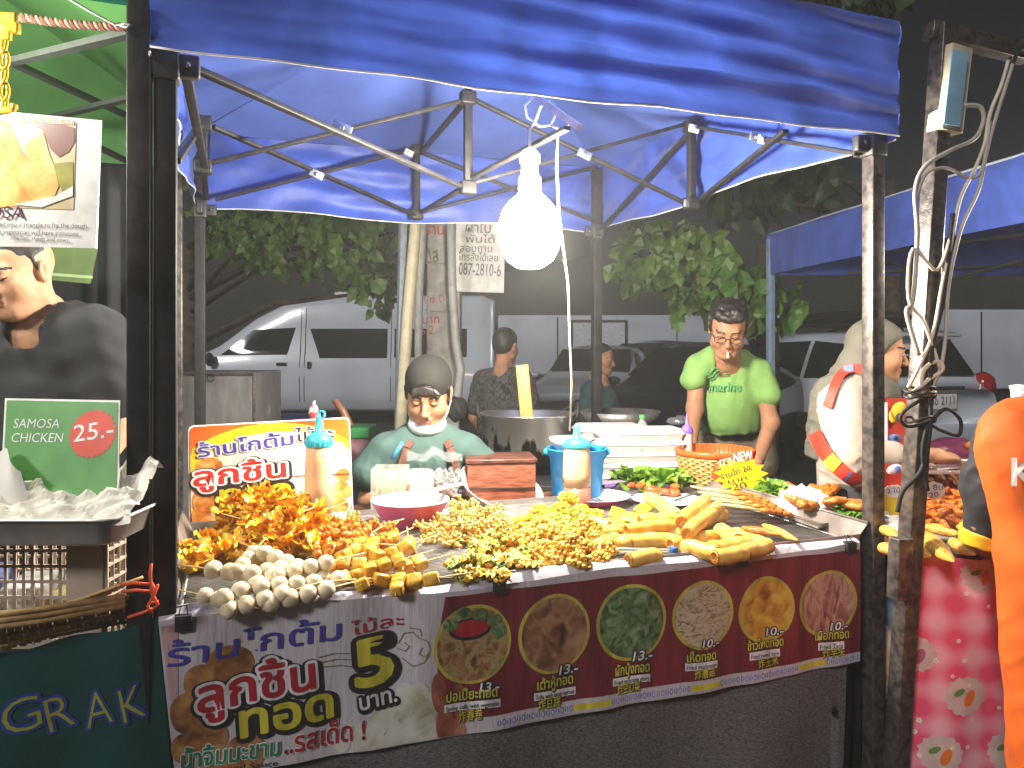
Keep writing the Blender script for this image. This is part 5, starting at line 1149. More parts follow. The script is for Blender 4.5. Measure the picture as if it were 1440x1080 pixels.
S_ = Sdf(); S_.cap(hipL + Vector((0, -.02, .06)), hipR + Vector((0, -.02, .06)), .12, k=.05); S_.cap(hipL + Vector((.02, -.04, .17)), hipR + Vector((-.02, -.04, .17)), .105, k=.05)
for hp in (hipL, hipR): S_.path([hp, Vector((hp.x, hp.y + .02, .48)), Vector((hp.x, hp.y + .06, .10))], [.115, .09, .075], k=.05)
part('trousers', sdf_mb(S_, .010, folds(3)), M('khaki_cotton', (.15, .12, .08), rough=.85, var=.2, bump=.3), gm)
s = Sdf(); s.ell((0, .030, .050), (.081, .095, .078)); s.cut((0, 0, .030), (0, .42, -1))
for k in range(26): a = k * .9; s.ell((.05 * math.sin(a * 1.7), .01 + .06 * math.cos(a), .098 + .008 * math.sin(a * 2.3)), (.016, .018, .014), k=.012)
for k in range(9): x = -.05 + .0125 * k; s.ell((x, -.066 + abs(x) * .3, .082), (.016, .020, .018), k=.008)
for sx in (-1, 1): s.cap((sx * .073, -.01, .045), (sx * .076, -.005, -.005), .010, .006, k=.008)
part('hair', sdf_mb(s.xform(Mh), .0045, wob(.003, 160, 5)), browm, gm)
gl = MB()
for sx in (-1, 1):
    gl.tube([Mh @ Vector((sx * .033 + .023 * math.cos(t) * (1 + .1 * abs(math.sin(2 * t))), -.102, -.002 + .0155 * math.sin(t))) for t in np.linspace(0, 6.283, 24)[:-1]], .0019, 6, close=True)
    gl.tube([Mh @ Vector(p) for p in ((sx * .057, -.100, .004), (sx * .076, -.05, .004), (sx * .082, .02, .0))], .0017, 5)
gl.tube([Mh @ Vector(p) for p in ((-.010, -.102, .002), (0, -.106, .005), (.010, -.102, .002))], .0017, 5)
part('glasses', gl, rubber, gm)
solo('whistle', MB().tube([Mh @ Vector((.004, -.088, -.066)), Mh @ Vector((.006, -.118, -.074))], .006, 8).ball(Mh @ Vector((.006, -.118, -.074)), .008, 2), M('cream_plastic', (.6, .55, .4), rough=.4), 'small pale whistle held in the lips of the man in lime', 'whistle')

# ---- woman in grey-olive hijab, red apron, reaching right with tongs
Yw = 3.05
wm = person(W(1215, 487, Yw).xy.to_3d(), 'woman in grey hijab and red apron reaching right with white tongs')
Mh = fm(W(1235, 493, Yw - .04), 74, 10, 0, 1.03)
J = lambda u, v, dy=0: W(u, v, Yw + dy)
sk3 = skin('warm_tan_skin', (.42, .215, .115)); nk = loc_(Mh, (0, .03, -.15)); L = Sdf()
L.cap(nk, J(1215, 560), .055, .09, k=.05); L.ell(J(1205, 640), (.13, .13, .30), k=.05)
shd, elb, wri = J(1196, 560, -.10), J(1212, 645, -.19), J(1312, 640, -.24)
L.path([shd, elb, wri], [.055, .044, .027], k=.03); L.path([J(1205, 560, .12), J(1235, 650, .12), J(1300, 655, -.0)], [.055, .042, .028], k=.03)
Hh = hand(Sdf(), wri, (1, .1, -.10), (.15, .2, -1), -1, (.35, .45, .55, .7), 1.0, 1.0, .8); H2 = hand(Sdf(), J(1300, 655, .0), (1, -.2, -.3), (0, 0, -1), 1)
for xx in (-.06, .07): p0 = J(1205, 487, .0); L.path([Vector((p0.x + xx, p0.y, .72)), Vector((p0.x + xx, p0.y, .42)), Vector((p0.x + xx, p0.y + .02, .06))], [.09, .06, .045], k=.04); L.cap((p0.x + xx, p0.y + .02, .03), (p0.x + xx + .12, p0.y, .03), .035, .03, k=.03)
make_body(wm, Mh, sk3, L, [Hh, H2], 'open', ears=False)
S_ = Sdf(); S_.ell(J(1204, 640, .02), (.155, .155, .34), k=.05); S_.cap(J(1200, 560, -.09), J(1205, 560, .10), .075, k=.06)
S_.cap(J(1188, 566, -.11), J(1196, 640, -.19), .086, .086, k=.025); S_.cap(J(1196, 642, -.19), J(1254, 642, -.225), .080, .056, k=.02); S_.cap(J(1205, 560, .12), J(1235, 650, .12), .07, .06, k=.04)
S_.cut(J(1254, 640), (1, 0, 0)) if 0 else None
S_.cut(J(1200, 760), (0, 0, -1))
wsh = sdf_mb(S_, .0075, folds(7)); part('shirt', wsh, M('cream_cotton', (.40, .33, .27), rough=.8, var=.12, scale=8, bump=.6, bscale=14), wm)
p0 = J(1205, 487, .0); S_ = Sdf(); S_.cap((p0.x, p0.y, .74), (p0.x, p0.y, .12), .15, .22, k=.05)
part('skirt', sdf_mb(S_, .012, wob(.01, 18, 8)), M('dark_grey_skirt', (.05, .05, .055), rough=.85), wm)
hij = M('grey_olive_hijab', (.125, .118, .090), rough=.75, var=.1, scale=6, bump=.2, bscale=90)
s = Sdf(); s.ell((0, .020, .036), (.083, .100, .091)); s.ell((0, .048, -.06), (.070, .076, .10), k=.05); s.cap((-.03, -.02, -.125), (.03, -.02, -.125), .055, .055, k=.04)
s.cap((-.12, -.104, -.026), (.12, -.104, -.026), .090, k=.012, op='-')
hs = s.xform(Mh); hs.cap(J(1214, 540, .02), J(1190, 585, .04), .095, .135, k=.06); hs.cap(J(1180, 560, .02), J(1152, 640, .06), .09, .055, k=.06); hs.cap(J(1235, 560, -.03), J(1250, 600, -.05), .07, .05, k=.05)
hs.ell(J(1210, 640, -.19), (.115, .12, .185), k=.03, op='-'); hs.cut(J(1165, 655), (-.45, 0, -1)); 
whj = sdf_mb(hs, .006, folds(9)); part('hijab', whj, hij, wm)
apr = M('red_apron_print', (.62, .05, .025), rough=.6, var=.1, scale=10); apw = M('apron_white_edge', (.66, .6, .6), rough=.6); apy = M('apron_yellow_print', (.70, .48, .03), rough=.6); apb = M('apron_blue_print', (.10, .16, .42), rough=.6); apk = M('apron_black_print', (.03, .03, .03), rough=.6)
mb = MB()
def on_cloth(Vs, u, v, off, dflt):
    uu = 720 + F * Vs[:, 0] / Vs[:, 1]; vv = HV - F * (Vs[:, 2] - H) / Vs[:, 1]; k = (np.abs(uu - u) < 5) & (np.abs(vv - v) < 5)
    return W(u, v, (Vs[k][:, 1].min() if k.any() else dflt) - off)
VW = np.concatenate([np.array(wsh.v), np.array(whj.v)])
def band(pts, w, mi=0, off=.004):
    """ribbon following the cloth; points in picture rows, width in the same unit"""
    P_ = []
    for (a, b) in zip(pts, pts[1:]):
        n = max(2, int(math.hypot(b[0] - a[0], b[1] - a[1]) / 4)); P_ += [(a[0] + (b[0] - a[0]) * i / n, a[1] + (b[1] - a[1]) * i / n) for i in range(n)]
    P_.append(pts[-1]); rows = []
    for i, (u, v) in enumerate(P_):
        p, q = P_[max(0, i - 1)], P_[min(len(P_) - 1, i + 1)]; dx, dy = q[0] - p[0], q[1] - p[1]; l = math.hypot(dx, dy) or 1; nx, ny = -dy / l * w / 2, dx / l * w / 2
        rows.append([on_cloth(VW, u + nx * t, v + ny * t, off, Yw - .17) for t in (-1, -.33, .33, 1)])
    for _ in range(3):
        rows = [[(rows[max(0, i - 1)][k] + rows[i][k] * 2 + rows[min(len(rows) - 1, i + 1)][k]) / 4 for k in range(4)] for i in range(len(rows))]
    fs = [(i * 4 + k, i * 4 + k + 1, i * 4 + 5 + k, i * 4 + 4 + k) for i in range(len(rows) - 1) for k in range(3)]
    mb.add([p for r in rows for p in r], fs, mi)
band([(1162, 575), (1172, 545), (1182, 524), (1195, 516), (1212, 518), (1226, 530)], 13); band([(1184, 521), (1194, 517), (1203, 517)], 9, 3, .007)
band([(1143, 606), (1156, 632), (1174, 654), (1196, 673), (1222, 682), (1250, 684)], 20); band([(1162, 641), (1172, 652), (1180, 659)], 19, 2, .007); band([(1188, 668), (1196, 674)], 17, 3, .007); band([(1198, 686), (1220, 680), (1246, 668)], 4, 1, .010)
mb.grid(lambda a, b: J(1246 + 32 * a - 4 * math.sin(3 * b), 560 + 140 * b, -.17 - .06 * b + .06 * a), 10, 20, 0); mb.grid(lambda a, b: J(1244 + 4 * a, 566 + 70 * b, -.178 - .06 * b), 2, 8, 1)
mb.ball(J(1262, 580, -.175), (.028, .008, .045), 2, (0, .5, 0), 2); mb.ball(J(1264, 587, -.184), (.013, .006, .016), 2, None, 4); mb.ball(J(1258, 617, -.19), (.026, .008, .018), 2, None, 3); mb.ball(J(1260, 616, -.197), (.010, .004, .008), 2, None, 4)
mb.grid(lambda a, b: J(1238 + 60 * a, 652 + 44 * b, -.30 + .04 * a), 10, 6, 0); mb.ball(J(1258, 660, -.305), (.03, .008, .018), 2, (0, -.3, 0), 1); mb.ball(J(1262, 660, -.312), (.012, .006, .014), 2, None, 3)
part('apron', mb, [apr, apw, apy, apb, apk], wm)
tg = MB(); h0 = loc = wri + Vector((.075, .0, -.035))
for o in (-1, 1): tg.tube([h0 + Vector((-.06, 0, -.012 * o - .004)), h0 + Vector((.02, 0, .004 - .012 * o)), h0 + Vector((.10, -.01, .020 + .010 * o)), h0 + Vector((.135, -.012, .026 + .004 * o))], [.004, .006, .007, .010], 8)
solo('tongs', tg, white_gloss, 'white tongs gripped in the outstretched hand of the woman in hijab', 'tongs')
sc_ = h0 + Vector((.15, -.01, .03))
solo('chicken_piece', MB().ball(sc_, (.03, .018, .018), 3, (0, -.5, 0), fn=lambda c: 1 + .18 * math.sin(9 * c.x + 5 * c.y) + .1 * math.sin(14 * c.z)), M('glazed_orange_crust', (.58, .16, .02), rough=.35, var=.3, scale=40, bump=.4), 'orange fried piece held up in the white tongs', 'fried chicken')

# ---- man in black at the left stall
Yl = 2.12
lm = person(W(60, 487, Yl + .05).xy.to_3d(), 'man in black t-shirt half hidden by the samosa poster at left')
Mh = fm(W(24, 384, Yl), -16, 18, -6, 1.0); J = lambda u, v, dy=0: W(u, v, Yl + dy)
nk = loc_(Mh, (0, .03, -.15)); L = Sdf(); L.cap(nk + Vector((0, 0, .03)), J(52, 470, .07), .056, .078, k=.05); L.ell(J(55, 620, .08), (.17, .11, .30), k=.05)
L.path([J(146, 484, .06), J(168, 600, .02), J(110, 690, -.12)], [.05, .044, .032], k=.03); L.path([J(-55, 480, .06), J(-80, 600, .02), J(-20, 690, -.12)], [.06, .046, .032], k=.03)
for xx in (-.08, .08): p0 = J(55, 487, .08); L.path([Vector((p0.x + xx, p0.y, .85)), Vector((p0.x + xx, p0.y, .46)), Vector((p0.x + xx, p0.y + .02, .06))], [.09, .06, .045], k=.04); L.cap((p0.x + xx, p0.y + .02, .03), (p0.x + xx, p0.y - .14, .03), .035, .03, k=.03)
make_body(lm, Mh, skin('light_tan_skin', (.50, .27, .16)), L, [hand(Sdf(), J(110, 690, -.12), (-.6, -.5, -.3), (0, 0, -1), 1), hand(Sdf(), J(-20, 690, -.12), (.6, -.5, -.3), (0, 0, -1), -1)], 'down')
S_ = Sdf(); S_.ell(J(55, 600, .08), (.205, .135, .34), k=.05); S_.cap(J(-20, 472, .06), J(128, 472, .06), .085, k=.06); S_.cap(J(28, 452, .06), J(84, 446, .07), .055, k=.05)
S_.cap(J(138, 476, .06), J(164, 560, .03), .084, .080, k=.04); S_.cap(J(-36, 476, .06), J(-66, 560, .03), .084, .080, k=.04)
S_.cap(nk + Vector((-.012, -.045, -.035)), nk + Vector((.0, .0, .06)), .070, .076, k=.008, op='-'); S_.cut(J(50, 760), (0, 0, -1))
part('shirt', sdf_mb(S_, .0075, folds(11)), M('black_cotton', (.018, .018, .021), rough=.9, var=.15, scale=10, bump=.15, bscale=150), lm)
p0 = J(55, 487, .08); S_ = Sdf(); S_.cap((p0.x - .06, p0.y, .88), (p0.x + .06, p0.y, .88), .12, k=.05)
for xx in (-.08, .08): S_.cap((p0.x + xx, p0.y, .85), (p0.x + xx, p0.y + .02, .10), .10, .075, k=.05)
part('trousers', sdf_mb(S_, .012), M('dark_trousers', (.03, .03, .04), rough=.9), lm)
s = Sdf(); s.ell((0, .026, .046), (.080, .096, .080)); s.cut((0, 0, .035), (0, .40, -1))
for sx in (-1, 1): s.cap((sx * .074, -.006, .04), (sx * .077, .0, .0), .009, .005, k=.008)
part('hair', sdf_mb(s.xform(Mh), .005, wob(.002, 120, 4)), M('greying_hair', (.03, .028, .027), rough=.6, var=.4, scale=80), lm)

# ---- customer in orange vest cut by the right edge, seen from behind
Yo = 1.78
om = person(W(1520, 487, Yo).xy.to_3d(), 'customer in orange vest with black sleeve and yellow cuff at right edge')
J = lambda u, v, dy=0: W(u, v, Yo + dy)
Mh = fm(J(1535, 470, .03), 178, 12, 0, 1.0); nk = loc_(Mh, (0, .03, -.15)); L = Sdf(); L.cap(nk, J(1525, 590), .058, .10, k=.05); L.ell(J(1525, 720), (.15, .10, .30), k=.05)
L.path([J(1420, 625, .10), J(1390, 735, .16), J(1384, 772, .42)], [.055, .044, .032], k=.03); L.path([J(1625, 610, .0), J(1650, 740, .0), J(1620, 810, .15)], [.055, .044, .032], k=.03)
for xx in (-.09, .09): p0 = J(1525, 487); L.path([Vector((p0.x + xx + .03, p0.y, .60)), Vector((p0.x + xx + .03, p0.y, .40)), Vector((p0.x + xx + .03, p0.y, .06))], [.08, .06, .045], k=.04); L.cap((p0.x + xx + .03, p0.y, .03), (p0.x + xx + .03, p0.y + .14, .03), .035, .03, k=.03)
make_body(om, Mh, skin('brown_arm_skin', (.33, .17, .10)), L, [hand(Sdf(), J(1384, 772, .42), (.1, .9, -.1), (0, 0, -1), -1), hand(Sdf(), J(1620, 810, .15), (-.2, .9, -.2), (0, 0, -1), 1)], 'open')
S_ = Sdf(); S_.ell(J(1528, 800), (.185, .135, .46), k=.05); S_.cap(J(1432, 612, .02), J(1600, 606, .02), .078, k=.06); S_.cap(J(1450, 640, .0), J(1470, 760, 0), .10, .09, k=.06); S_.cap(J(1545, 800), J(1548, 1085), .19, .185, k=.06); S_.cap(J(1500, 578), J(1550, 578), .05, k=.05); S_.cut(J(1500, 1130), (0, 0, -1))
S_.cap(nk + Vector((0, 0, -.06)), nk + Vector((0, 0, .05)), .056, .066, k=.008, op='-')
vo = sdf_mb(S_, .0075, folds(13, .0035, 22)); V_ = np.array(vo.v)
vs, fs = glyphs('K', .03); lo = vs[:, 0].min()
def back(u, v):
    uu = 720 + F * V_[:, 0] / V_[:, 1]; vv = HV - F * (V_[:, 2] - H) / V_[:, 1]; k = (np.abs(uu - u) < 8) & (np.abs(vv - v) < 8)
    return W(u, v, (V_[k][:, 1].min() if k.any() else Yo - .1) - .010)
vo.add([back(1422 + (x - lo) * 52, 682 - y * 54, ) for x, y in vs], fs, 1, False)
part('vest', vo, [M('orange_vest_cloth', (.58, .095, .004), rough=.75, var=.14, scale=7, bump=.7, bscale=9), M('white_letter', (.70, .62, .55), rough=.6)], om)
S_ = Sdf(); S_.cap(J(1424, 618, .10), J(1404, 690, .14), .084, .080, k=.03); S_.cap(J(1404, 690, .14), J(1393, 742, .17), .080, .066, k=.03); S_.cut(J(1396, 752, .17), (-.05, .1, -1))
S2 = sdf_mb(S_, .0065, folds(14)); 
part('sleeve', S2, M('black_sleeve_cloth', (.018, .018, .022), rough=.75, var=.2, bump=.2), om)
S_ = Sdf(); S_.cap(J(1394, 736, .17), J(1390, 776, .20), .071, .068, k=.03); S_.cut(J(1396, 764, .2), (-.05, .1, -1)); S_.cut(J(1400, 746, .17), (.05, -.1, 1))
part('cuff', sdf_mb(S_, .005), M('yellow_cuff', (.72, .46, .02), rough=.6), om)
S_ = Sdf(); S_.cap(J(1625, 606, .0), J(1640, 735, .01), .082, .07, k=.03); part('sleeve', sdf_mb(S_, .01), bpy.data.materials['black_sleeve_cloth'], om)
p0 = J(1525, 487); S_ = Sdf()
for xx in (-.09, .09): S_.cap((p0.x + xx + .03, p0.y, .58), (p0.x + xx + .03, p0.y, .10), .09, .075, k=.05)
part('trousers', sdf_mb(S_, .012), bpy.data.materials['dark_trousers'], om)
s = Sdf(); s.ell((0, .026, .046), (.081, .097, .082)); s.ell((0, .06, -.01), (.066, .055, .06), k=.03); s.cut((0, -.03, .02), (0, -1, -.3)); part('hair', sdf_mb(s.xform(Mh), .006), browm, om)

# ---- two passers-by in the dark behind
def passer(u, v, Y, rz, label, shirt, sc=1.0, lean=0):
    g = person(W(u, 487, Y).xy.to_3d(), label, 'people walking behind the stall'); Mh = fm(W(u, v, Y), rz, 10, 0, sc); c = Mh.to_translation(); Rz = Matrix.Rotation(R(rz), 3, 'Z')
    j = lambda x, y, z: Vector((c.x, c.y, 0)) + Rz @ Vector((x, y, 0)) + Vector((0, 0, c.z + z))
    L = Sdf(); L.cap(j(0, .02, -.12), j(0, .03, -.25), .055, .09, k=.05); L.ell(j(0, .04, -.5), (.14, .10, .27), k=.05)
    for sx in (-1, 1): L.path([j(sx * .19, .04, -.25), j(sx * .24, .05, -.52), j(sx * .2, -.10, -.74)], [.05, .042, .03], k=.03); hz = c.z; L.path([j(sx * .09, .05, -.75), j(sx * .10, .05, -hz * .66), j(sx * .10, .07, .06 - hz)], [.09, .06, .045], k=.04); L.cap(j(sx * .1, .07, .035 - hz), j(sx * .1, -.09, .03 - hz), .036, .03, k=.03)
    make_body(g, Mh, sk2, L, [hand(Sdf(), j(sx * .2, -.10, -.74), (0, -.5, -.8), (-sx, 0, 0), sx) for sx in (-1, 1)], 'down', .006, .012)
    S_ = Sdf(); S_.ell(j(0, .04, -.50), (.19, .135, .32), k=.05); S_.cap(j(-.14, .04, -.23), j(.14, .04, -.23), .07, k=.06)
    for sx in (-1, 1): S_.cap(j(sx * .18, .04, -.25), j(sx * .23, .05, -.45), .072, .068, k=.04)
    S_.cap(j(0, .02, -.20), j(0, .0, -.10), .058, .066, k=.01, op='-'); S_.cut(j(0, 0, -.80), (0, 0, -1)); part('shirt', sdf_mb(S_, .012, folds(3)), shirt, g)
    S_ = Sdf()
    for sx in (-1, 1): S_.cap(j(sx * .09, .05, -.72), j(sx * .1, .06, .12 - c.z), .12, .08, k=.05)
    part('trousers', sdf_mb(S_, .014), bpy.data.materials['dark_trousers'], g)
    s = Sdf(); s.ell((0, .028, .046), (.082, .098, .082)); s.ell((0, .06, -.01), (.066, .055, .06), k=.03); s.cut((0, 0, .03), (0, -.9, -1)) if abs(rz) < 90 else s.cut((0, -.03, .02), (0, -1, -.3)); part('hair', sdf_mb(s.xform(Mh), .007), browm, g)
passer(712, 487, 5.6, 150, 'person in dark patterned shirt walking away behind the cooking pot', ramp('dark_patterned_cotton', [(.40, (.018, .018, .018)), (.5, (.09, .085, .075)), (.6, (.02, .02, .022))], 26, .85, dist=1), 1.05)
passer(848, 505, 6.2, 60, 'person in dark teal shirt bending behind the back right leg', M('dark_teal_cotton', (.02, .05, .055), rough=.85), 1.0)
# ================================================================== things on the counter
ZT = .760                                        # top of the wire rack
def glossy_food(n, c, c2, sc=40, bump=.5, rough=.38, sss=.15, dist=.5):
    m = M(n, c, rough=rough, scale=sc, col2=c2, bump=bump, bscale=sc * 3, sss=sss, dist=dist, spec=.5, detail=6)
    r = [k for k in m.node_tree.nodes if k.type == 'VALTORGB'][0].color_ramp; e = r.elements.new(.24); e.color = (c[0] * .74, c[1] * .60, c[2] * .6, 1)   # browned spots
    r.elements[1].position = .38; return m
f_wonton = glossy_food('yellow_fried_wrapper', (.72, .30, .008), (.80, .48, .02), 18, .3, .35)
f_wfill = glossy_food('orange_filling', (.48, .13, .02), (.62, .26, .04), 40)
f_ball = M('fish_ball', (.56, .46, .29), rough=.42, var=.12, scale=60, bump=.12, bscale=200, sss=.2, col2=(.68, .58, .40))
f_tofu = glossy_food('fried_tofu_skin', (.52, .25, .015), (.70, .42, .04), 36, .8)
f_saus = glossy_food('orange_sausage', (.62, .17, .015), (.74, .30, .03), 12, .1, .28)
f_enoki = glossy_food('fried_mushroom_batter', (.58, .32, .06), (.72, .50, .14), 30, .6)
f_corn = glossy_food('corn_batter', (.58, .28, .025), (.74, .46, .06), 45, .7)
f_corn_y = glossy_food('bright_corn_batter', (.66, .38, .012), (.78, .54, .04), 45, .6)
f_green = glossy_food('green_tempura_leaf', (.05, .12, .015), (.32, .36, .05), 26, .7)
f_roll = glossy_food('spring_roll_skin', (.64, .34, .05), (.78, .53, .14), 14, .35, .40, .2, 1.0)
f_rollend = glossy_food('browned_roll_end', (.44, .17, .02), (.62, .30, .05), 22, .3)
f_finger = glossy_food('crumbed_chicken', (.56, .25, .035), (.72, .42, .09), 60, .9)
f_grill = glossy_food('orange_grilled_meat', (.46, .10, .012), (.66, .24, .03), 28, .5, .3)
f_dark = glossy_food('dark_red_fried_meat', (.24, .045, .015), (.46, .13, .03), 40, .6, .3)
lett = M('lettuce_green', (.10, .26, .02), rough=.4, var=.4, scale=25, col2=(.30, .46, .06), transl=.35)

def clear(o): COL.objects.unlink(o)
def yaw(): return random.uniform(0, 6.28)
# ---- skewers --------------------------------------------------------------
def skewer_proto(kind, n):
    """stick along +x from 0; pieces on it; origin at the middle of the food"""
    lab = {'wonton': ('wonton_skewer', 'wonton skewer'), 'ball': ('fish_ball_skewer', 'fish ball skewer'), 'tofu': ('tofu_skewer', 'tofu skewer'), 'sausage': ('sausage_skewer', 'sausage skewer')}[kind]
    t = thing(lab[0], (0, 0, 0), 'x', lab[1])
    L = .036 * n
    part('stick', MB().tube([(-L / 2 - .012, 0, 0), (0, 0, .001), (L / 2 + .075, 0, 0)], [.0012, .0017, .0019], 6), stick_m, t)
    for i in range(n):
        x = -L / 2 + .036 * (i + .5)
        if kind == 'ball':
            part('fish_ball', MB().ball((x, 0, 0), (.0195 * (1 + .07 * math.sin(i * 2.7 + n)), .0195 * (1 + .05 * math.sin(i * 1.9 + 2 * n)), .0188), 3, fn=lambda c: 1 + .03 * math.sin(5 * c.x + i) * math.sin(4 * c.y + 2) + .02 * math.sin(9 * c.z + i)), f_ball, t)
        elif kind == 'tofu':
            m = MB().box((x, 0, 0), (.033, .031, .028), (random.uniform(-.5, .5), random.uniform(-.2, .2), random.uniform(-.2, .2)), bev=.006); part('tofu_piece', m, f_tofu, t)
        elif kind == 'sausage':
            m = MB(); a = yaw()
            m.lathe([(0, -.026), (.008, -.024), (.012, -.015), (.0125, 0), (.012, .015), (.009, .022), (.004, .025), (0, .026)], (x, 0, 0), 14, rot=(1.2, .3 * math.sin(a), a)); 
            for k in range(4): m.ball((x + .004 * math.cos(k * 1.6), .014 * math.sin(k * 1.6), .016), (.007, .006, .011), 1)
            part('sausage', m, f_saus, t)
        else:
            m = MB(); sd = random.random() * 9
            m.ball((x, 0, 0), (.022, .022, .020), 3, fn=lambda c: 1 + .12 * math.sin(6 * c.x + sd))
            for k in range(7):            # ruffled wrapper petals
                a = k * .9 + sd; tilt = random.uniform(.2, 1.1); l = random.uniform(.024, .036); w = random.uniform(.016, .025)
                def pf(u, v, a=a, tilt=tilt, l=l, w=w, k=k):
                    r = .010 + l * v; s_ = (u - .5) * 2 * w * (.5 + 1.1 * v); ruf = .007 * math.sin(9 * u + k + sd) * v
                    y = r * math.cos(tilt) ; z = r * math.sin(tilt) * .8 + ruf + .004 * math.sin(14 * v)
                    return (x + s_ * math.sin(a) * .0 + y * math.sin(a) * .6 + s_ * math.cos(a), y * math.cos(a) - s_ * math.sin(a), z * (1 if k % 3 else -.3) + .002)
                m.grid(pf, 7, 5)
            part('wonton', m, f_wonton, t); 
    return t
def lay(proto, first, loc, rot, label, group, sc=None):
    if first: o = proto; o.location = loc; o.rotation_euler = rot; o['label'] = label; o.scale = (sc or 1,) * 3
    else: o = dup(proto, loc, rot, label, sc)
    o['group'] = group; return o
def heap(protos, spots, group, tilt=.25, used={}):
    for (p, az, z, lab, sc) in spots:
        pr = random.choice(protos); f = pr.name not in used; used[pr.name] = 1
        lay(pr, f, p, (random.uniform(-.6, .6), random.uniform(-tilt, tilt), az), lab, group, sc)
def leftover(protos, used={}):
    for p in protos: pass
# wontons: a heap rising to the middle
wp = [skewer_proto('wonton', 2), skewer_proto('wonton', 3), skewer_proto('wonton', 2)]
spots = []
def wl(u, v):
    if u < 300: return 'yellow wonton skewer at the far left end of the wonton heap above the fish balls'
    if v < 722: return 'yellow wonton skewer high on the heap in front of the orange menu board'
    if u < 400: return 'yellow wonton skewer low in the heap directly behind the fish balls'
    return 'yellow wonton skewer on the right slope of the heap beside the sausages'
for (u, v, h, az) in [(275, 793, .02, .9), (262, 775, .02, -.7), (300, 765, .02, .3), (318, 745, .03, 1.2), (335, 768, .03, -.4), (352, 748, .05, .6), (345, 722, .07, 1.8), (372, 714, .11, .2), (390, 708, .12, -.8), (366, 700, .13, 1.4), (404, 720, .10, 2.2), (388, 735, .09, .4), (372, 752, .06, -.9), (405, 755, .06, 1.1), (425, 735, .08, .1), (440, 725, .08, -.5), (436, 752, .05, .9), (452, 742, .05, 2.0), (418, 772, .03, .2), (385, 776, .03, 1.7), (352, 782, .03, -.3), (330, 730, .05, .2), (310, 783, .02, 2.6), (462, 760, .03, .6), (358, 735, .08, 2.7), (415, 708, .10, 1.0), (448, 775, .025, 2.4), (340, 705, .09, .8)]:
    spots.append((onz(u, v, ZT + h), az + TH, h, wl(u, v), random.uniform(.9, 1.12)))
heap(wp, spots, 'wonton skewers in a heap', .4)
# fish balls: rows
bp_ = [skewer_proto('ball', 4), skewer_proto('ball', 3), skewer_proto('ball', 4)]
spots = []
def bl(v): return 'fish ball skewer lowest, touching the banner edge' if v > 838 else ('fish ball skewer in the upper row under the wontons' if v < 798 else 'fish ball skewer in the middle of the fish ball pile')
for (u, v, h, az) in [(318, 845, .018, 2.5), (360, 846, .018, .1), (420, 838, .018, .12), (350, 826, .04, .5), (405, 822, .04, .1), (335, 806, .045, 2.7), (375, 803, .06, .55), (425, 800, .06, .2), (345, 790, .06, 1.2), (440, 812, .035, -.3), (395, 788, .065, 2.2), (300, 832, .02, 2.2)][:11]:
    spots.append((onz(u, v, ZT + h), az + TH, h, bl(v), random.uniform(1.0, 1.14)))
heap(bp_, spots, 'fish ball skewers', .2)
tp_ = [skewer_proto('tofu', 2), skewer_proto('tofu', 3), skewer_proto('tofu', 2)]
spots = []
def tl(u, v): return 'yellow tofu skewer at the front beside the banner' if v > 800 else ('yellow tofu skewer on the right edge of the tofu pile' if u > 565 else 'yellow tofu skewer in the upper part of the tofu pile')
for (u, v, h, az) in [(480, 815, .018, .4), (510, 822, .02, 1.3), (545, 815, .02, .2), (583, 818, .016, -.4), (470, 795, .04, 1.0), (505, 795, .04, -.2), (540, 795, .05, .1), (580, 795, .03, .2), (490, 778, .055, .8), (525, 778, .06, 1.9), (560, 775, .055, .1), (515, 765, .065, -.5), (545, 760, .06, .7), (475, 770, .05, 2.4), (575, 770, .04, 1.4), (560, 822, .016, 1.2)]:
    spots.append((onz(u, v, ZT + h), az + TH, h, tl(u, v), random.uniform(.95, 1.15)))
heap(tp_, spots, 'tofu skewers', .35)
sp_ = [skewer_proto('sausage', 2), skewer_proto('sausage', 3)]
spots = []
for (u, v, h, az) in [(470, 738, .05, .6), (495, 735, .05, 1.4), (520, 742, .05, .2), (545, 748, .04, 1.1), (480, 752, .05, -.5), (510, 758, .05, .9), (455, 755, .05, 2.1), (535, 765, .05, 1.8), (440, 735, .06, .3), (465, 775, .05, .2)]:
    spots.append((onz(u, v, ZT + h), az + TH, h, 'orange sausage skewer standing out near the pink bowl' if u > 500 else 'orange sausage skewer tucked between wontons and tofu', random.uniform(.9, 1.1)))
heap(sp_, spots, 'sausage skewers', .4)
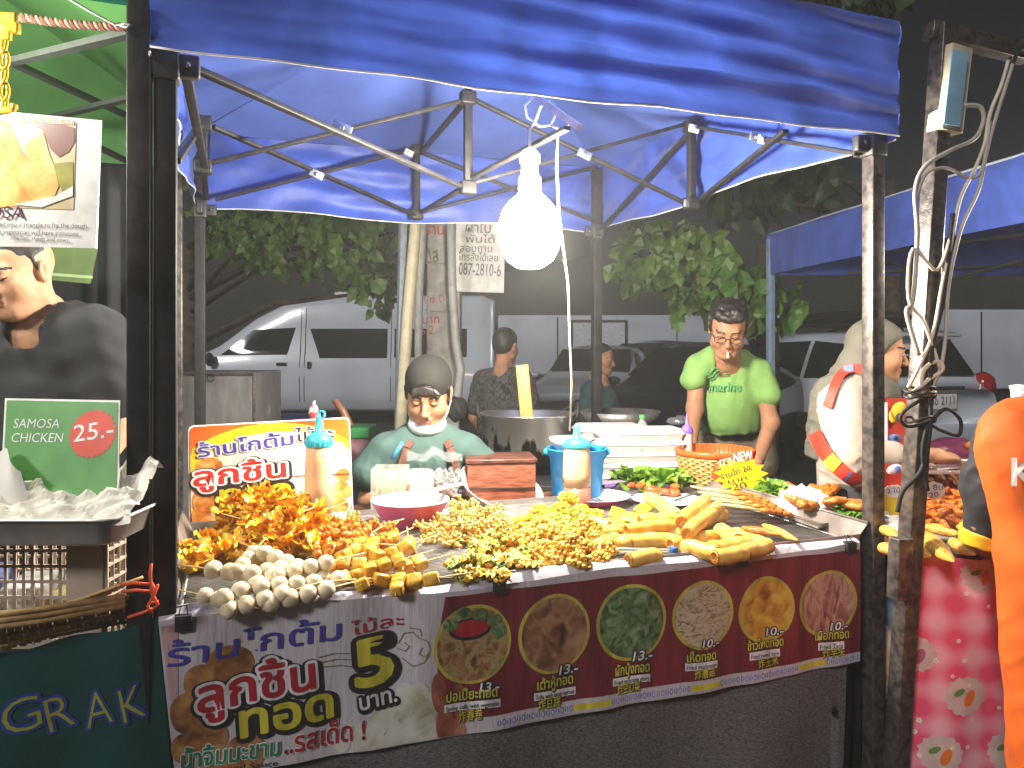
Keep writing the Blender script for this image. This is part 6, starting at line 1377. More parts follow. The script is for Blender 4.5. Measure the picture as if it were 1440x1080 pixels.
# ---- fritters: ragged clusters -------------------------------------------------
def fritter(kind, seed):
    rd = random.Random(seed); m = MB()
    if kind == 'enoki':
        for k in range(26):
            a, e = rd.uniform(0, 6.28), rd.uniform(-.2, 1.2); l = rd.uniform(.02, .05); p0 = Vector((rd.gauss(0, .010), rd.gauss(0, .010), rd.uniform(-.004, .016)))
            d = Vector((math.cos(a) * math.cos(e), math.sin(a) * math.cos(e), math.sin(e) * .6)); p1 = p0 + d * l * .6 + Vector((rd.gauss(0, .004), rd.gauss(0, .004), 0)); p2 = p0 + d * l
            m.tube([p0, p1, p2], [.004, .0036, .0028], 6); m.ball(p2, rd.uniform(.004, .0075), 1, jit=.15)
        m.ball((0, 0, .004), (.024, .024, .014), 3, fn=lambda c: 1 + .25 * math.sin(7 * c.x + seed) * math.sin(8 * c.y))
    elif kind == 'corn':
        m.ball((0, 0, .006), (.034, .03, .018), 3, fn=lambda c: 1 + .2 * math.sin(6 * c.x + seed) * math.cos(7 * c.y))
        for k in range(75):
            a, e = rd.uniform(0, 6.28), rd.uniform(-.2, 1.5); r = rd.uniform(.85, 1.2); m.ball((.034 * r * math.cos(a) * math.cos(e), .030 * r * math.sin(a) * math.cos(e), .006 + .020 * r * math.sin(e)), rd.uniform(.0045, .0085), 1, jit=.2)
    else:
        for k in range(16):
            a = rd.uniform(0, 6.28); r = rd.uniform(0, .03); c = Vector((r * math.cos(a), r * math.sin(a), rd.uniform(0, .02))); ax = rd.uniform(0, 6.28); w = rd.uniform(.014, .024)
            def lf(u, v): x, y = (u - .5) * 2 * w, (v - .5) * 1.4 * w; return c + Vector((x * math.cos(ax) - y * math.sin(ax), x * math.sin(ax) + y * math.cos(ax), .008 * math.sin(7 * u + k) + .006 * math.sin(9 * v + 2 * k)))
            m.grid(lf, 6, 5, k % 2)
        for k in range(16): a = rd.uniform(0, 6.28); r = rd.uniform(0, .032); m.ball((r * math.cos(a), r * math.sin(a), rd.uniform(.002, .02)), (rd.uniform(.006, .013), rd.uniform(.006, .012), .007), 2, jit=.12, mi=1)
    return m
def fritters(kind, nm, mats, cat, group, spots, nproto=3):
    pr = []
    for k, (u, v, h, lab, sc) in enumerate(spots):
        loc = onz(u, v, ZT + h); rot = (random.uniform(-.35, .35), random.uniform(-.35, .35), yaw())
        if len(pr) < nproto:
            o = solo(nm, fritter(kind, k + 3), mats, lab, cat, group, loc=Vector((0, 0, 0))); o.location = loc; o.rotation_euler = rot; pr.append(o)
        else: o = pr[k % nproto].copy(); COL.objects.link(o); o.location = loc; o.rotation_euler = rot; o['label'] = lab
        o.scale = (sc,) * 3
eb, er = 'fried mushroom cluster at the back beside the pale pink bowl', 'fried mushroom cluster spread in front of the pink bowl'
fritters('enoki', 'mushroom_fritter', [f_enoki], 'fritter', 'fried mushroom clusters', [(662, 722, .055, eb, 1.15), (640, 735, .03, er, 1), (680, 735, .03, eb, 1.05), (615, 748, .012, er, 1), (640, 755, .012, er, 1), (668, 750, .03, er, 1), (700, 748, .02, eb, 1), (650, 715, .07, eb, 1), (622, 738, .02, er, .9), (690, 722, .03, eb, .9), (605, 760, .006, er, .8), (715, 755, .015, eb, .9), (672, 765, .006, er, .9), (660, 738, .045, eb, .9), (630, 765, .008, er, 1), (600, 748, .008, er, .9), (655, 728, .055, eb, 1.1), (685, 748, .03, eb, 1), (705, 735, .02, eb, .9), (645, 745, .035, eb, 1.1)])
cy = 'bright yellow corn fritter heaped at the back beside the white plate'; cb_ = 'golden corn fritter in the middle heap near the green tempura'
fritters('corn', 'corn_fritter', [f_corn_y], 'fritter', 'bright corn fritters', [(788, 720, .04, cy, 1.0), (800, 705, .06, cy, .95), (770, 730, .02, cy, .9), (818, 722, .03, cy, .9), (755, 735, .012, cy, .8), (838, 728, .02, cy, .8), (780, 735, .05, cy, 1), (810, 728, .045, cy, 1), (760, 722, .02, cy, .9), (826, 735, .03, cy, .9)])
fritters('corn', 'corn_fritter', [f_corn], 'fritter', 'golden corn fritters', [(745, 760, .02, cb_, 1.0), (775, 752, .035, cb_, 1.05), (805, 755, .035, cb_, 1.05), (790, 775, .025, cb_, 1), (822, 775, .02, cb_, 1), (812, 792, .012, cb_, 1), (765, 775, .02, cb_, .95), (835, 760, .025, cb_, .9), (795, 740, .05, cb_, .9), (842, 788, .008, cb_, .8), (760, 740, .03, cb_, .9), (748, 782, .015, cb_, .9), (728, 768, .02, cb_, 1), (735, 750, .03, cb_, 1), (780, 790, .012, cb_, .95), (800, 768, .045, cb_, 1.1), (830, 745, .035, cb_, 1), (850, 775, .012, cb_, .9), (820, 740, .045, cb_, 1), (770, 742, .045, cb_, 1)])
gl_ = 'green leafy tempura cluster at the front edge by the banner clip'; gb = 'green leafy tempura cluster behind the front ones'
fritters('green', 'leaf_tempura', [f_green, f_corn], 'tempura', 'green tempura clusters', [(640, 800, .008, gl_, .95), (665, 790, .015, gb, 1), (690, 798, .012, gl_, 1), (715, 795, .012, gl_, 1), (740, 800, .008, gl_, .9), (680, 775, .025, gb, 1.05), (710, 775, .025, gb, 1), (730, 780, .02, gb, .9), (650, 815, .004, gl_, .8), (700, 812, .004, gl_, .8), (675, 812, .004, gl_, .85), (690, 760, .03, gb, .9)])
# slim battered sticks and flat tofu slices
def slab(nm, p, q, w, h, mat, lab, cat, group=None, ends=None):
    d = q - p; L = d.length; m = MB(); X, Yv, _ = ortho(d); n = 14; pts = []; rr = []
    for k in range(n + 1):
        t = k / n; pts.append(p + d * t + Vector((0, 0, .003 * math.sin(t * 9 + p.x * 60)))); rr.append(w * (min(1, .45 + 3 * min(t, 1 - t))) * (1 + .08 * math.sin(11 * t + p.x * 90)))
    m.tube(pts, rr, 12, flat=h)
    return solo(nm, m, mat, lab, cat, group)
for k, (a, b, lab) in enumerate([((712, 738), (748, 725), 'yellow battered stick left of the bright corn fritters'), ((722, 748), (752, 738), 'short yellow battered stick lying before the pale pink bowl'), ((700, 768), (745, 790), 'thick golden battered stick across the green tempura'), ((660, 772), (712, 760), 'long yellow battered stick behind the green tempura')]):
    slab('battered_stick', onz(*a, ZT + .03), onz(*b, ZT + .03), .014, .8, f_corn_y if k != 2 else f_corn, lab, 'battered stick')
for k, (u, v, az, lab) in enumerate([(862, 735, .3, 'yellow fried tofu slice leftmost beside the spring rolls'), (885, 728, -.4, 'folded fried tofu slice in front of the white plate'), (905, 716, .9, 'fried tofu wedge leaning against the back spring roll'), (890, 738, .1, 'flat fried tofu slice under the back spring roll'), (868, 722, 1.3, 'small fried tofu wedge behind the other slices')]):
    c = onz(u, v, ZT + .04); m = MB().box(c, (.062, .046, .012), (random.uniform(-.5, .5), random.uniform(-.4, .4), az), bev=.004); solo('tofu_slice', m, f_corn_y, lab, 'fried tofu')
# ---- spring rolls, each where it lies ------------------------------------------
rolls = [((872, 761), (952, 760), .018, 'spring roll lying level at the front, just behind the tongs'), ((881, 746), (962, 737), .040, 'long spring roll level in the second row behind the tongs'), ((826, 754), (882, 745), .022, 'spring roll at the left end of the second row'), ((810, 733), (856, 741), .035, 'spring roll pointing left beside the corn fritters'), ((911, 698), (954, 727), .060, 'spring roll leaning down from the white plate to the middle'), ((958, 733), (994, 703), .060, 'spring roll tilted up right, left of the pair'), ((966, 750), (1011, 713), .050, 'spring roll tilted up right, front one of the pair'), ((943, 766), (1016, 753), .018, 'spring roll behind the front right group'), ((962, 768), (1000, 777), .018, 'spring roll seen end on above the tongs tip'), ((996, 772), (1060, 764), .020, 'spring roll in front, with its round end facing left'), ((1012, 745), (1038, 761), .030, 'short spring roll on top of the front right group'), ((1034, 751), (1066, 768), .018, 'spring roll at the right end of the front group'), ((862, 767), (884, 764), .014, 'short spring roll hidden at the left of the front roll'), ((884, 788), (926, 781), .012, 'spring roll lying lowest against the banner edge'), ((925, 748), (975, 752), .018, 'spring roll buried under the tilted pair'), ((900, 733), (950, 730), .055, 'spring roll lying level across the top of the second row'), ((985, 735), (1018, 722), .030, 'spring roll partly hidden right of the tilted pair'), ((1005, 784), (1048, 778), .014, 'spring roll lowest at the right, against the banner'), ((1046, 776), (1082, 768), .014, 'spring roll at the far right corner of the front group'), ((838, 770), (866, 758), .018, 'spring roll end peeping out left of the tongs')]
for (a, b, h, lab) in rolls:
    p, q = onz(*a, ZT + h), onz(*b, ZT + h); d = (q - p).normalized(); L = (q - p).length; r = .0225
    if L < .09 and 'short' not in lab: q = p + d * .11; L = .11
    t = thing('spring_roll', (p + q) / 2 - Vector((0, 0, r)), lab, 'spring roll', 'fried spring rolls')
    m = MB(); pts = [p.lerp(q, k / 16) + Vector((0, 0, .002 * math.sin(k * .5 + p.x * 50))) for k in range(17)]
    m.tube(pts, [r * (.86 if k in (0, 16) else (.96 if k in (1, 15) else 1 + .03 * math.sin(k * 1.3 + p.x * 70))) for k in range(17)], 16, cap=False)
    X, Yv, _ = ortho(d)
    m.tube([p.lerp(q, .02) + (X * math.cos(t_) + Yv * math.sin(t_)) * r * 1.0 + d * (L * .9 * t_ / 6.28) * .96 for t_ in np.linspace(.3, 5.9, 24)], .0012, 5)
    part('wrapper', m, f_roll, t)
    for e, s_ in ((p, -1), (q, 1)):
        m = MB(); rings = [(r * .86, 0), (r * .74, .003), (r * .5, .001), (r * .3, -.003), (0, -.004)]; Rm = Matrix((X, Yv, d * s_)).transposed(); m.lathe(rings, e, 14, rot=Rm)
        m.tube([e + d * s_ * .002 + (X * math.cos(t_) + Yv * math.sin(t_)) * r * (.25 + .09 * t_) for t_ in np.linspace(0, 6.2, 18)], .0016, 5)
        part('rolled_end', m, f_rollend, t)
def crumbed(nm, a, b, h, w, lab, mat=None, z=ZT, cat='fried chicken', group=None):
    p, q = onz(*a, z + h), onz(*b, z + h); d = q - p; L = d.length; Rm = Matrix((d.normalized(), ortho(d)[0], ortho(d)[1])).transposed(); sd = p.x * 40
    bm = MB(); bm.ball((0, 0, 0), 1, 4); vs = []
    for c in bm.v:
        k = 1 + .10 * math.sin(5 * c[0] + sd) * math.cos(4 * c[1] + sd) + .05 * math.sin(13 * c[0] + 11 * c[1] + sd) + .03 * math.sin(29 * c[1] + 23 * c[2] + 17 * c[0])
        tp = 1 - .35 * max(0, c[0]); vs.append((p + q) / 2 + Rm @ Vector((c[0] * L / 2, c[1] * w * k * tp, c[2] * w * .8 * k * tp)))
    m = MB().add(vs, bm.f); return solo(nm, m, mat or f_finger, lab, cat, group)
crumbed('fried_drumlet', (1042, 742), (1098, 752), .022, .014, 'crumbed brown stick nearest the tray wall, left', f_dark and f_grill, cat='fried stick'); crumbed('fried_drumlet', (1050, 752), (1090, 766), .016, .014, 'crumbed brown stick in front of the other two', f_finger, cat='fried stick'); crumbed('fried_drumlet', (1072, 738), (1122, 760), .02, .015, 'crumbed brown stick rightmost by the tray wall', f_finger, cat='fried stick')
# ---- tongs ----------------------------------------------------------------------
t = thing('tongs', onz(905, 778, ZT), 'clear tongs with blue tip lying in front of the spring rolls', 'tongs')
clearp = clear_mat('clear_plastic', (.75, .75, .72), .35)
part('arms', MB().bar(onz(862, 771, ZT + .02), onz(942, 773, ZT + .02), .016, .003, bev=.001).bar(onz(866, 776, ZT + .006), onz(942, 776, ZT + .008), .016, .003, bev=.001), steel, t); part('tip', MB().box(onz(947, 775, ZT + .014), (.018, .026, .024), (0, 0, TH), bev=.004), M('blue_tip', (.03, .10, .28), rough=.3), t)
# ---- bowls and plates --------------------------------------------------------------
pinkw = M('pink_melamine', (.54, .10, .25), rough=.25, var=.06, scale=10); whitew = M('white_melamine', (.80, .79, .77), rough=.22, var=.03)
def bowl(nm, c, r, h, base, lab, rot=None, out=pinkw, inn=whitew, cat='bowl'):
    c = Vector(c); Rm = Euler(rot).to_matrix() if rot else None; t = thing(nm, c, lab, cat)
    part('outer_shell', MB().lathe([(0, 0), (r * base, 0), (r * base * 1.04, h * .06), (r * .86, h * .6), (r * .985, h * .97)], c, 40, rot=Rm), out, t)
    part('inner_shell', MB().lathe([(r * .985, h * .97), (r, h), (r * .97, h * .995), (r * .83, h * .6), (r * base * .95, h * .1), (0, h * .07)], c, 40, rot=Rm), inn, t); return t
b1 = onz(577, 737, .762); bowl('pink_bowl', b1, .128, .082, .62, 'pink melamine bowl with white inside holding a clear scoop')
m = MB().grid(lambda a, b: b1 + Vector((.0 + .09 * a, -.05 + .10 * b, .088 + .018 * math.sin(5 * a + 2 * b) + .02 * b)), 8, 8); sc_o = thing('clear_scoop', b1 + Vector((.04, 0, .085)), 'crumpled clear plastic scoop lying in the pink bowl', 'scoop')
part('pan', m, clearp, sc_o); part('handle', MB().bar(b1 + Vector((.05, .03, .10)), b1 + Vector((.17, .10, .115)), .03, .008, bev=.003), M('pale_peach_plastic', (.72, .60, .52), rough=.35), sc_o)
p2 = W(836, 697, 2.85); bowl('white_plate', (p2.x, p2.y, .765), .134, p2.z - .765 + .003, .72, 'deep white plate with pink rim holding dark tongs', cat='plate')
p3 = W(938, 702, 2.88); bowl('white_plate', (p3.x, p3.y, .765), .132, p3.z - .765 + .003, .72, 'white plate with pink rim behind the spring rolls', cat='plate')
for k, (a, b, lab) in enumerate((((788, 674), (850, 706), 'dark steel tongs leaning out of the left white plate'), ((948, 704), (982, 692), 'grey knife lying in the right white plate'))):
    m = MB(); pa, pb_ = W(*a, 2.74 if k == 0 else 2.86), W(*b, 2.84 if k == 0 else 2.90); m.bar(pa, pb_, .014, .003, bev=.001)
    if k == 0: m.bar(pa + Vector((.0, .012, .0)), W(835, 709, 2.80), .014, .003, bev=.001)
    solo('steel_tongs' if k == 0 else 'knife', m, M('dark_steel', (.20, .21, .22), rough=.3, metal=.8), lab, 'tongs' if k == 0 else 'knife')
c = W(697, 704, 2.95); dsh = bowl('tilted_basin', c - Vector((.0, 0, .01)), .165, .085, .60, 'pale pink plastic basin lying tilted behind the fried mushrooms', (R(22), R(17), .1), M('pale_pink_plastic', (.66, .44, .38), rough=.35, transl=.2), M('pale_pink_inner', (.72, .60, .55), rough=.35), 'basin')
# ---- squeeze bottles ---------------------------------------------------------------
cyan = M('cyan_plastic', (.04, .42, .55), rough=.35); sauce_c = M('pale_sauce_bottle', (.66, .44, .26), rough=.35, var=.08, scale=14, sss=.3); sauce_d = M('red_sauce', (.40, .12, .08), rough=.35, var=.1, sss=.2)
def bottle(c, r, h, lab, cap=cyan, sc2=sauce_c, d=sauce_d, fill=.22):
    c = Vector(c); t = thing('squeeze_bottle', c, lab, 'sauce bottle')
    part('bottle_body', MB().lathe([(r * .9, h * fill), (r, h * (fill + .01)), (r * 1.0, h * .55), (r * .97, h * .80), (r * .92, h * .96), (r * .80, h)], c, 28), sc2, t)
    part('sauce_level', MB().lathe([(0, 0), (r * .92, 0), (r * 1.0, h * .03), (r * 1.0, h * fill), (r * .9, h * fill)], c, 28), d, t)
    m = MB().lathe([(r * .93, h * .985), (r * .98, h * 1.0), (r * .98, h * 1.06), (r * .80, h * 1.11), (r * .42, h * 1.15), (r * .30, h * 1.17), (r * .20, h * 1.30), (r * .12, h * 1.37), (0, h * 1.375)], c, 28)
    for k in range(20): a = k * .314; m.bar(c + Vector((r * .985 * math.cos(a), r * .985 * math.sin(a), h * 1.0)), c + Vector((r * .985 * math.cos(a), r * .985 * math.sin(a), h * 1.055)), .003, .003)
    part('nozzle_cap', m, cap, t); return t
b = W(448, 730, 2.42); bt_ = bottle((b.x, b.y, ZT), .043, W(0, 626, 2.42).z - ZT, 'peach sauce bottle with cyan nozzle in front of the orange menu board')
part('cap_ring', MB().tube([W(452, 583, 2.44) + Vector((.010 * math.cos(t_), 0, .011 * math.sin(t_))) for t_ in np.linspace(0, 6.28, 14)], .004, 6).tube([W(452, 588, 2.44), W(454, 605, 2.43)], .004, 6), cyan, bt_)
b = W(811, 690, 2.76); bottle((b.x, b.y, .765), .050, W(0, 628, 2.76).z - .765, 'peach sauce bottle standing in front of the blue bucket', fill=.34)
b = W(966, 640, 3.35); bottle((b.x, b.y, .75), .026, W(0, 608, 3.35).z - .75, 'small bottle with purple cap beside the orange-rimmed basket', M('purple_cap', (.22, .12, .55), rough=.4), M('pale_bottle', (.5, .46, .36), rough=.4), M('pale_bottle_base', (.45, .40, .30), rough=.4), .1)
b = W(903, 598, 3.75); t = thing('water_bottle', Vector((b.x, b.y, .98)), 'small clear bottle with green cap behind the foam boxes', 'bottle'); part('bottle_body', MB().lathe([(0, 0), (.028, 0), (.03, .02), (.03, .06), (.012, .09), (.012, .1)], Vector((b.x, b.y, b.z - .02)), 16), clearp, t); part('cap', MB().lathe([(.015, 0), (.015, .02), (0, .02)], Vector((b.x, b.y, b.z + .075)), 14), M('green_cap', (.10, .45, .10), rough=.4), t)
t.location.z = b.z - .02
# ---- jar of skewers, second jar, foil ----------------------------------------------
glass = clear_mat('clear_glass', (.85, .85, .80), .22)
jc = W(549, 700, 2.86); jb = .745
t = thing('skewer_jar', Vector((jc.x, jc.y, jb)), 'square clear tub packed with bamboo skewers', 'jar')
m = MB(); 
for dx, dy, sx, sy in ((0, -.06, .124, .004), (0, .06, .124, .004), (-.06, 0, .004, .116), (.06, 0, .004, .116)): m.box((jc.x + dx, jc.y + dy, jb + .075), (sx, sy, .148))
part('tub', m, clear_mat('clear_tub', (.8, .8, .74), .22), t)
m = MB()
for k in range(90): x, y = jc.x + random.uniform(-.05, .05), jc.y + random.uniform(-.045, .045); m.tube([(x, y, jb + .004), (x + random.gauss(0, .004), y + random.gauss(0, .004), jb + random.uniform(.098, .118))], .0025, 5)
o = solo('skewer_bundle', m, M('yellow_bamboo', (.62, .42, .12), rough=.5, var=.25, scale=80), 'bundle of unused bamboo skewers standing in the square clear tub', 'skewers')
solo('drinking_straw', MB().tube([W(551, 646, 2.84), W(566, 622, 2.86)], .007, 10), M('blue_straw', (.04, .25, .62), rough=.35), 'short thick blue straw standing at the tub of skewers', 'straw')
jc = W(590, 700, 2.9); t = thing('glass_jar', Vector((jc.x, jc.y, jb)), 'round clear jar with brown contents beside the skewer tub', 'jar'); part('glass', MB().lathe([(0, 0), (.052, 0), (.055, .01), (.055, .11), (.05, .118), (.05, .13), (.047, .13), (.047, .11), (.05, .01), (0, .006)], (jc.x, jc.y, jb), 24), glass, t); part('contents', MB().lathe([(0, .008), (.048, .01), (.048, .075), (.02, .085), (0, .082)], (jc.x, jc.y, jb), 20), M('brown_contents', (.30, .14, .05), rough=.6, var=.4, scale=60), t)
fc = W(628, 668, 2.97); t = MB()
def foil(u, v):
    th, ph = u * 6.283, v * 1.5; r = .085 * (1 + .14 * math.sin(5 * th + 7 * ph) + .10 * math.sin(11 * th - 5 * ph + 1) + .06 * math.sin(23 * th + 17 * ph))
    return fc + Vector((r * math.cos(th) * math.cos(ph) * 1.15, r * math.sin(th) * math.cos(ph) * .6, r * math.sin(ph) * 1.0 - .075))
solo('crumpled_film', t.grid(foil, 60, 22, smooth=False), M('crinkled_clear_film', (.40, .385, .37), rough=.2, metal=.5, var=.6, scale=50, bump=1, bscale=70, dist=2), 'crumpled shiny film bag in front of the seller', 'film bag')
fl = MB().grid(lambda a, b: W(572 + 78 * a, 634 + 12 * b + 4 * math.sin(9 * a), 2.98 - .05 * b) + Vector((0, 0, .006 * math.sin(17 * a + 5 * b))), 30, 6, smooth=False); solo('film_sheet', fl, clear_mat('draped_film', (.35, .35, .34), .28, .15), 'shiny clear film draped behind the jars', 'film')
# ---- wooden block, pot, paddle -------------------------------------------------------
wc = W(702, 668, 3.04); t = thing('wooden_box', Vector((wc.x, wc.y, .745)), 'reddish brown wooden box with a worn greasy top', 'box')
redwood = M('reddish_wood', (.20, .06, .03), rough=.5, var=.4, scale=10, bump=.3, stretch=(1.5, 12, 12)); m = MB().box((wc.x, wc.y, .745 + .075), (.262, .20, .15), (0, 0, .12), bev=.004); part('body', m, redwood, t); part('lid', MB().box((wc.x, wc.y, .745 + .157), (.275, .212, .016), (0, 0, .12), bev=.004), M('greasy_dark_wood', (.09, .032, .02), rough=.35, var=.6, scale=20, bump=.4), t); part('plank_seam', MB().box((wc.x + .012, wc.y - .104, .80), (.255, .006, .004), (0, 0, .12)), rubber, t)
pc = W(742, 600, 3.72); t = thing('cooking_pot', Vector((pc.x, pc.y, .78)), 'big aluminium cooking pot with scorched lower side', 'pot')
alu = M('polished_aluminium', (.62, .60, .56), rough=.34, metal=.95, var=.08, scale=6)
nt = alu.node_tree; bs = nt.nodes['Principled BSDF']; tc = [n for n in nt.nodes if n.type == 'TEX_COORD'][0]; sx_ = nt.nodes.new('ShaderNodeSeparateXYZ'); nt.links.new(tc.outputs['Object'], sx_.inputs[0])
nz = nt.nodes.new('ShaderNodeTexNoise'); nz.inputs['Scale'].default_value = 22; nz.inputs['Detail'].default_value = 6; mp = nt.nodes.new('ShaderNodeMapping'); mp.inputs['Scale'].default_value = (1, 1, .35); nt.links.new(tc.outputs['Object'], mp.inputs[0]); nt.links.new(mp.outputs[0], nz.inputs['Vector'])
ma = nt.nodes.new('ShaderNodeMath'); ma.operation = 'MULTIPLY_ADD'; ma.inputs[1].default_value = .42; nt.links.new(nz.outputs['Fac'], ma.inputs[0]); mneg = nt.nodes.new('ShaderNodeMath'); mneg.operation = 'MULTIPLY'; mneg.inputs[1].default_value = -1; nt.links.new(sx_.outputs['Z'], mneg.inputs[0]); nt.links.new(mneg.outputs[0], ma.inputs[2])
rp = nt.nodes.new('ShaderNodeValToRGB'); nt.links.new(ma.outputs[0], rp.inputs[0]); rp.color_ramp.elements[0].position = .09; rp.color_ramp.elements[0].color = (.62, .60, .56, 1); rp.color_ramp.elements[1].position = .125; rp.color_ramp.elements[1].color = (.022, .018, .012, 1); nt.links.new(rp.outputs[0], bs.inputs['Base Color'])
pr_ = .222; pz = .78; ph_ = W(0, 582, 3.72 - .0).z - pz
part('pot_wall', MB().lathe([(0, 0), (pr_ * .93, 0), (pr_ * .98, .02), (pr_, .06), (pr_, ph_ - .01), (pr_ * 1.05, ph_), (pr_ * 1.05, ph_ + .006), (pr_ * .97, ph_), (pr_ * .96, .03), (0, .02)], (pc.x, pc.y, pz), 56), alu, t)
for s_ in (-1, 1): part('handle', MB().tube([Vector((pc.x + s_ * pr_ * x, pc.y - .06 + dy, pz + ph_ + dz)) for x, dy, dz in ((.96, 0, -.03), (1.06, 0, .0), (1.08, 0, .05), (1.08, .10, .05), (1.06, .10, .0), (.96, .10, -.03))], .009, 8), black_steel, t)
part('broth', MB().lathe([(0, 0), (pr_ * .955, 0)], (pc.x, pc.y, pz + ph_ - .05), 40), M('brown_broth', (.10, .05, .02), rough=.15), t)
solo('gas_stove', MB().box((pc.x, pc.y, .68), (.44, .40, .08), bev=.01).bar((pc.x - .2, pc.y - .17, 0), (pc.x - .2, pc.y - .17, .64), .03).bar((pc.x + .2, pc.y - .17, 0), (pc.x + .2, pc.y - .17, .64), .03).bar((pc.x - .2, pc.y + .17, 0), (pc.x - .2, pc.y + .17, .64), .03).bar((pc.x + .2, pc.y + .17, 0), (pc.x + .2, pc.y + .17, .64), .03).lathe([(.12, .72), (.13, .78), (.11, .78), (.10, .72)], (pc.x, pc.y, 0), 20), black_steel, 'black gas stove under the big scorched pot', 'stove')
solo('wooden_paddle', MB().bar(W(741, 590, 3.72), W(734, 513, 3.75), .062, .014, bev=.004, up=(0, -1, 0)), M('orange_wood', (.52, .25, .06), rough=.5, var=.15, scale=12, stretch=(8, 8, 1)), 'flat orange-brown wooden paddle standing in the cooking pot', 'paddle')
solo('wok', MB().lathe([(0, -.09), (.10, -.07), (.18, -.02), (.22, .04), (.226, .04), (.18, -.03), (.1, -.085), (0, -.1)], W(872, 588, 4.3), 36), M('worn_metal', (.35, .33, .30), rough=.4, metal=.7, var=.3), 'grey metal wok resting behind the back right leg', 'wok')
# ---- bucket ----------------------------------------------------------------------------
kc = W(811, 690, 2.98); kb = .745; kt = W(0, 630, 2.98).z; t = thing('blue_bucket', Vector((kc.x, kc.y, kb)), 'bright blue plastic bucket behind the sauce bottle', 'bucket'); bl_ = M('bright_blue_plastic', (.02, .30, .66), rough=.35, transl=.15)
part('pail', MB().lathe([(0, 0), (.088, 0), (.093, .01), (.106, kt - kb - .03), (.112, kt - kb - .028), (.114, kt - kb), (.117, kt - kb + .002), (.117, kt - kb - .004), (.108, kt - kb - .002), (.09, .012), (0, .01)], (kc.x, kc.y, kb), 40), bl_, t)
part('handle', MB().tube([Vector((kc.x + .118 * math.cos(a), kc.y - .02 * math.sin(a) - .118 * math.sin(a) * .2, kt - .01 - .05 * math.sin(a))) for a in np.linspace(-.2, .9, 10)], .005, 8).ball((kc.x + .118, kc.y, kt - .015), (.012, .016, .014), 2).ball((kc.x - .118, kc.y, kt - .015), (.012, .016, .014), 2), bl_, t)
solo('strainer', MB().lathe([(.05, 0), (.075, .03), (.085, .05), (.088, .05), (.078, .028), (.05, -.003)], (kc.x - .02, kc.y, kt - .01), 30).bar((kc.x + .06, kc.y, kt + .03), (kc.x + .16, kc.y - .02, kt + .05), .014, .008), M('grey_strainer', (.36, .32, .32), rough=.4), 'grey strainer sitting in the mouth of the blue bucket', 'strainer')
# ---- foam boxes ---------------------------------------------------------------------------
foam = M('white_foam', (.46, .45, .43), rough=.7, var=.03, bump=.08, bscale=300, sss=.1)
def foam_box(c, w, d, h, rz, lab):
    t = thing('foam_box', c, lab, 'foam box', 'stacked foam boxes'); Rm = Euler((0, 0, rz)).to_matrix(); m = MB()
    def ringv(k, z): return [Vector(c) + Rm @ Vector((x * w / 2 * k, y * d / 2 * k, z)) for x, y in ((-.92, -1), (.92, -1), (1, -.92), (1, .92), (.92, 1), (-.92, 1), (-1, .92), (-1, -.92))]
    rs = [ringv(.90, 0), ringv(1.0, h * .52), ringv(1.03, h * .53), ringv(1.03, h * .56)]; vs = [p for r in rs for p in r]; fs = [(i * 8 + k, i * 8 + (k + 1) % 8, (i + 1) * 8 + (k + 1) % 8, (i + 1) * 8 + k) for i in range(3) for k in range(8)] + [tuple(range(8))[::-1]]
    part('base', m.add(vs, fs, 0, False), foam, t); m = MB(); rs = [ringv(1.03, h * .565), ringv(1.0, h * .60), ringv(.88, h)]; vs = [p for r in rs for p in r]; part('lid', m.add(vs, [(i * 8 + k, i * 8 + (k + 1) % 8, (i + 1) * 8 + (k + 1) % 8, (i + 1) * 8 + k) for i in range(2) for k in range(8)] + [tuple(range(16, 24))], 0, False), foam, t)
for k, (u, lab0) in enumerate(((868, 'left'), (925, 'right'))):
    c = W(u, 660, 3.36); 
    for j in range(5):
        foam_box(Vector((c.x + random.uniform(-.004, .004), c.y + .02 * k, .752 + .046 * j)), .20, .16, .050, .12 + random.uniform(-.04, .04), ('top foam box of the %s stack behind the lettuce', 'second foam box down in the %s stack', 'middle foam box of the %s stack', 'second foam box from the bottom of the %s stack', 'bottom foam box of the %s stack')[4 - j] % lab0)
c = W(862, 600, 3.5); foam_box(Vector((c.x - .02, c.y, W(0, 612, 3.5).z)), .30, .20, .05, .1, 'wide foam box lying open behind the two stacks'); solo('foam_prop', MB().box((c.x - .02, c.y, (.75 + W(0, 612, 3.5).z) / 2), (.26, .18, W(0, 612, 3.5).z - .75), (0, 0, .1), bev=.01), foam, 'plain foam carton under the wide foam box', 'carton')
solo('side_stand', MB().box((.52, 3.5, .725), (.9, .42, .04), bev=.004).bar((.12, 3.34, 0), (.12, 3.34, .70), .03).bar((.92, 3.34, 0), (.92, 3.34, .70), .03).bar((.12, 3.68, 0), (.12, 3.68, .70), .03).bar((.92, 3.68, 0), (.92, 3.68, .70), .03), black_steel, 'low stand behind the counter carrying the foam boxes', 'stand')
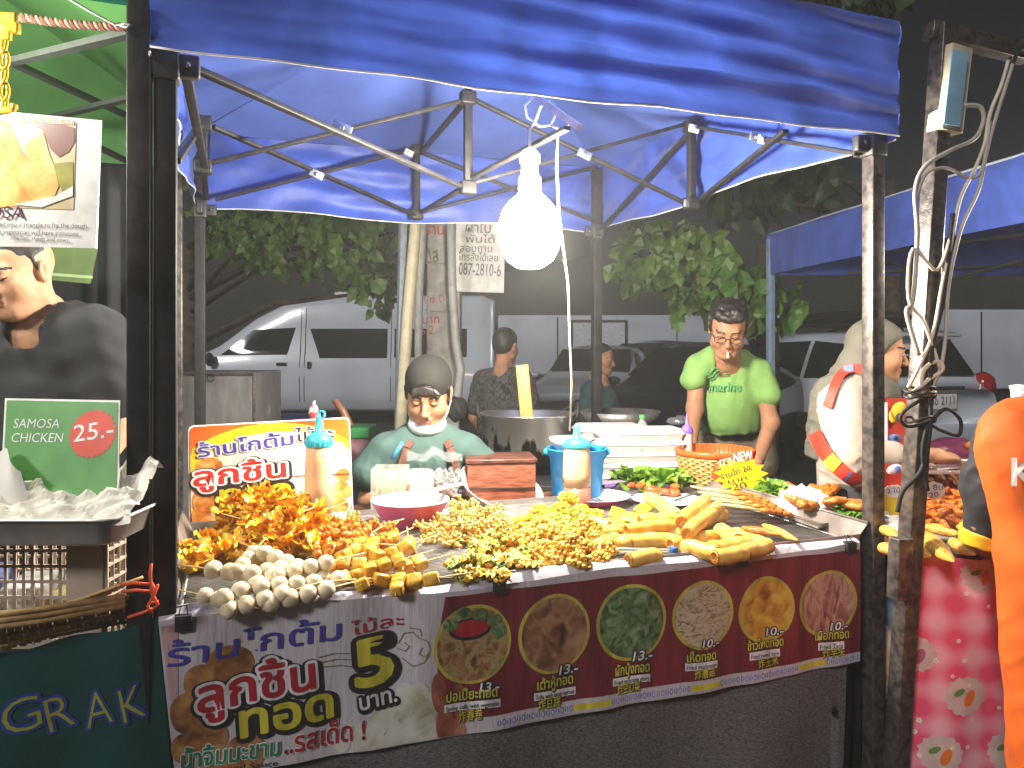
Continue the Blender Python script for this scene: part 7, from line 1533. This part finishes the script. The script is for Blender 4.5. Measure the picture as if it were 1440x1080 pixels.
# ---- lettuce, red tray, basket, price cards -------------------------------------------------
def lettuce(c, r, lab, n=26, sq=.7):
    m = MB(); rd = random.Random(int(abs(c[0]) * 1000))
    for k in range(n):
        a = rd.uniform(0, 6.28); e = rd.uniform(.1, 1.4); L = r * rd.uniform(.7, 1.1); w = r * rd.uniform(.45, .75)
        d = Vector((math.cos(a) * math.cos(e), math.sin(a) * math.cos(e), math.sin(e) * sq)); sdir = Vector((-math.sin(a), math.cos(a), 0)); nn = d.cross(sdir)
        def lf(u, v): s_ = (u - .5) * 2 * w * (.3 + .9 * v); return Vector(c) + d * L * v + sdir * s_ + nn * (.16 * r * math.sin(15 * u + k) * v * v + .05 * r * math.sin(29 * u + 9 * v) * v - .2 * r * v * v)
        m.grid(lf, 14, 6)
    return solo('lettuce', m, lett, lab, 'lettuce')
c = W(892, 672, 3.12); lettuce(Vector((c.x, c.y, .79)), .098, 'frilly green lettuce left clump in front of the foam boxes'); c = W(932, 668, 3.12); lettuce(Vector((c.x, c.y, .79)), .10, 'frilly green lettuce right clump beside the basket')
m = MB().grid(lambda a, b: onz(850 + 110 * a, 678 + 18 * b, .757 + .003 * math.sin(20 * a)), 24, 5); solo('purple_mat', m, ramp('purple_check', [(.45, (.16, .05, .26)), (.55, (.34, .20, .44))], 60, kind='cell'), 'purple checked plastic mat under the lettuce', 'mat')
rd = random.Random(2)
for k in range(14):
    u, v = rd.uniform(885, 952), rd.uniform(682, 694); p = W(u, v, 2.98 - (v - 684) * .004); m = MB().ball((0, 0, 0), (.024, .014, .012), 2, jit=.12); o = solo('chilli_piece', m, M('glossy_red_meat', (.36, .04, .012), rough=.25, col2=(.58, .16, .03), scale=50) if k == 0 else bpy.data.materials['glossy_red_meat'], 'red glazed morsel between the white plates and the lettuce', 'meat piece', 'red glazed morsels', loc=Vector((0, 0, 0))); o.location = p; o.rotation_euler = (0, rd.uniform(-.4, .4), rd.uniform(0, 3))
bc2 = W(1005, 660, 3.22); bb = .745; bt2 = W(0, 630, 3.22).z; t = thing('wicker_basket', Vector((bc2.x, bc2.y, bb)), 'round wicker basket with bright orange rim', 'basket'); wick = M('honey_wicker', (.46, .27, .08), rough=.5, var=.3, scale=50)
m = MB(); nW = 44; hh = bt2 - bb - .028; m.lathe([(.112, .004), (.151, hh)], (bc2.x, bc2.y, bb), 36)
for j in range(15):
    z = bb + hh * (j + .5) / 15; r = .115 + .040 * (j + .5) / 15; m.tube([(bc2.x + (r + .0035 * (1 if (k + j) % 2 else -1)) * math.cos(6.2832 * k / nW), bc2.y + (r + .0035 * (1 if (k + j) % 2 else -1)) * math.sin(6.2832 * k / nW), z) for k in range(nW)], .0056, 6, close=True)
part('weave', m, wick, t); m = MB()
for k in range(nW // 2): a = 6.2832 * (2 * k + .5) / nW; m.tube([(bc2.x + .115 * math.cos(a), bc2.y + .115 * math.sin(a), bb), (bc2.x + .157 * math.cos(a), bc2.y + .157 * math.sin(a), bb + hh)], .004, 5)
part('stakes', m, wick, t); orr = M('orange_red_plastic', (.75, .10, .015), rough=.35); m = MB().lathe([(.150, hh), (.163, hh + .004), (.166, hh + .022), (.160, hh + .028), (.148, hh + .026), (.144, hh - .05), (.12, hh - .13), (.146, hh - .04)], (bc2.x, bc2.y, bb), 48)
for k in range(48): a = 6.2832 * k / 48; m.bar((bc2.x + .145 * math.cos(a), bc2.y + .145 * math.sin(a), bb + hh - .045), (bc2.x + .149 * math.cos(a), bc2.y + .149 * math.sin(a), bb + hh + .02), .006, .004)
part('rim', m, orr, t)
def star(c, rx, ry, n, inner, rz=0, tilt=0): return [Vector(c) + Matrix.Rotation(-tilt, 3, 'X') @ Vector(((rx * (1 if k % 2 == 0 else inner)) * math.cos(math.pi * k / n + rz), 0, (ry * (1 if k % 2 == 0 else inner)) * math.sin(math.pi * k / n + rz))) for k in range(2 * n)]
c = W(1042, 668, 2.92); t = MB(); t.prism(star(c, .105, .07, 13, .74, .1), (0, .002, 0)); SPn = Panel(c + Vector((0, -.001, 0)), (1, 0, 0), (0, 0, 1)); t.prism([W(u, v, 2.93) for u, v in ((1000, 672), (1005, 652), (1012, 668), (1013, 645), (1022, 655), (1030, 642), (1058, 636), (1060, 650), (1030, 668), (1015, 682))], (0, .002, 0), 1)
SPn.text(t, 'NEW', (1032, 650), (1059, 645), 13, 2, .004, .02, .1); SPn.text(t, "IT'S", (1012, 656), (1029, 652), 10, 2, .012, .0, .1); SPn.text(t, 'ร้านไก่ 20.', (1014, 674), (1058, 660), 7, 3, .003, .01); SPn.text(t, 'บาท', (1024, 680), (1050, 674), 6, 3, .003, .01); SPn.text(t, '20', (1030, 690), (1050, 687), 10, 3, .003, .0)
solo('price_star', t, [M('yellow_card', (.80, .62, .01), rough=.5), M('red_flame_card', (.72, .09, .02), rough=.5), M('card_white', (.75, .7, .65), rough=.5), M('card_ink', (.03, .03, .03), rough=.5)], 'yellow star price card with red NEW flame in front of the wicker basket', 'price card')
# satay
rt2 = thing('meat_platter', W(1090, 712, 2.9), 'low steel platter under the satay and grilled meat', 'platter'); q = [onz(1040, 706, .765), onz(1150, 744, .765), onz(1238, 722, .765), onz(1140, 690, .765)]; part('plate', MB().prism(q, (0, 0, .006)), dull_steel, rt2); rim = MB(); rim.tube([p + Vector((0, 0, .008)) for p in q], .006, 6, close=True); part('rim', rim, dull_steel, rt2)
sat0 = None
for k in range(16):
    u = 1050 + 3.4 * k; v = 694 + 1.9 * k; z = .785 + .012 * (k % 3); base = onz(u, v, z); d = Vector((-.985, .10 - .012 * k, .12 + .01 * (k % 4))).normalized()
    if k < 3:
        tt = thing('satay_skewer', (0, 0, 0), 'satay skewer of orange meat with its stick pointing left toward the basket', 'satay skewer', 'satay skewers'); part('stick', MB().tube([(-.03, 0, 0), (.21, 0, 0)], .0022, 5), stick_m, tt)
        m = MB()
        for j in range(4): m.ball((-.02 + .024 * j, .003 * math.sin(j * 2 + k), 0), (.019, .013, .008), 2, jit=.14)
        part('meat', m, f_grill, tt); sat0 = (sat0 or []) + [tt]; o = tt; 
    else: o = dup(sat0[k % 3], (0, 0, 0))
    o.location = base; o.rotation_euler = (0, -math.asin(d.z), math.atan2(d.y, d.x))
c = onz(1086, 690, .80); lettuce(c, .07, 'bright green lettuce lying on the satay right of the star card', 22, .6); c = onz(1198, 718, .785); lettuce(c, .06, 'bright green lettuce in front of the right steel post', 18, .5)
rd = random.Random(5)
GZ = .80
for k in range(16):
    u, v = 1112 + rd.uniform(0, 95), rd.uniform(684, 712); p = onz(u, v, GZ + rd.uniform(0, .02)); sd = k * 1.7
    m = MB().ball((0, 0, 0), (.042, .026, .015), 3, fn=lambda c: 1 + .2 * math.sin(5 * c.x + sd) * math.cos(4 * c.y) + .08 * math.sin(15 * c.x + 11 * c.y)); o = solo('grilled_meat', m, f_grill, 'orange grilled meat piece behind the white star card' if u < 1160 else 'orange grilled meat piece beside the right steel post', 'grilled meat', 'grilled meat pieces', loc=Vector((0, 0, 0))); o.location = p; o.rotation_euler = (rd.uniform(-.3, .3), rd.uniform(-.4, .4), rd.uniform(0, 3))
c = W(1135, 713, 2.62); m = MB()
for k in range(4): m.prism(star(c + Vector((.02 * (k - 1.5), .016 * k, .008 * math.sin(k * 2) + .008 * k)), .085 - .006 * k, .075 - .005 * k, 11, .80, .25 * k, .5 + .16 * k), (0, .0015, .0))
solo('white_star_card', m, M('white_card', (.80, .79, .77), rough=.4), 'white star shaped cards stacked upright in front of the grilled meat', 'price card')
# ---- right stall food -------------------------------------------------------------------------
ZR2 = ZR + .030
for k, (a, b, h, w, lab) in enumerate([((1284, 745), (1342, 790), .03, .030, 'largest crumbed chicken piece at the front of the right tray'), ((1300, 740), (1352, 752), .05, .020, 'long crumbed chicken strip lying above the largest piece'), ((1336, 760), (1372, 780), .03, .022, 'crumbed chicken piece right of the largest one'), ((1240, 742), (1264, 755), .04, .02, 'crumbed chicken piece between the two right posts, upper'), ((1238, 768), (1262, 778), .02, .022, 'crumbed chicken piece between the two right posts, lower'), ((1345, 740), (1372, 748), .05, .014, 'small crumbed strip by the black sleeve'), ((1290, 775), (1310, 782), .015, .018, 'crumbed chicken bit low beside the leaning post')]): crumbed('fried_chicken', a, b, h, w, lab, None, ZR2, group='crumbed chicken pieces')
prs = []; rd = random.Random(9)
def strip(seed):
    r_ = random.Random(seed); m = MB(); pts = [Vector((-.03 + .015 * j, r_.gauss(0, .006), r_.gauss(0, .005))) for j in range(5)]; m.tube(pts, [.004, .0085, .009, .008, .004], 8)
    for j in range(3): m.ball(pts[j + 1] + Vector((0, r_.gauss(0, .005), .003)), r_.uniform(.006, .010), 1, jit=.2)
    return m
for k in range(110):
    dark = k % 11 < 4
    if dark: u, v, h = rd.uniform(1285, 1372), rd.uniform(655, 690), rd.uniform(.05, .08)
    else: u, v, h = rd.uniform(1296, 1374), rd.uniform(690, 738), rd.uniform(.025, .075)
    lab = 'dark red fried strip at the back of the right tray' if dark else 'orange fried strip in the front heap of the right tray'
    if k < 10: o = solo('fried_strip', strip(k), f_dark if dark else f_grill, lab, 'fried strip', 'dark fried strips' if dark else 'orange fried strips', loc=Vector((0, 0, 0))); prs.append((o, dark))
    else: o = rd.choice([p for p, d_ in prs if d_ == dark]).copy(); COL.objects.link(o); o['label'] = lab
    o.location = onz(u, v, ZR2 + h); o.rotation_euler = (rd.uniform(-.5, .5), rd.uniform(-.5, .5), rd.uniform(0, 6.28)); o.scale = (rd.uniform(.8, 1.2),) * 3
solo('heap_core', MB().grid(lambda a, b: onz(1278 + 100 * a, 655 + 88 * b, ZR2 + .004 + .045 * math.sin(math.pi * a) ** .5 * math.sin(math.pi * b) ** .5), 12, 10), f_grill, 'packed bottom layer of the fried strip heap', 'fried strips')
c = W(1314, 690, 2.52); m = MB().prism([c + Vector((.036 * math.cos(t_) * (1 + .05 * math.sin(9 * t_)), 0, .028 * math.sin(t_) * (1 + .05 * math.sin(9 * t_)))) for t_ in np.linspace(0, 6.2, 36)], (0, .0015, 0)); Pn = Panel(c + Vector((0, -.001, 0)), (1, 0, .1), (0, 0, 1)); Pn.text(m, '3 ชิ้น', (1302, 691), (1326, 688), 7, 1, .001, .01); Pn.text(m, '20', (1307, 700), (1320, 698), 7, 1, .001, .01)
solo('round_price_tag', m, [M('tag_white', (.70, .66, .60), rough=.5), M('tag_ink', (.08, .08, .25), rough=.5)], 'small round white price tag stuck in the fried strips', 'price tag')
c = W(1258, 706, 2.5); m = MB().prism(star(c, .05, .05, 10, .7), (0, .0015, 0)); m.prism(star(c + Vector((0, -.004, .035)), .04, .022, 14, .9), (0, .0015, 0), 1); Pn = Panel(c + Vector((0, -.008, 0)), (1, 0, 0), (0, 0, 1)); Pn.text(m, '2 ไม้', (1248, 694), (1266, 692), 6, 2, .0, .01)
solo('yellow_price_tag', m, [M('tag_yellow', (.76, .58, .02), rough=.5), bpy.data.materials['tag_white'], bpy.data.materials['tag_ink']], 'yellow star price tag seen between the two right posts', 'price tag')
solo('purple_bag', MB().ball(onz(1335, 640, .86), (.16, .10, .07), 4, fn=lambda c: 1 + .12 * math.sin(6 * c.x + 3 * c.y) + .06 * math.sin(15 * c.y + 9 * c.z)), M('plum_plastic', (.22, .04, .10), rough=.35, bump=.3, bscale=30), 'plum coloured plastic bag behind the hand of the woman', 'bag')
solo('clear_tray', MB().box(W(1330, 660, 2.86), (.30, .16, .012), bev=.003).tube([W(1275, 655, 2.8), W(1385, 653, 2.8)], .004, 6), clear_mat('clear_lid', (.5, .4, .4), .4), 'clear lid lying behind the fried strips', 'lid')
solo('meat_bits', MB().ball(W(1375, 628, 3.0), (.05, .03, .025), 3, jit=.1), f_grill, 'heaped orange meat at the tips of the tongs', 'meat')
solo('white_cup', MB().lathe([(0, 0), (.02, 0), (.025, .06), (.022, .06), (.018, .004), (0, .004)], W(1432, 568, 2.6), 18).lathe([(.026, .05), (.027, .062), (0, .066)], W(1432, 568, 2.6), 18), white_gloss, 'white cup showing above the orange vest', 'cup')
# ---- left back clutter -----------------------------------------------------------------------------
t = thing('metal_cabinet', W(300, 600, 4.4) * 1, 'weathered grey metal cabinet behind the left legs', 'cabinet'); cx = W(298, 560, 4.4); t.location = (cx.x, cx.y, 0)
cabm = ramp('scratched_grey_paint', [(.3, (.13, .125, .12)), (.55, (.20, .19, .185)), (.66, (.24, .23, .22)), (.72, (.48, .46, .43))], 9, .6, detail=8, stretch=(2, 1, .6), bump=.1); zt = W(0, 524, 4.4).z
part('cabinet_body', MB().box((cx.x, cx.y + .25, zt / 2), (.49, .5, zt), bev=.006), cabm, t); part('door_frame', MB().bar((cx.x + .243, cx.y - .004, .05), (cx.x + .243, cx.y - .004, zt - .004), .014).bar((cx.x - .24, cx.y - .004, zt - .01), (cx.x + .24, cx.y - .004, zt - .01), .014), worn_steel, t); part('hook', MB().tube([Vector((cx.x + .0, cx.y - .01, zt - .01)) + Vector((.02 * math.cos(a), -.01, -.02 + .02 * math.sin(a))) for a in np.linspace(0, 6, 12)], .003, 5), rubber, t)
solo('plastic_stool', MB().box(W(405, 588, 5.4), (.30, .3, .05), bev=.02).bar(W(380, 596, 5.3), W(376, 700, 5.25), .04).bar(W(430, 596, 5.3), W(434, 700, 5.25), .04).bar(W(384, 596, 5.55), W(382, 690, 5.55), .04).bar(W(428, 596, 5.55), W(430, 690, 5.55), .04), M('navy_plastic', (.03, .05, .12), rough=.4), 'navy plastic stool behind the orange menu board', 'stool')
c = W(441, 580, 3.3); t = thing('drink_bag', c - Vector((0, 0, .04)), 'small red and white drink bag above the orange menu board', 'drink bag'); part('pouch', MB().ball(c, (.022, .015, .035), 3, jit=.05), M('red_white_pouch', (.55, .05, .06), rough=.3, scale=40, col2=(.6, .58, .6), lo=.45, hi=.55), t); part('neck', MB().tube([c + Vector((0, 0, .03)), c + Vector((.004, 0, .05))], [.010, .004], 8), white_gloss, t)
solo('brown_handle', MB().tube([W(470, 562, 3.4), W(482, 578, 3.4), W(492, 600, 3.38)], [.014, .018, .02], 8), M('brown_handle_wood', (.13, .05, .025), rough=.5), 'brown curved wooden handle leaning left of the seller', 'handle')
solo('green_crate', MB().box(W(503, 606, 3.5), (.14, .2, .05), bev=.01), M('green_crate_plastic', (.03, .18, .05), rough=.4), 'green plastic crate edge left of the seller', 'crate')
solo('plum_sack', MB().ball(W(500, 632, 3.45), (.09, .08, .07), 3, fn=lambda c: 1 + .1 * math.sin(7 * c.x + 5 * c.z)), M('plum_sack_cloth', (.12, .05, .06), rough=.6, bump=.3), 'plum coloured sack below the green crate edge', 'sack')
solo('dark_bag', MB().ball(W(642, 575, 4.2), (.06, .05, .07), 3, fn=lambda c: 1 + .1 * math.sin(6 * c.x + 4 * c.z)), rubber, 'small black bag hanging behind the shoulder of the seller', 'bag')

# ================================================================== lamps of the neighbouring stalls (unseen, outside the picture; the one before the green canopy is added)
def stall_bulb(p, lab, power, col):
    t = thing('hanging_bulb', p, lab, 'light bulb'); g = bpy.data.materials.new('stall_bulb_glow'); g.use_nodes = True; b = g.node_tree.nodes['Principled BSDF']; b.inputs['Emission Color'].default_value = (*col, 1); b.inputs['Emission Strength'].default_value = power
    part('globe', MB().lathe([(0, -.07), (.03, -.06), (.05, -.03), (.055, 0), (.045, .04), (.03, .07)], p, 24), g, t); part('socket', MB().lathe([(.03, .07), (.03, .14), (0, .15)], p, 16), white_gloss, t); part('cord', MB().tube([Vector(p) + Vector((0, 0, .14)), Vector(p) + Vector((0, .05, .5))], .004, 6), rubber, t)
stall_bulb(Vector((-1.36, 1.32, 1.95)), 'added unseen bulb before the green canopy lighting the poster', 140, (1, .93, .80))  # extra bulb added in the aisle to brighten the poster front
stall_bulb(Vector((-1.62, 1.85, 2.0)), 'bulb under the green canopy', 300, (1, .95, .84))
stall_bulb(Vector((2.05, 2.55, 1.72)), 'bulb under the grilled food canopy', 210, (1, .90, .72))
# ================================================================== haze volume added to imitate lens glare round the bulb
hz = MB().box((0, 17, 3.0), (70, 52, 8.2)); hm = bpy.data.materials.new('glare_haze'); hm.use_nodes = True; n_ = hm.node_tree; n_.nodes.remove(n_.nodes['Principled BSDF'])
pv = n_.nodes.new('ShaderNodeVolumePrincipled'); pv.inputs['Color'].default_value = (.93, .93, .95, 1); pv.inputs['Density'].default_value = .0064; pv.inputs['Anisotropy'].default_value = .25; n_.links.new(pv.outputs[0], n_.nodes['Material Output'].inputs['Volume'])
ho = bpy.data.objects.new('haze', hz.mesh('haze', hm)); COL.objects.link(ho); ho['kind'] = 'stuff'; ho['label'] = 'thin haze added over the whole night market for lamp glare'
